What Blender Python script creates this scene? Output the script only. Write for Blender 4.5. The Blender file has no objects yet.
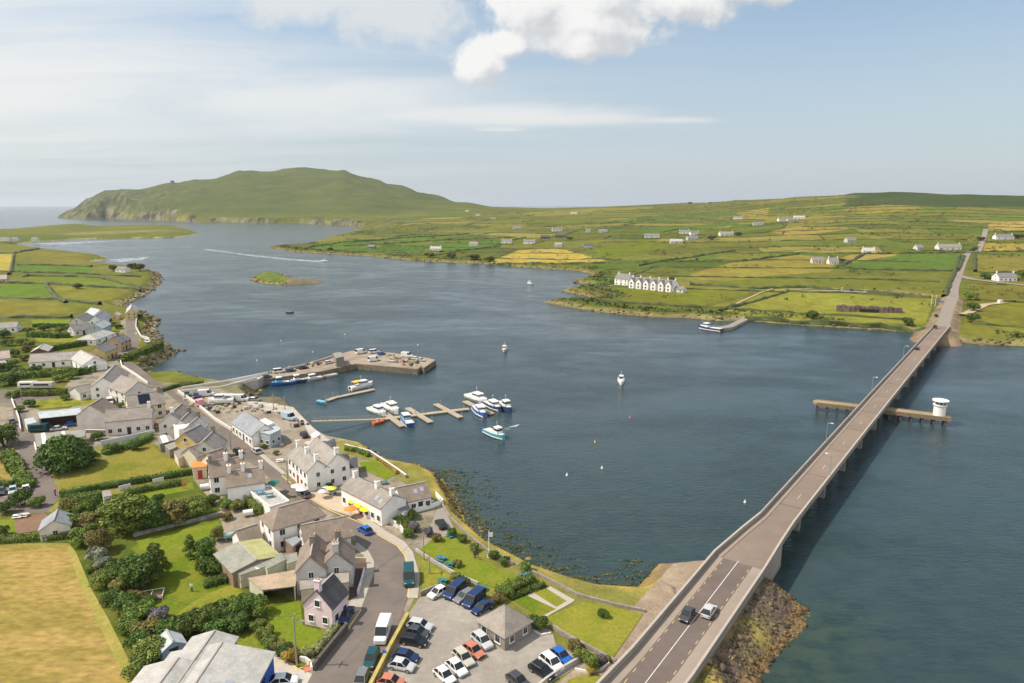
import bpy, bmesh, math, random
import numpy as np
from mathutils import Vector, Matrix
from mathutils.geometry import delaunay_2d_cdt
random.seed(7); RNG = np.random.default_rng(11)
SC = bpy.context.scene; COL = SC.collection
rad = math.radians
# ------------------------------------------------------------------ camera
H = 70.0; F = 683.0; PITCH = math.atan((341.5 - 205) / F)
cam_d = bpy.data.cameras.new('camera'); cam = bpy.data.objects.new('camera', cam_d); COL.objects.link(cam)
cam.location = (0, 0, H); cam.rotation_euler = (math.pi / 2 - PITCH, 0, 0)
cam_d.sensor_width = 36; cam_d.lens = F / 1024 * 36; cam_d.clip_start = 1; cam_d.clip_end = 120000
SC.camera = cam
# ------------------------------------------------------------------ light, sky, exposure
SUN_DIR = Vector((-0.99, -0.08, 0)).normalized(); SUN_EL = rad(52)
sun_vec = Vector((SUN_DIR.x * math.cos(SUN_EL), SUN_DIR.y * math.cos(SUN_EL), math.sin(SUN_EL)))
sd = bpy.data.lights.new('sun', 'SUN'); so = bpy.data.objects.new('sun', sd); COL.objects.link(so)
sd.energy = 4.4; sd.angle = rad(0.6); sd.color = (1.0, 0.90, 0.76)
so.rotation_euler = sun_vec.to_track_quat('Z', 'Y').to_euler(); so.location = (-200, 100, 300)
vs = SC.view_settings; vs.view_transform = 'Standard'; vs.look = 'None'; vs.gamma = 1; vs.exposure = 0.32
vs.use_curve_mapping = False
SC.cycles.volume_step_rate = 1.0; SC.cycles.max_bounces = 6; SC.cycles.transparent_max_bounces = 6
SC.cycles.volume_bounces = 0; SC.cycles.use_denoising = True
SC.cycles.caustics_reflective = False; SC.cycles.caustics_refractive = False


class NG:
    """tiny node-graph helper"""
    def __init__(s, nt): s.nt = nt; s.n = nt.nodes; s.l = nt.links
    def new(s, t, **kw):
        nd = s.n.new(t)
        for k, v in kw.items(): setattr(nd, k, v)
        return nd
    def put(s, sock, v):
        if isinstance(v, bpy.types.NodeSocket): s.l.new(v, sock)
        elif v is not None: sock.default_value = v
    def math(s, op, a, b=None, c=None, clamp=False):
        nd = s.new('ShaderNodeMath', operation=op, use_clamp=clamp)
        s.put(nd.inputs[0], a)
        if b is not None: s.put(nd.inputs[1], b)
        if c is not None: s.put(nd.inputs[2], c)
        return nd.outputs[0]
    def vmath(s, op, a, b=None):
        nd = s.new('ShaderNodeVectorMath', operation=op); s.put(nd.inputs[0], a)
        if b is not None: s.put(nd.inputs[1], b)
        return nd.outputs[0]
    def mix(s, f, a, b, bt='MIX'):
        nd = s.new('ShaderNodeMix', data_type='RGBA', blend_type=bt)
        s.put(nd.inputs[0], f); s.put(nd.inputs[6], a); s.put(nd.inputs[7], b)
        return nd.outputs[2]
    def noise(s, vec, scale, detail=3, rough=0.55, dist=0.0):
        nd = s.new('ShaderNodeTexNoise'); s.put(nd.inputs['Vector'], vec)
        nd.inputs['Scale'].default_value = scale; nd.inputs['Detail'].default_value = detail
        nd.inputs['Roughness'].default_value = rough; nd.inputs['Distortion'].default_value = dist
        return nd.outputs[0]
    def rng(s, v, a, b, c, d, smooth=True):
        nd = s.new('ShaderNodeMapRange', interpolation_type='SMOOTHSTEP' if smooth else 'LINEAR')
        s.put(nd.inputs[0], v)
        for i, q in enumerate((a, b, c, d)): nd.inputs[i + 1].default_value = q
        return nd.outputs[0]
    def ramp(s, f, stops):
        nd = s.new('ShaderNodeValToRGB'); s.put(nd.inputs[0], f); cr = nd.color_ramp
        while len(cr.elements) < len(stops): cr.elements.new(0.5)
        for e, (p, c) in zip(cr.elements, stops): e.position = p; e.color = (*c, 1)
        return nd.outputs[0]
    def mapping(s, vec, scale=(1, 1, 1), rot=(0, 0, 0)):
        nd = s.new('ShaderNodeMapping'); s.put(nd.inputs[0], vec)
        nd.inputs['Scale'].default_value = scale; nd.inputs['Rotation'].default_value = rot
        return nd.outputs[0]


def world():
    w = bpy.data.worlds.new('World'); SC.world = w; w.use_nodes = True
    g = NG(w.node_tree); bg = g.n['Background']
    co = g.new('ShaderNodeTexCoord').outputs['Generated']
    sp = g.new('ShaderNodeSeparateXYZ'); g.l.new(co, sp.inputs[0]); x, y, z = sp.outputs
    zc = g.math('MAXIMUM', z, 0.006)
    cb = g.new('ShaderNodeCombineXYZ'); g.put(cb.inputs[0], x); g.put(cb.inputs[1], y); g.put(cb.inputs[2], zc)
    sky = g.new('ShaderNodeTexSky', sky_type='NISHITA'); sky.sun_disc = False
    sky.sun_elevation = SUN_EL; sky.sun_rotation = math.atan2(SUN_DIR.x, SUN_DIR.y)
    sky.altitude = 70; sky.air_density = 1.0; sky.dust_density = 1.6; sky.ozone_density = 1.0
    g.l.new(cb.outputs[0], sky.inputs['Vector'])
    base = g.mix(1.0, sky.outputs[0], (.76, .90, .96, 1), 'MULTIPLY')
    # thin summer haze over the whole sky, thicker toward the horizon
    CW = 5.9                                                     # luminance of sunlit cloud in sky units
    hz = g.rng(zc, 0.0, 0.40, 0.78, 0.08)
    base = g.mix(hz, base, (CW * .62, CW * .68, CW * .715, 1))
    # high cirrus: a flat layer far above
    inv = g.math('DIVIDE', 1.0, g.math('ADD', zc, 0.07))
    px = g.math('MULTIPLY', x, inv); py = g.math('MULTIPLY', y, inv)
    pv = g.new('ShaderNodeCombineXYZ'); g.put(pv.inputs[0], px); g.put(pv.inputs[1], py)
    st = g.mapping(pv.outputs[0], (0.28, 1.15, 1), (0, 0, rad(-14)))
    n1 = g.noise(st, 0.9, 7, 0.62, 0.5)
    n2 = g.noise(g.mapping(pv.outputs[0], (0.14, 0.34, 1), (0, 0, rad(8))), 1.0, 3, 0.5)
    left = g.rng(g.math('DIVIDE', x, g.math('MAXIMUM', y, 0.05)), -0.85, 0.42, 1.0, 0.0)
    ci = g.math('MULTIPLY', g.rng(n1, 0.30, 0.62, 0.0, 1.0), g.rng(n2, 0.28, 0.58, 0.35, 1.0))
    ci = g.math('MULTIPLY', ci, left)
    band = g.math('MULTIPLY', g.rng(zc, 0.02, 0.12, 0.35, 1.0), g.rng(zc, 0.24, 0.40, 1.0, 0.25))
    ci = g.math('MULTIPLY', ci, band)
    base = g.mix(g.math('MULTIPLY', ci, 0.95), base, (CW * .93, CW * .925, CW * .91, 1))
    # cumulus: lobes at fixed bearings, broken up by noise
    yy = g.math('MAXIMUM', y, 0.05)
    U = g.math('DIVIDE', x, yy); V = g.math('DIVIDE', z, yy)
    uv = g.new('ShaderNodeCombineXYZ'); g.put(uv.inputs[0], U); g.put(uv.inputs[1], V)
    def dens(vec, lobes, amp):
        s2 = g.new('ShaderNodeSeparateXYZ'); g.l.new(vec, s2.inputs[0])
        tot = None
        for (cu, cv, ru, rv) in lobes:
            a = g.math('DIVIDE', g.math('SUBTRACT', s2.outputs[0], cu), ru)
            b = g.math('DIVIDE', g.math('SUBTRACT', s2.outputs[1], cv), rv)
            d = g.math('SUBTRACT', 1.0, g.math('SQRT', g.math('ADD', g.math('MULTIPLY', a, a), g.math('MULTIPLY', b, b))))
            tot = d if tot is None else g.math('SMOOTH_MAX', tot, d, 0.25)
        n = g.noise(vec, 13.0, 8, 0.62, 0.25)
        n0 = g.noise(vec, 36.0, 5, 0.6)
        return g.math('ADD', tot, g.math('ADD', g.math('MULTIPLY', g.math('SUBTRACT', n, 0.5), amp), g.math('MULTIPLY', g.math('SUBTRACT', n0, 0.5), amp * .35)))
    lob = [(0.12, .278, .15, .075), (.11, .245, .13, .045), (0.03, .268, .08, .055), (.22, .278, .13, .045), (.32, .29, .11, .03), (-.042, .194, .042, .038), (-.01, .218, .04, .024), (.10, .222, .09, .032)]
    soft = [(-0.16, 0.265, 0.13, 0.065), (-0.26, 0.28, 0.13, 0.05)]
    d1 = dens(uv.outputs[0], lob, 1.5)
    off = g.vmath('ADD', uv.outputs[0], (-0.018, 0.024, 0))
    d1b = dens(off, lob, 1.5)
    m1 = g.rng(d1, 0.0, 0.42, 0.0, 1.0)
    lit = g.rng(g.math('SUBTRACT', d1, d1b), -0.55, 0.35, 0.0, 1.0)
    ccol = g.mix(lit, (CW * .66, CW * .68, CW * .70, 1), (CW * 1.02, CW * 1.0, CW * .975, 1))
    base = g.mix(g.math('MULTIPLY', m1, 0.93), base, ccol)
    # veil of cirrus low in the west and a long thin streak under the cumulus
    sv = g.mapping(uv.outputs[0], (.30, 1.35, 1), (0, 0, rad(-3)))
    def veil(lobes):
        tot = None
        for (cu, cv, ru, rv) in lobes:
            a = g.math('DIVIDE', g.math('SUBTRACT', U, cu), ru); b = g.math('DIVIDE', g.math('SUBTRACT', V, cv), rv)
            d = g.math('SUBTRACT', 1.0, g.math('SQRT', g.math('ADD', g.math('MULTIPLY', a, a), g.math('MULTIPLY', b, b))))
            tot = d if tot is None else g.math('SMOOTH_MAX', tot, d, 0.3)
        return tot
    nv = g.noise(sv, 9.0, 7, .62, .4)
    dv_ = g.math('ADD', veil([(-.72, .165, .55, .085), (-.30, .138, .34, .045), (-.05, .125, .3, .02)]), g.math('MULTIPLY', g.math('SUBTRACT', nv, .5), 1.5))
    base = g.mix(g.math('MULTIPLY', g.rng(dv_, -.15, .85, 0, 1), .66), base, (CW * .95, CW * .94, CW * .92, 1))
    ds_ = g.math('ADD', veil([(.10, .118, .22, .012), (.22, .117, .11, .007), (-.02, .104, .05, .004)]), g.math('MULTIPLY', g.math('SUBTRACT', nv, .5), 1.6))
    base = g.mix(g.math('MULTIPLY', g.rng(ds_, .0, .8, 0, 1), .60), base, (CW * .90, CW * .89, CW * .87, 1))
    d2 = dens(uv.outputs[0], soft, 1.7)
    base = g.mix(g.math('MULTIPLY', g.rng(d2, -0.05, 0.6, 0.0, 1.0), 0.82), base, (CW * .82, CW * .83, CW * .83, 1))
    # unseen broken cumulus added behind and above the drone to brighten camera-facing walls
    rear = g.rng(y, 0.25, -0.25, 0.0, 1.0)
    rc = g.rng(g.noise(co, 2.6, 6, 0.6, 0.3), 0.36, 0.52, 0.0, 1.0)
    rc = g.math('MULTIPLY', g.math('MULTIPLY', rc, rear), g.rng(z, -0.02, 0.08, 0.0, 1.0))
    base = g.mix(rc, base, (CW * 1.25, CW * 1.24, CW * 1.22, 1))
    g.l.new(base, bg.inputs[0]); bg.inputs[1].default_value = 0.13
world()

# ------------------------------------------------------------------ pixel -> place
CP, SP = math.cos(PITCH), math.sin(PITCH)
def ray(px, py):
    dx = (px - 512) / F; dv = -(py - 341.5) / F
    return np.array([dx, CP + dv * SP, -SP + dv * CP])
def at(px, py, z=0.0):
    d = ray(px, py); t = (z - H) / d[2]
    return (d[0] * t, d[1] * t)
def at3(px, py, z=0.0):
    x, y = at(px, py, z); return Vector((x, y, z))
def wp(lst, z=0.0): return [at(a, b, z) for a, b in lst]

# ------------------------------------------------------------------ land masses
A_PX = [(690, 600), (655, 583), (634, 594), (600, 592), (575, 585), (545, 575), (520, 562), (500, 552), (480, 535), (465, 522), (463, 513), (455, 500), (450, 489), (443, 481), (428, 474), (410, 470), (398, 468),
        (385, 462), (370, 451), (338, 444), (325, 437), (314, 428), (305, 419), (293, 406), (280, 403), (262, 405), (250, 396), (257, 389), (235, 389), (222, 386), (205, 384), (182, 377),
        (159, 379), (150, 377), (145, 370), (150, 364), (162, 362), (170, 354), (179, 351), (167, 349), (161, 341), (152, 335), (155, 330), (157, 322), (150, 316), (137, 310), (118, 307), (130, 302),
        (150, 292), (160, 280), (157, 274), (147, 270), (125, 267), (105, 266), (92, 262), (112, 260), (100, 256), (62, 252), (32, 248), (10, 246), (27, 243), (75, 239.5), (130, 238.5), (175, 238),
        (200, 234), (190, 230), (170, 226), (107, 227.5), (82, 224.5), (52, 226), (0, 231)]
POLY_A = np.array([(60, -300), (35, 60)] + wp(A_PX) + [(-2200, 1850), (-3200, 1000), (-3200, -600)])
V_PX = [(1024, 346), (962, 343), (928, 333), (870, 329), (818, 326), (768, 322.5), (744, 320), (719.5, 321), (690, 318), (662, 317.5), (635, 315.5), (607, 312.5), (580, 309), (544.5, 302.5), (562, 300), (587, 300.5),
        (594, 298), (575, 294), (562, 291), (580, 287.5), (594.5, 285), (574.5, 282.5), (580, 279), (592, 277.5), (590, 274), (579.5, 271), (545, 268.5), (522, 267.5), (508.5, 265.5), (468.5, 263), (416, 261), (368.5, 256),
        (331, 254), (293.5, 252), (268, 247.5), (300, 246), (326, 238.5), (346, 233), (363, 228), (350, 226), (338, 225.5), (300, 223.5), (256, 223.5), (230, 222.5), (200, 222.5), (170, 221), (142, 220.5), (110, 219), (85, 219.5), (57, 218)]
POLY_V = np.array([(700, 250), (330, 325)] + wp(V_PX) + [(-2750, 4600), (-1500, 6000), (-600, 5600), (100, 5300), (2500, 5200), (3200, 3000), (1800, 600)])
E_PX = [(250, 279), (258, 274.5), (270, 273.5), (283, 275), (292, 279), (304, 281), (322, 281.5), (326, 283), (305, 284), (285, 285), (262, 283.5)]
POLY_E = np.array(wp(E_PX))

def sdist(P, poly):
    """signed distance, inside positive"""
    x, y = P[:, 0], P[:, 1]
    out = np.full(len(x), 1e18); ins = np.zeros(len(x), bool)
    n = len(poly)
    for i in range(n):
        ax, ay = poly[i]; bx, by = poly[(i + 1) % n]
        ex, ey = bx - ax, by - ay; L2 = ex * ex + ey * ey + 1e-12
        wx, wy = x - ax, y - ay
        t = np.clip((wx * ex + wy * ey) / L2, 0, 1)
        dx = wx - t * ex; dy = wy - t * ey
        np.minimum(out, dx * dx + dy * dy, out=out)
        if ay != by:
            c = ((ay > y) != (by > y)) & (x < ex * (y - ay) / (by - ay) + ax)
            ins ^= c
    d = np.sqrt(out)
    return np.where(ins, d, -d)
def inpoly(P, poly):
    x, y = P[:, 0], P[:, 1]; ins = np.zeros(len(x), bool); n = len(poly)
    for i in range(n):
        ax, ay = poly[i]; bx, by = poly[(i + 1) % n]
        if ay != by: ins ^= ((ay > y) != (by > y)) & (x < (bx - ax) * (y - ay) / (by - ay) + ax)
    return ins
def segdist(P, path):
    out = np.full(len(P), 1e18); tt = np.zeros(len(P))
    for i in range(len(path) - 1):
        a = np.array(path[i][:2]); b = np.array(path[i + 1][:2]); e = b - a
        t = np.clip(((P - a) @ e) / (e @ e), 0, 1)
        d = ((P - a - t[:, None] * e) ** 2).sum(1)
        z = (path[i][2] if len(path[i]) > 2 else 0) * (1 - t) + (path[i + 1][2] if len(path[i]) > 2 else 0) * t
        m = d < out; out[m] = d[m]; tt[m] = z[m]
    return np.sqrt(out), tt
# value noise
_perm = RNG.random((256, 256))
def vnoise(x, y, s):
    x = x / s; y = y / s
    xi = np.floor(x).astype(int); yi = np.floor(y).astype(int); fx = x - xi; fy = y - yi
    fx = fx * fx * (3 - 2 * fx); fy = fy * fy * (3 - 2 * fy)
    g = lambda a, b: _perm[a % 256, b % 256]
    return (g(xi, yi) * (1 - fx) + g(xi + 1, yi) * fx) * (1 - fy) + (g(xi, yi + 1) * (1 - fx) + g(xi + 1, yi + 1) * fx) * fy
def fbm(x, y, s, o=4):
    t = 0; a = 1; n = 0
    for i in range(o): t = t + a * vnoise(x + 31.7 * i, y - 17.3 * i, s / 2 ** i); n += a; a *= .55
    return t / n

HILL = [(-200, [(2500, 5), (4000, 5)]), (57, [(3300, 4), (3550, 10), (3800, 12), (4300, 5)]), (72, [(3250, 8), (3750, 50), (4200, 15)]), (90, [(3150, 16), (3850, 112), (4600, 20)]),
        (108, [(3100, 24), (3850, 152), (4700, 20)]), (124, [(3000, 22), (3400, 90), (3950, 170), (4800, 30)]), (142, [(2980, 22), (3400, 90), (3950, 166), (5000, 30)]),
        (172, [(2900, 20), (3300, 85), (4000, 200), (5200, 40)]), (205, [(2850, 20), (3300, 90), (4050, 221), (5300, 60)]), (245, [(2830, 22), (3300, 95), (4200, 284), (5400, 80)]),
        (300, [(1000, 3), (1150, 5), (2750, 24), (3000, 48), (3500, 130), (4400, 307), (5500, 100)]), (345, [(950, 3), (1200, 8), (2400, 20), (2700, 40), (3300, 120), (4350, 286), (5500, 90)]),
        (372, [(930, 3), (1150, 7), (1500, 12), (2200, 14), (2600, 36), (3200, 105), (4300, 232), (5500, 70)]), (400, [(910, 3), (1150, 8), (1600, 15), (2200, 22), (2700, 42), (3300, 95), (4100, 186), (5300, 60)]),
        (430, [(880, 3), (1100, 8), (1600, 17), (2300, 32), (2900, 56), (3900, 129), (5200, 50)]), (465, [(860, 3), (1100, 8), (1600, 19), (2400, 38), (3500, 84), (5000, 40)]),
        (500, [(830, 3), (1050, 8), (1500, 19), (2300, 38), (3200, 61), (5000, 30)]), (560, [(500, 3), (790, 4), (1000, 9), (1400, 20), (2000, 37), (2900, 58), (4500, 30)]),
        (620, [(440, 2), (600, 6), (850, 11), (1300, 25), (1900, 43), (2700, 66.5), (4500, 40)]), (680, [(437, 2), (600, 7), (900, 15), (1300, 27), (1900, 46), (2600, 78), (4500, 50)]),
        (740, [(425, 2), (560, 7), (800, 15), (1200, 29), (1700, 47), (2300, 86), (4000, 60)]), (800, [(410, 2), (520, 7), (700, 14), (1000, 28), (1500, 50), (2150, 96), (3500, 70)]),
        (860, [(390, 2), (500, 8), (720, 16), (950, 30), (1400, 52), (2000, 105), (3500, 70)]), (890, [(380, 2), (490, 8), (740, 17), (920, 30), (1350, 52), (1950, 107), (3500, 70)]),
        (960, [(350, 2), (469, 8), (755, 18), (900, 30), (1300, 52), (1850, 99), (3500, 70)]), (1024, [(340, 2), (460, 8), (750, 19), (900, 31), (1300, 52), (1800, 94), (3500, 70)]), (1400, [(340, 2), (460, 8), (800, 18), (1300, 50), (1800, 85), (3500, 60)])]
HCOL = np.array([h[0] for h in HILL], float)
def hillh(x, y):
    y_ = np.maximum(y, 30)
    dep = y_ * CP + 50 * SP; col = 512 + F * x / dep
    col = np.clip(col, HCOL[0], HCOL[-1]); idx = np.clip(np.searchsorted(HCOL, col, side='right') - 1, 0, len(HCOL) - 2)
    out = np.zeros_like(x)
    vals = {}
    for k in range(len(HCOL) - 1):
        m = idx == k
        if not m.any(): continue
        f = (col[m] - HCOL[k]) / (HCOL[k + 1] - HCOL[k]); f = f * f * (3 - 2 * f) * .5 + f * .5
        a = np.interp(dep[m], *zip(*HILL[k][1])); b = np.interp(dep[m], *zip(*HILL[k + 1][1]))
        out[m] = a * (1 - f) + b * f
    return out
Z0 = 4.0                                    # the village stands on a flat shelf 4 m above the water
# road embankments at both ends of the bridge: (x, y, top height)
EMB1 = [(2.1, 61.5, 4.60), (21.2, 86.7, 4.90), (41.0, 114.4, 5.00), (43.6, 118.1, 5.00)]
EMB2 = [(221.5, 349.5, 4.6), (235, 367.5, 5.0), (264, 410, 6.9), (301, 463, 9.0)]

def height(P, want=False):
    x, y = P[:, 0], P[:, 1]
    dA = sdist(P, POLY_A); dV = sdist(P, POLY_V); dE = sdist(P, POLY_E)
    d = np.maximum(np.maximum(dA, dV), dE)
    far = np.clip((y - 500) / 400, 0, 1)
    # village shelf and the low fields along the left shore
    wA = np.where(y < 330, 4.5, 10.0)
    t = np.clip(dA / wA, 0, 1)
    hA = Z0 * (t * t * (3 - 2 * t)) + far * np.clip((dA - 10) / 60, 0, 1) * (2.5 + 3 * fbm(x, y, 160, 3))
    bray = np.clip((y - 1900) / 300, 0, 1) * np.clip((-100 - x) / 300, 0, 1)
    cliff = np.clip(dV, 0, None) * (0.10 + 0.75 * bray * (0.1 + 1.7 * fbm(x, y, 90, 4))) + 1.6 * np.clip(dV / 3, 0, 1) + bray * 15 * np.clip(dV / 12, 0, 1) * fbm(x, y, 60, 3)
    hh = hillh(x, y)
    hV = np.minimum(hh * (1 + 0.05 * bray * (fbm(x, y, 300, 4) - .5)) + bray * np.minimum(hh, 120) * .30 * (fbm(x, y, 190, 5) - .5) + (fbm(x, y, 90, 3) - .5) * np.clip((y - 500) / 700, 0, 1) * 3, cliff)
    tE = np.clip(dE / 9, 0, 1); hE = 3.2 * tE * (.5 + fbm(x, y, 12, 3))
    h = np.where(dA > 0, hA, np.where(dV > 0, hV, np.where(dE > 0, hE, -np.minimum(4.0, -d * 0.16))))
    e1, z1 = segdist(P, EMB1); rough = (fbm(x, y, 3.0, 4) - .5)
    side = (x - 21.2) * 0.81 - (y - 86.7) * 0.58            # >0 right of the approach
    dx_, dy_ = 2.5 / 4.38, 3.6 / 4.38; over = np.maximum(0, (x - 42.0) * dx_ + (y - 115.8) * dy_); e1 = e1 + 1.3 * over
    m1 = z1 - np.where(side > 0, 1.1, .7) - np.maximum(0, e1 - 4.7) * np.where(side > 0, 0.50 + .28 * np.clip((102 - y) / 20, 0, 1), 0.40) + rough * np.where(side > 0, 1.3, .15) * np.clip(e1 - 5, 0, 1)
    e2, z2 = segdist(P, EMB2)
    m2 = z2 - 0.2 - np.maximum(0, e2 - 4.0) * 0.55 + rough * 1.0 * np.clip(e2 - 5, 0, 1)
    emb = np.maximum(m1, m2)
    onemb = emb > h
    h = np.maximum(h, emb)
    if want: return h, dA, dV, dE, d, bray, onemb, e1, e2, side
    return h
_TS = np.geomspace(45, 7000, 900)
def hit(px, py):
    """first point of the terrain along a line of sight"""
    d = ray(px, py); P = d[None, :] * _TS[:, None]; P[:, 2] += H
    hz = np.maximum(height(P[:, :2]), 0.0)
    k = np.nonzero(P[:, 2] < hz)[0]
    if len(k) == 0: k = [len(_TS) - 1]
    a, b = _TS[max(k[0] - 1, 0)], _TS[k[0]]
    ts = np.linspace(a, b, 14); P = d[None, :] * ts[:, None]; P[:, 2] += H
    hz = np.maximum(height(P[:, :2]), 0.0); kk = np.nonzero(P[:, 2] <= hz)[0]; i = kk[0] if len(kk) else -1
    return Vector((P[i, 0], P[i, 1], hz[i]))
def gz(x, y): return float(height(np.array([[x, y]]))[0])

# ------------------------------------------------------------------ object helpers
def link(o, parent=None):
    COL.objects.link(o)
    if parent is not None: o.parent = parent
    return o
def tag(o, label=None, cat=None, group=None, kind=None):
    if label: o['label'] = label
    if cat: o['category'] = cat
    if group: o['group'] = group
    if kind: o['kind'] = kind
    return o
def empty(name, loc, rz=0, label=None, cat=None, group=None):
    o = bpy.data.objects.new(name, None); o.empty_display_size = .3; link(o); o.location = loc; o.rotation_euler = (0, 0, rz)
    return tag(o, label, cat, group)
def mesh_np(name, V, Fs, mat, parent=None, smooth=False):
    me = bpy.data.meshes.new(name); me.from_pydata([tuple(v) for v in V], [], [tuple(f) for f in Fs]); me.update()
    mats = mat if isinstance(mat, (list, tuple)) else [mat]
    for m in mats: me.materials.append(m)
    if smooth: me.polygons.foreach_set('use_smooth', [True] * len(me.polygons))
    o = bpy.data.objects.new(name, me); return link(o, parent)
class MB:
    """collects simple solids into ONE mesh"""
    def __init__(s): s.v = []; s.f = []; s.m = []
    def add(s, V, Fs, mi=0):
        b = len(s.v); s.v += [tuple(v) for v in V]; s.f += [tuple(i + b for i in f) for f in Fs]; s.m += [mi] * len(Fs); return s
    def box(s, c, d, rz=0, mi=0, taper=1.0):
        cx, cy, cz = c; hx, hy, hz = d[0] / 2, d[1] / 2, d[2] / 2; co, si = math.cos(rz), math.sin(rz); V = []
        for z in (-1, 1):
            k = taper if z > 0 else 1
            for sx, sy in ((-1, -1), (1, -1), (1, 1), (-1, 1)):
                X, Y = sx * hx * k, sy * hy * k; V.append((cx + X * co - Y * si, cy + X * si + Y * co, cz + z * hz))
        return s.add(V, [(3, 2, 1, 0), (4, 5, 6, 7), (0, 1, 5, 4), (1, 2, 6, 5), (2, 3, 7, 6), (3, 0, 4, 7)], mi)
    def cyl(s, a, b, r0, r1=None, n=8, mi=0, cap=True):
        r1 = r0 if r1 is None else r1; a, b = Vector(a), Vector(b); q = (b - a).to_track_quat('Z', 'Y'); V = []
        for p, r in ((a, r0), (b, r1)):
            for i in range(n):
                t = 2 * math.pi * i / n; V.append(p + q @ Vector((r * math.cos(t), r * math.sin(t), 0)))
        Fs = [(i, (i + 1) % n, n + (i + 1) % n, n + i) for i in range(n)]
        if cap: Fs += [tuple(range(n - 1, -1, -1)), tuple(range(n, 2 * n))]
        return s.add(V, Fs, mi)
    def prism(s, poly, z0, z1, mi=0):
        """polygon (ccw or cw) extruded from z0 to z1 (z1 may be a list)"""
        n = len(poly); a = sum(poly[i][0] * poly[(i + 1) % n][1] - poly[(i + 1) % n][0] * poly[i][1] for i in range(n))
        zz = list(z1) if isinstance(z1, (list, tuple)) else [z1] * n; zb = list(z0) if isinstance(z0, (list, tuple)) else [z0] * n
        if a < 0: poly = poly[::-1]; zz = zz[::-1]; zb = zb[::-1]
        V = [(p[0], p[1], z) for p, z in zip(poly, zb)] + [(p[0], p[1], z) for p, z in zip(poly, zz)]
        return s.add(V, [tuple(range(n - 1, -1, -1)), tuple(range(n, 2 * n))] + [(i, (i + 1) % n, n + (i + 1) % n, n + i) for i in range(n)], mi)
    def mesh(s, name, mat, smooth=False):
        me = bpy.data.meshes.new(name); me.from_pydata(s.v, [], s.f)
        for m in (mat if isinstance(mat, (list, tuple)) else [mat]): me.materials.append(m)
        me.polygons.foreach_set('material_index', s.m)
        if smooth: me.polygons.foreach_set('use_smooth', [True] * len(me.polygons))
        me.update(); return me
    def build(s, name, mat, parent=None, smooth=False):
        return link(bpy.data.objects.new(name, s.mesh(name, mat, smooth)), parent)
def copy_tree(o, parent=None):
    c = o.copy(); COL.objects.link(c)
    if parent is not None: c.parent = parent
    for ch in list(o.children): copy_tree(ch, c)
    return c

# ------------------------------------------------------------------ materials
M = {}
def mat(name, col, rough=0.8, var=0.12, sc=1.2, metal=0.0, bump=0.0, second=None, sc2=0.25, amt2=0.5, spec=0.3, obj_rand=0.0, streak=None):
    if name in M: return M[name]
    m = bpy.data.materials.new(name); m.use_nodes = True; g = NG(m.node_tree); b = g.n['Principled BSDF']
    co = g.new('ShaderNodeNewGeometry').outputs['Position']
    if streak: co = g.mapping(co, *streak)
    c = (*col, 1)
    if second is not None:
        f = g.rng(g.noise(co, sc2, 5, 0.6), 0.40, 0.62, 0.0, amt2)
        c = g.mix(f, c, (*second, 1))
    n = g.noise(co, sc, 4, 0.6)
    v = g.rng(n, 0.25, 0.75, 1 - var, 1 + var, False)
    hs = g.new('ShaderNodeHueSaturation'); g.put(hs.inputs['Color'], c)
    if obj_rand:
        r = g.new('ShaderNodeObjectInfo').outputs['Random']
        v = g.math('MULTIPLY', v, g.math('ADD', g.math('MULTIPLY', r, obj_rand), 1 - obj_rand / 2))
    g.put(hs.inputs['Value'], v)
    g.l.new(hs.outputs[0], b.inputs['Base Color'])
    b.inputs['Roughness'].default_value = rough; b.inputs['Metallic'].default_value = metal
    b.inputs['Specular IOR Level'].default_value = spec
    if bump:
        bn = g.new('ShaderNodeBump'); bn.inputs['Strength'].default_value = bump; bn.inputs['Distance'].default_value = 0.15
        g.put(bn.inputs['Height'], g.noise(co, sc * 3, 4, 0.65)); g.l.new(bn.outputs[0], b.inputs['Normal'])
    M[name] = m; return m
def foliage(name, dark, light, dry=None):
    if name in M: return M[name]
    m = bpy.data.materials.new(name); m.use_nodes = True; g = NG(m.node_tree); b = g.n['Principled BSDF']
    a = g.new('ShaderNodeAttribute', attribute_name='var').outputs['Fac']
    st = [(0.0, dark), (0.72, light)] + ([(1.0, dry)] if dry else [(1.0, tuple(q * 1.25 for q in light))])
    c = g.ramp(a, st)
    r = g.new('ShaderNodeObjectInfo').outputs['Random']
    hs = g.new('ShaderNodeHueSaturation'); g.put(hs.inputs['Color'], c)
    g.put(hs.inputs['Value'], g.math('ADD', g.math('MULTIPLY', r, 0.3), 0.85)); g.put(hs.inputs['Hue'], g.math('ADD', g.math('MULTIPLY', r, 0.03), 0.485))
    g.l.new(hs.outputs[0], b.inputs['Base Color']); b.inputs['Roughness'].default_value = 0.65; b.inputs['Specular IOR Level'].default_value = 0.25
    M[name] = m; return m
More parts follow.
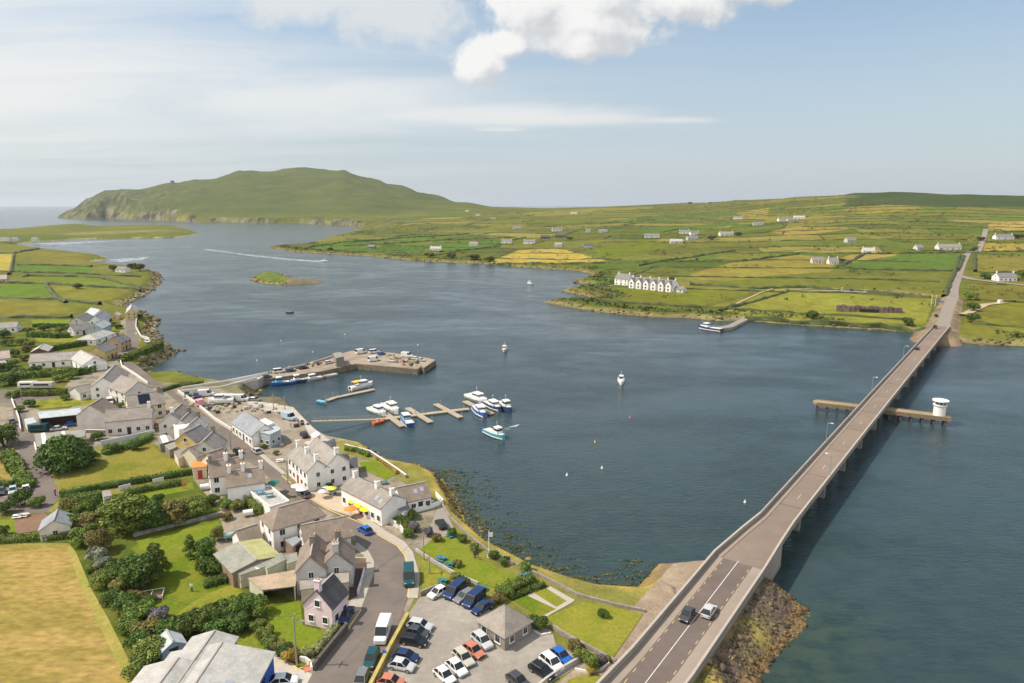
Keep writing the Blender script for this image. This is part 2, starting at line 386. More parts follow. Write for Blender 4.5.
# ------------------------------------------------------------------ terrain sheet
def grid(rs, th):
    R, T = np.meshgrid(rs, th, indexing='ij')
    return np.stack([R.ravel() * np.sin(T.ravel()), R.ravel() * np.cos(T.ravel())], 1)
def sheet(name, P, z, nr, nt, material, attrs):
    V = np.empty((len(P), 3), np.float32); V[:, :2] = P; V[:, 2] = z
    me = bpy.data.meshes.new(name)
    i = np.arange(nr - 1)[:, None] * nt + np.arange(nt - 1)[None, :]
    q = np.stack([i, i + 1, i + nt + 1, i + nt], -1).reshape(-1, 4)
    q = q[:, ::-1] if _up(V, q) < 0 else q
    me.vertices.add(len(V)); me.vertices.foreach_set('co', V.ravel())
    me.loops.add(q.size); me.loops.foreach_set('vertex_index', q.ravel().astype(np.int32))
    me.polygons.add(len(q)); me.polygons.foreach_set('loop_start', np.arange(0, q.size, 4, dtype=np.int32))
    me.polygons.foreach_set('use_smooth', np.ones(len(q), bool))
    me.update(calc_edges=True)
    for k, a in attrs.items():
        if a.ndim == 2:
            at_ = me.attributes.new(k, 'FLOAT_COLOR', 'POINT'); at_.data.foreach_set('color', np.concatenate([a, np.ones((len(a), 1))], 1).astype(np.float32).ravel())
        else:
            at_ = me.attributes.new(k, 'FLOAT', 'POINT'); at_.data.foreach_set('value', a.astype(np.float32))
    me.materials.append(material)
    return link(bpy.data.objects.new(name, me))
def _up(V, q):
    a, b, c = V[q[0][0]], V[q[0][1]], V[q[0][2]]; return (b[0] - a[0]) * (c[1] - a[1]) - (b[1] - a[1]) * (c[0] - a[0])
def angles(step, wide):
    a = np.arange(rad(-39), rad(39.01), rad(step)); b = np.arange(rad(39) + rad(wide), rad(64), rad(wide))
    return np.concatenate([-b[::-1], a, b])

# field pattern of the far shore: cells of a warped, rotated brick layout
TH_F = rad(-24); CA, CB = 125.0, 78.0
def warp(x, y): return 26 * np.sin(y / 170 + 1) + 14 * np.sin(x / 93 + y / 210), 22 * np.sin(x / 190 + .6) + 10 * np.sin(y / 80 - x / 150)
def to_field(x, y):
    wx, wy = warp(x, y); u = x + wx; v = y + wy
    c, s = math.cos(TH_F), math.sin(TH_F); return u * c + v * s, -u * s + v * c
def from_field(a, b):
    c, s = math.cos(TH_F), math.sin(TH_F); u = a * c - b * s; v = a * s + b * c; x, y = u.copy(), v.copy()
    for _ in range(12):
        wx, wy = warp(x, y); x = u - wx; y = v - wy
    return x, y
def hsh(i, j, k=0):
    return (np.sin(i * 127.1 + j * 311.7 + k * 74.7) * 43758.5453) % 1.0
def cell(a, b):
    rb = np.floor(b / CB); wid = CA * (0.7 + 1.1 * hsh(rb, 3.0)); o = hsh(rb, 9.0) * wid
    return rb, np.floor((a + o) / wid), wid, o
PAL = np.array([(.135, .150, .030), (.155, .160, .033), (.200, .180, .048), (.110, .155, .030), (.170, .165, .040), (.250, .205, .070), (.145, .145, .038), (.120, .135, .033), (.185, .165, .052), (.150, .150, .036), (.160, .155, .04)])
# hand-placed fields: outline (as seen from the drone, dropped on the terrain) and colour
FIELDS = [
    ([(490, 262), (520, 250), (558, 248), (580, 254), (608, 262), (560, 263.5), (497, 264)], (.46, .33, .09)),
    ([(430, 243), (512, 239), (500, 247), (440, 252)], (.10, .17, .028)), ([(330, 250), (440, 244), (420, 252), (345, 253)], (.085, .16, .024)),
    ([(292, 250), (350, 240), (420, 236), (480, 233), (430, 240), (340, 249)], (.11, .17, .03)),
    ([(838, 268), (865, 254), (962, 253), (958, 271), (900, 271)], (.11, .165, .035)),
    ([(832, 260), (850, 255), (905, 252), (893, 256), (848, 263)], (.36, .26, .085)),
    ([(984, 243), (1030, 244), (1030, 251), (984, 251)], (.36, .26, .07)), ([(989, 224), (1030, 220), (1030, 230), (989, 231)], (.42, .28, .10)),
    ([(975, 255), (1030, 256), (1030, 272), (975, 272)], (.22, .185, .05)), ([(972, 284), (1030, 286), (1030, 335), (962, 333)], (.19, .17, .035)),
    ([(720, 310), (790, 291), (935, 299), (925, 324), (840, 322), (770, 318)], (.25, .235, .05)),
    ([(700, 308), (770, 292), (785, 293), (722, 309)], (.20, .19, .04)), ([(620, 300), (640, 285), (700, 290), (760, 290), (700, 306), (650, 310)], (.17, .17, .028)),
    ([(690, 284), (768, 277), (930, 276), (950, 285), (945, 292), (800, 287), (760, 288)], (.165, .165, .035)), ([(605, 281), (640, 279), (655, 288), (618, 290)], (.12, .18, .02)),
    ([(735, 262), (800, 255), (840, 258), (830, 272), (700, 280), (690, 274)], (.27, .215, .06)), ([(700, 262), (735, 252), (800, 250), (735, 262)], (.18, .175, .04)),
    ([(768, 232), (800, 226), (860, 228), (790, 236)], (.34, .24, .08)), ([(850, 207), (900, 205), (935, 207), (880, 214), (842, 212)], (.26, .20, .06)),
    ([(600, 222), (690, 212), (760, 211), (650, 222)], (.13, .165, .04)), ([(640, 229), (735, 222), (740, 225), (640, 234)], (.11, .16, .035)),
    ([(600, 246), (660, 242), (670, 247), (610, 257), (590, 252)], (.15, .17, .02)),
    ([(512, 214), (580, 209), (650, 207), (640, 211), (540, 216)], (.24, .20, .06)), ([(735, 212), (768, 208), (768, 219), (745, 218)], (.31, .235, .07)),
    # left shore
    ([(-30, 254), (14, 254.5), (11, 270.5), (-30, 271)], (.48, .35, .09)), ([(18, 265.5), (92, 267.5), (90, 274), (16, 272)], (.115, .19, .025)),
    ([(29, 276), (100, 278), (140, 290), (90, 286), (27, 282.5)], (.17, .20, .03)), ([(-20, 283.5), (45, 284), (58, 299), (-20, 297.5)], (.14, .20, .028)),
    ([(50, 285), (105, 288), (135, 293), (112, 304), (66, 301)], (.22, .20, .04)), ([(-20, 299), (60, 303), (75, 313), (-20, 318)], (.23, .195, .04)),
    ([(30, 319), (70, 319.5), (72, 324), (33, 324)], (.17, .21, .03)), ([(34, 250), (85, 255), (100, 265), (60, 264), (30, 262)], (.22, .185, .045)),
    ([(70, 233), (150, 230), (180, 230.5), (110, 234), (60, 235)], (.27, .22, .09)), ([(0, 236), (120, 236), (185, 235), (100, 238), (20, 242)], (.13, .16, .035)), ([(52, 228), (82, 225), (107, 228), (80, 231)], (.15, .15, .05)),
]
def shade_land(P, h, dA, dV, dE, d, bray, onemb, e1, e2, side):
    x, y = P[:, 0], P[:, 1]; n = len(x); C = np.empty((n, 3))
    big = fbm(x, y, 70, 4)[:, None]; fine = fbm(x, y, 7, 3)[:, None]
    C[:] = np.array((.14, .16, .03)) * (1 - big) + np.array((.21, .18, .05)) * big
    mV = dV > 0
    a, b = to_field(x, y); rb, ia, wid, o = cell(a, b)
    k = hsh(rb, ia, 1); pal = PAL[(k * len(PAL)).astype(int) % len(PAL)] * (0.85 + .3 * hsh(rb, ia, 2))[:, None]
    C[mV] = pal[mV]
    C *= (0.78 + 0.44 * fine) * (0.82 + .36 * big)
    rough_ = fbm(x, y, 45, 4); scrub = (rough_ > 0.60) & mV & (h > 6)
    C[scrub] = C[scrub] * .75 + np.array((.06, .075, .02)) * .25
    # open heath on the skyline and on the headland hill
    dep = y * CP + 50 * SP; colpx = 512 + F * x / np.maximum(dep, 1)
    heath = mV & (colpx > 845 + 40 * (fbm(x, y, 80, 3) - .5)) & (h > 66)
    C[heath] = (np.array((.060, .078, .030)) * (0.8 + .5 * big) )[heath]
    hb = np.clip((y - 2350) / 400, 0, 1) * np.clip((150 - x) / 600, 0, 1) * np.clip((h - 14) / 25, 0, 1); hb = np.where(mV, hb, 0)[:, None]
    hn = fbm(x * .6 + y * .3, y, 240, 5)[:, None]
    hc = np.array((.085, .110, .036)) * (1 - hn) + np.array((.130, .132, .053)) * hn
    hc = hc * (0.75 + .5 * fbm(x, y, 60, 4)[:, None])
    C = C * (1 - hb) + hc * hb
    # hand-placed fields
    for poly, c in FIELDS:
        q = np.array([hit(*p)[:2] for p in poly]); lo, hi = q.min(0) - 1, q.max(0) + 1
        m = np.nonzero((x > lo[0]) & (x < hi[0]) & (y > lo[1]) & (y < hi[1]))[0]
        if len(m) == 0: continue
        m = m[inpoly(P[m], q)]
        C[m] = np.array(c) * (0.80 + .40 * fine[m]) * (0.9 + .2 * big[m])
    # shores
    rock = np.array((.30, .255, .20)) * (0.6 + .8 * fbm(x, y, 5, 4)[:, None]); weed = np.array((.21, .155, .045)) * (0.6 + .8 * fine)
    cn = fbm(x * 1.2, y * .5 + h * 3, 30, 5)[:, None]; crock = np.where(cn > .56, np.array((.25, .21, .185)), np.where(cn > .44, np.array((.115, .108, .10)), np.array((.045, .048, .048)))) * (.6 + .8 * fbm(x, y, 14, 3)[:, None])
    w = np.where(bray > .5, 0, np.clip((7 - dV) / 4 + (fbm(x, y, 11, 3) - .5) * 2, 0, 1)) * mV; w = w[:, None]
    C = C * (1 - w) + (rock * .55 + weed * .45) * w
    cl = bray * np.clip((26 + 150 * (fbm(x, y, 110, 4) - .44) - dV) / 14, 0, 1) * mV
    tip = .8 * np.clip((-1550 - x) / 500, 0, 1) * np.clip(1.4 * fbm(x, y, 90, 4) - .1, 0, 1) * mV * (y > 2300)
    cl = np.maximum(cl, tip * np.clip(1 - (h - 120) / 80, 0, 1))[:, None]
    C = C * (1 - cl) + crock * cl * 1.0
    wA = np.where(y < 330, 4.2, 6.0)
    bayz = (x > -62) & (y < 215)
    wA = np.where(bayz, 6.2, wA)
    w = (np.clip((wA + (fbm(x, y, 4, 3) - .5) * 4 - dA) / 2, 0, 1) * (dA > 0))[:, None]
    bay = (np.clip((x + 60) / 20, 0, 1) * (y < 220))[:, None]
    C = C * (1 - w) + (rock * (1 - bay) * 1.25 + bay * (weed * .75 + np.array((.30, .24, .05)) * .55 * (0.5 + big))) * w
    w = (np.clip((3.2 + (fbm(x, y, 4, 3) - .5) * 4 - dE) / 1.5, 0, 1) * (dE > 0))[:, None]
    C = C * (1 - w) + (rock * .6 + weed * .5) * w
    tail = (dE > 0) & (x > -205); C[tail] = (rock * .35 + weed * .3)[tail]; isl = (dE > 3) & ~tail; C[isl] = (np.array((.11, .15, .025)) * (.6 + .8 * fine))[isl]
    # embankments: stone with lichen and weed toward the water; a sandy shoulder on the bay side
    en = fbm(x, y, 9, 3); stone = np.array((.125, .095, .070)) * (0.45 + 1.1 * fbm(x, y, 1.6, 3)[:, None])
    lich = np.array((.27, .23, .05))
    f = np.clip((en - .52) * 6, 0, 1)[:, None]; stone = stone * (1 - .7 * f) + lich * .7 * f
    low = np.clip((1.6 - h) / 1.2, 0, 1)[:, None]; stone = stone * (1 - .6 * low) + np.array((.28, .17, .075)) * .6 * low
    sand = np.array((.275, .215, .155)) * (0.8 + .4 * fine)
    sl = ((side < 0) & (e1 < 40) & (h > 1.2))[:, None]
    em = np.where(sl, sand, stone)
    f2 = (e2 < e1)[:, None]; em = np.where(f2, (np.array((.20, .155, .095)) * (1 - low) + np.array((.20, .13, .075)) * low) * (.55 + .9 * fine), em)
    sh_ = (side < 0) & (e1 < 10.5) & (y < 124) & (y > 60) & (h > .8); C[sh_] = sand[sh_]
    C[onemb] = em[onemb]
    hq = (x > -118) & (x < -50) & (y > 165) & (y < 262) & (dA > 0) & (dA < 16) & ~((x > -62) & (y < 176)); C[hq] = (np.array((.26, .225, .18)) * (.6 + .6 * fine))[hq]
    # sea bed
    sb = d < 0; sbm = sb & ~onemb
    C[sbm] = (np.array((.12, .12, .05)) * (0.5 + fine))[sbm]
    C[mV & ~onemb] *= np.array((.72, .765, .52))
    C[(dA > 0) & (y > 220)] *= np.array((.70, .76, .52))
    return np.clip(C, 0.004, 1)

def land_material():
    m = bpy.data.materials.new('land_surface'); m.use_nodes = True; g = NG(m.node_tree); b = g.n['Principled BSDF']
    c = g.new('ShaderNodeAttribute', attribute_name='Col').outputs['Color']
    co = g.new('ShaderNodeNewGeometry').outputs['Position']
    n1 = g.noise(co, 0.22, 6, 0.68); n2 = g.noise(co, 1.7, 4, 0.6); n3 = g.noise(g.mapping(co, (.05, .02, .05), (0, 0, .4)), 1.0, 5, .7)
    v = g.math('MULTIPLY', g.rng(n1, .25, .75, .72, 1.28, False), g.rng(n2, .25, .75, .85, 1.15, False))
    v = g.math('MULTIPLY', v, g.rng(n3, .3, .7, .86, 1.14, False))
    hs = g.new('ShaderNodeHueSaturation'); g.put(hs.inputs['Color'], c); g.put(hs.inputs['Value'], v)
    g.put(hs.inputs['Hue'], g.rng(n3, .3, .7, .485, .512, False))
    g.l.new(hs.outputs[0], b.inputs['Base Color']); b.inputs['Roughness'].default_value = 0.95; b.inputs['Specular IOR Level'].default_value = 0.1
    bn = g.new('ShaderNodeBump'); bn.inputs['Strength'].default_value = .5; bn.inputs['Distance'].default_value = .5
    g.put(bn.inputs['Height'], n2); g.l.new(bn.outputs[0], b.inputs['Normal'])
    return m
rs = np.concatenate([np.geomspace(25, 60, 40)[:-1], np.geomspace(60, 420, 330)[:-1], np.geomspace(420, 3000, 330)[:-1], np.geomspace(3000, 6400, 110)[:-1], np.geomspace(6400, 45000, 14)])
th = angles(.11, .5); GP = grid(rs, th)
res = [height(GP[i:i + 60000], True) for i in range(0, len(GP), 60000)]
res = [np.concatenate([r[k] for r in res]) for k in range(10)]
gcol = shade_land(GP, *res)
tag(sheet('ground', GP, res[0], len(rs), len(th), land_material(), {'Col': gcol}), kind='structure')

# ------------------------------------------------------------------ water
def water_material():
    m = bpy.data.materials.new('sea_water'); m.use_nodes = True; g = NG(m.node_tree); b = g.n['Principled BSDF']
    sh = g.new('ShaderNodeAttribute', attribute_name='shoal').outputs['Fac']
    co = g.new('ShaderNodeNewGeometry').outputs['Position']
    big = g.noise(g.mapping(co, (.010, .017, 1), (0, 0, .35)), 1.0, 6, .62, .6)
    mid = g.noise(g.mapping(co, (.05, .09, 1), (0, 0, .3)), 1.0, 4, .6)
    deep = g.mix(g.rng(big, .38, .62, 0, 1), (.020, .036, .044, 1), (.031, .053, .062, 1))
    patch = g.rng(g.noise(g.mapping(co, (.16, .25, 1)), 1.0, 5, .65), .38, .66, 0, 1)
    shoal = g.mix(patch, (.038, .058, .042, 1), (.018, .037, .035, 1))
    c = g.mix(sh, deep, shoal)
    g.l.new(c, b.inputs['Base Color']); b.inputs['IOR'].default_value = 1.33
    slick = g.rng(big, .42, .66, 0, 1)
    g.put(b.inputs['Roughness'], g.rng(mid, .3, .7, .13, .24))
    w1 = g.noise(g.mapping(co, (.42, 1.05, 1), (0, 0, rad(-12))), 1.0, 4, .62, .3)
    w2 = g.noise(g.mapping(co, (1.6, 3.0, 1), (0, 0, rad(14))), 1.0, 2, .5)
    hgt = g.math('ADD', w1, g.math('MULTIPLY', w2, .30))
    bn = g.new('ShaderNodeBump'); bn.inputs['Distance'].default_value = 1.0
    g.put(bn.inputs['Strength'], g.math('MULTIPLY', g.rng(slick, 0, 1, .26, .10, False), g.rng(mid, .3, .7, .7, 1.25, False)))
    g.put(bn.inputs['Height'], hgt); g.l.new(bn.outputs[0], b.inputs['Normal'])
    return m
wr = np.concatenate([np.geomspace(30, 500, 220)[:-1], np.geomspace(500, 6000, 90)[:-1], np.geomspace(6000, 44000, 16)]); wt = angles(.3, .8)
WP = grid(wr, wt)
wh = np.concatenate([height(WP[i:i + 60000], True)[4] for i in range(0, len(WP), 60000)])
shoal = np.clip(1 + wh / (9 + 8 * fbm(WP[:, 0], WP[:, 1], 14, 3)), 0, 1) ** 1.3 * np.clip((500 - WP[:, 1]) / 250, .25, 1)
eb, _ = segdist(WP, EMB1); em = np.clip(1 - (eb - 17) / (10 + 10 * fbm(WP[:, 0], WP[:, 1], 9, 3)), 0, 1) * np.clip((122 - WP[:, 1]) / 18, 0, 1)
wide = np.maximum(.45 * np.clip(1 - (eb - 20) / 60, 0, 1) * np.clip((150 - WP[:, 1]) / 60, 0, 1), .42 * np.clip((300 - WP[:, 1]) / 170, 0, 1))
shoal = np.maximum(np.maximum(shoal, em), wide)
tag(sheet('sea', WP, np.zeros(len(WP)), len(wr), len(wt), water_material(), {'shoal': shoal}), kind='structure')
# ------------------------------------------------------------------ shared materials
WALL = dict(white=(.80, .78, .75), pinkwhite=(.66, .60, .57), cream=(.66, .58, .42), lilac=(.76, .60, .62), grey=(.50, .49, .47), yellow=(.62, .47, .20), beige=(.50, .44, .34), blue=(.03, .11, .42),
            bluegrey=(.36, .42, .45), brown=(.14, .085, .06), brick=(.28, .19, .14), palegreen=(.52, .52, .40), stone=(.24, .21, .18), pink=(.72, .48, .46), palewall=(.60, .58, .54), ochre=(.55, .36, .20))
ROOF = dict(slate=(.20, .19, .19), taupe=(.26, .228, .202), brown=(.235, .185, .15), darkslate=(.085, .082, .088), pale=(.41, .395, .37), bluepale=(.42, .46, .48), rust=(.40, .30, .21), orange=(.60, .24, .07), whiteroof=(.80, .78, .74),
            greygreen=(.27, .265, .225), ygreen=(.40, .39, .17), warmgrey=(.29, .262, .235), pinkroof=(.42, .33, .30), redbrown=(.17, .075, .06), bluegreyroof=(.26, .275, .30))
def wallmat(k): return mat('wall_' + k, WALL[k], .85, .09, .9, second=tuple(q * .80 for q in WALL[k]), sc2=.35, amt2=.55)
def roofmat(k): return mat('roof_' + k, ROOF[k], .75, .16, 2.2, second=tuple(q * r for q, r in zip(ROOF[k], (.74, .76, .72))), sc2=.5, amt2=.7, bump=.25)
GLASS = mat('window_glass', (.02, .024, .03), .12, .2, .6, spec=.5)
FRAME = mat('window_frame_white', (.72, .71, .69), .6, .05)
DOORM = {k: mat('door_' + k, c, .6, .08) for k, c in dict(red=(.42, .05, .04), dark=(.03, .03, .035), blue=(.05, .10, .25), green=(.04, .13, .08), brownish=(.2, .11, .06), white=(.7, .7, .68)).items()}
POT = mat('chimney_pot', (.42, .2, .12), .8, .1); CAPM = mat('ridge_tile', (.36, .32, .29), .8, .12)
CONC = mat('concrete_wall', (.42, .39, .35), .9, .14, .8, second=(.28, .26, .23), sc2=.3)
STONE = mat('rubble_stone', (.27, .235, .20), .95, .35, 1.6, second=(.17, .15, .12), sc2=.6, bump=.6)
METAL = mat('galvanised_metal', (.38, .38, .38), .5, .08, 2, metal=.6)
DARKM = mat('dark_metal', (.03, .03, .032), .5, .1)
WOODP = mat('weathered_pole_wood', (.30, .26, .22), .9, .2, 3)

_wc = {}
def window(parent, pos, ang, w, h, frame=True):
    k = (w, h)
    if k not in _wc:
        f = MB(); f.box((0, -.02, 0), (w + .2, .10, h + .2)); f.box((0, -.06, -h / 2 - .12), (w + .3, .2, .07))
        p = MB(); p.box((-w * .25 - .01, -.075, 0), (w * .5 - .03, .03, h)); p.box((w * .25 + .01, -.075, 0), (w * .5 - .03, .03, h))
        _wc[k] = (f.mesh('window', FRAME), p.mesh('pane', GLASS))
    fm, pm = _wc[k]
    o = link(bpy.data.objects.new('window', fm), parent); o.location = pos; o.rotation_euler = (0, 0, ang)
    link(bpy.data.objects.new('pane', pm), o)
_dc = {}
def door(parent, pos, ang, w=1.0, h=2.05, colr='dark'):
    k = (w, h, colr)
    if k not in _dc:
        b = MB(); b.box((0, -.03, h / 2), (w, .10, h)); b.box((w * .34, -.10, h * .48), (.06, .06, .16)); b.box((0, -.035, h + .06), (w + .24, .12, .12))
        _dc[k] = b.mesh('door', DOORM[colr])
    o = link(bpy.data.objects.new('door', _dc[k]), parent); o.location = pos; o.rotation_euler = (0, 0, ang)

def faces_cam(p, n, lim=-.3):
    v = Vector((-p.x, -p.y, 0)); return v.normalized().dot(n) > lim

def house_body(root, L, w, eh, rh, wall, roof, hip=(0, 0), chim=(), win=(3, 3), gw=1, dr='dark', sky=(), roof2=None, off=(0, 0), ov=.28, wall2=None, solar=None, floors=None, seen=True):
    """walls + roof in root's frame: ridge along x, ridge centre at `off`"""
    ox, oy = off; hx0, hx1 = -L / 2 - hip[0], L / 2 + hip[1]; hw = w / 2
    wl = MB(); wl.box((ox + (hx0 + hx1) / 2, oy, eh / 2 - .2), (hx1 - hx0, w, eh + .4))
    for s, hp in ((-1, hip[0]), (1, hip[1])):
        if hp == 0:
            xe = ox + (hx0 if s < 0 else hx1); xi = xe - s * .3; t = rh - .12
            wl.add([(xe, oy - hw, eh), (xe, oy + hw, eh), (xe, oy, t), (xi, oy - hw, eh), (xi, oy + hw, eh), (xi, oy, t)], [(0, 1, 2), (5, 4, 3), (0, 3, 4, 1), (1, 4, 5, 2), (2, 5, 3, 0)])
    wo = wl.build('wall', wallmat(wall), root)
    sl = (rh - eh) / hw; ez = eh - ov * sl; ge = .18
    r0 = (ox - L / 2 - (ge if hip[0] == 0 else 0), oy, rh); r1 = (ox + L / 2 + (ge if hip[1] == 0 else 0), oy, rh)
    ex0 = ox + hx0 - (ge if hip[0] == 0 else ov); ex1 = ox + hx1 + (ge if hip[1] == 0 else ov)
    T = [r0, r1, (ex1, oy + hw + ov, ez), (ex0, oy + hw + ov, ez), (ex0, oy - hw - ov, ez), (ex1, oy - hw - ov, ez)]
    Bm = [(a, b, c - .16) for a, b, c in T]; fs = [(0, 3, 2, 1), (0, 1, 5, 4)]; mi = [0, 1]
    if hip[0]: fs.append((0, 4, 3)); mi.append(0)
    if hip[1]: fs.append((1, 2, 5)); mi.append(0)
    rb = MB()
    for f, m_ in zip(fs, mi): rb.add(T, [f[::-1]], m_)
    for f in fs: rb.add(Bm, [f], 0)
    loop = [3, 2] + ([1] if not hip[1] else []) + [5, 4] + ([0] if not hip[0] else [])
    for i in range(len(loop)):
        a, b = loop[i], loop[(i + 1) % len(loop)]; rb.add([T[a], T[b], Bm[b], Bm[a]], [(3, 2, 1, 0)])
    ro = rb.build('roof', [roofmat(roof), roofmat(roof2 or roof)], root)
    me = ro.data; bm = bmesh.new(); bm.from_mesh(me); bmesh.ops.remove_doubles(bm, verts=bm.verts, dist=1e-4); bmesh.ops.recalc_face_normals(bm, faces=bm.faces); bm.to_mesh(me); bm.free()
    if L > 1.2:
        rc = MB(); rc.box((ox, oy, rh + .03), (L + (.1 if hip == (0, 0) else -.1), .26, .14)); rc.build('ridge_cap', CAPM, ro)
    for t in chim:
        t, cs = (t if isinstance(t, tuple) else (t, 'white')); cx = ox - L / 2 + L * t; cx = min(max(cx, ox - L / 2 + .45), ox + L / 2 - .45)
        c = MB(); c.box((cx, oy, rh + .35), (.75, .95, 2.0)); c.box((cx, oy, rh + 1.38), (.9, 1.1, .12))
        for q in (-.24, .24): c.cyl((cx, oy + q, rh + 1.4), (cx, oy + q, rh + 1.8), .13, .11, 6, 1)
        c.build('chimney', [wallmat(cs), POT], ro)
    for (t, sd_, fr) in sky:
        k = MB(); x = ox - L / 2 + L * t; y = sd_ * (hw * fr); z = rh - sl * hw * fr
        dy = .55 / math.hypot(1, sl); nx = .08
        def pt(u, v, up): return (x + u, oy + y + v * sd_ * dy, z - v * sl * dy + up)
        k.add([pt(-.45, -1, .03), pt(.45, -1, .03), pt(.45, 1, .03), pt(-.45, 1, .03), pt(-.45, -1, nx), pt(.45, -1, nx), pt(.45, 1, nx), pt(-.45, 1, nx)], [(0, 1, 2, 3), (7, 6, 5, 4), (0, 4, 5, 1), (1, 5, 6, 2), (2, 6, 7, 3), (3, 7, 4, 0)])
        k.build('skylight', mat('skylight_glass', (.30, .33, .36), .15, .1), ro)
    if solar:
        sd_, t0, t1, f0, f1 = solar; k = MB()
        def pt2(t, f, up): return (ox - L / 2 + L * t, oy + sd_ * hw * f, rh - sl * hw * f + up)
        V = [pt2(t, f, u) for u in (.06, .14) for t, f in ((t0, f0), (t1, f0), (t1, f1), (t0, f1))]
        k.add(V, [(0, 1, 2, 3), (7, 6, 5, 4), (0, 4, 5, 1), (1, 5, 6, 2), (2, 6, 7, 3), (3, 7, 4, 0)]); k.build('solar_panel', mat('solar_panel_glass', (.012, .018, .03), .15, .1), ro)
    if not seen: return wo, ro
    fl = floors or (2 if eh > 4.2 else 1)
    zs = [1.45] if fl == 1 else [1.45, min(eh - .95, 3.9)]
    Mw = root.matrix_basis
    for sd_, n in ((-1, win[0]), (1, win[1])):
        nrm = (Mw.to_3x3() @ Vector((0, sd_, 0))); p = Mw @ Vector((ox, oy + sd_ * hw, 0))
        if not n or not faces_cam(p, nrm): continue
        span = hx1 - hx0; di = n // 2 if n > 1 else -1
        for zi, z in enumerate(zs):
            for i in range(n):
                x = ox + hx0 + span * (i + .5) / n
                ang = 0 if sd_ < 0 else math.pi
                if zi == 0 and i == di and n > 2: door(root, (x, oy + sd_ * (hw + .02), 0), ang, colr=dr)
                else: window(root, (x, oy + sd_ * (hw + .02), z), ang, 1.0, 1.15)
    for s in (-1, 1):
        nrm = Mw.to_3x3() @ Vector((s, 0, 0)); xe = ox + (hx0 if s < 0 else hx1); p = Mw @ Vector((xe, oy, 0))
        if not gw or not faces_cam(p, nrm): continue
        n = gw; ang = math.pi / 2 if s > 0 else -math.pi / 2
        for z in zs + ([eh + .3] if (rh - eh > 2.2 and hip == (0, 0) and fl == 1) else []):
            for i in range(n if z < eh else 1):
                y = oy + (-hw + w * (i + .5) / n if z < eh else 0)
                window(root, (xe + s * .02, y, z), ang, .8, 1.0)
    return wo, ro

def house(label, A, B, w, eh, rh, wall='white', roof='slate', z0=Z0, name='house', cat='house', group=None, **kw):
    a = Vector((*at(A[0], A[1], z0 + rh), 0)) if len(A) == 2 else Vector((A[0], A[1], 0))
    b = Vector((*at(B[0], B[1], z0 + rh), 0)) if len(B) == 2 else Vector((B[0], B[1], 0))
    c = (a + b) / 2; d = b - a; L = d.length
    root = empty(name, (c.x, c.y, z0), math.atan2(d.y, d.x), label, cat, group)
    root.matrix_basis = Matrix.Translation((c.x, c.y, z0)) @ Matrix.Rotation(math.atan2(d.y, d.x), 4, 'Z')
    house_body(root, L, w, eh, rh, wall, roof, **kw)
    return root

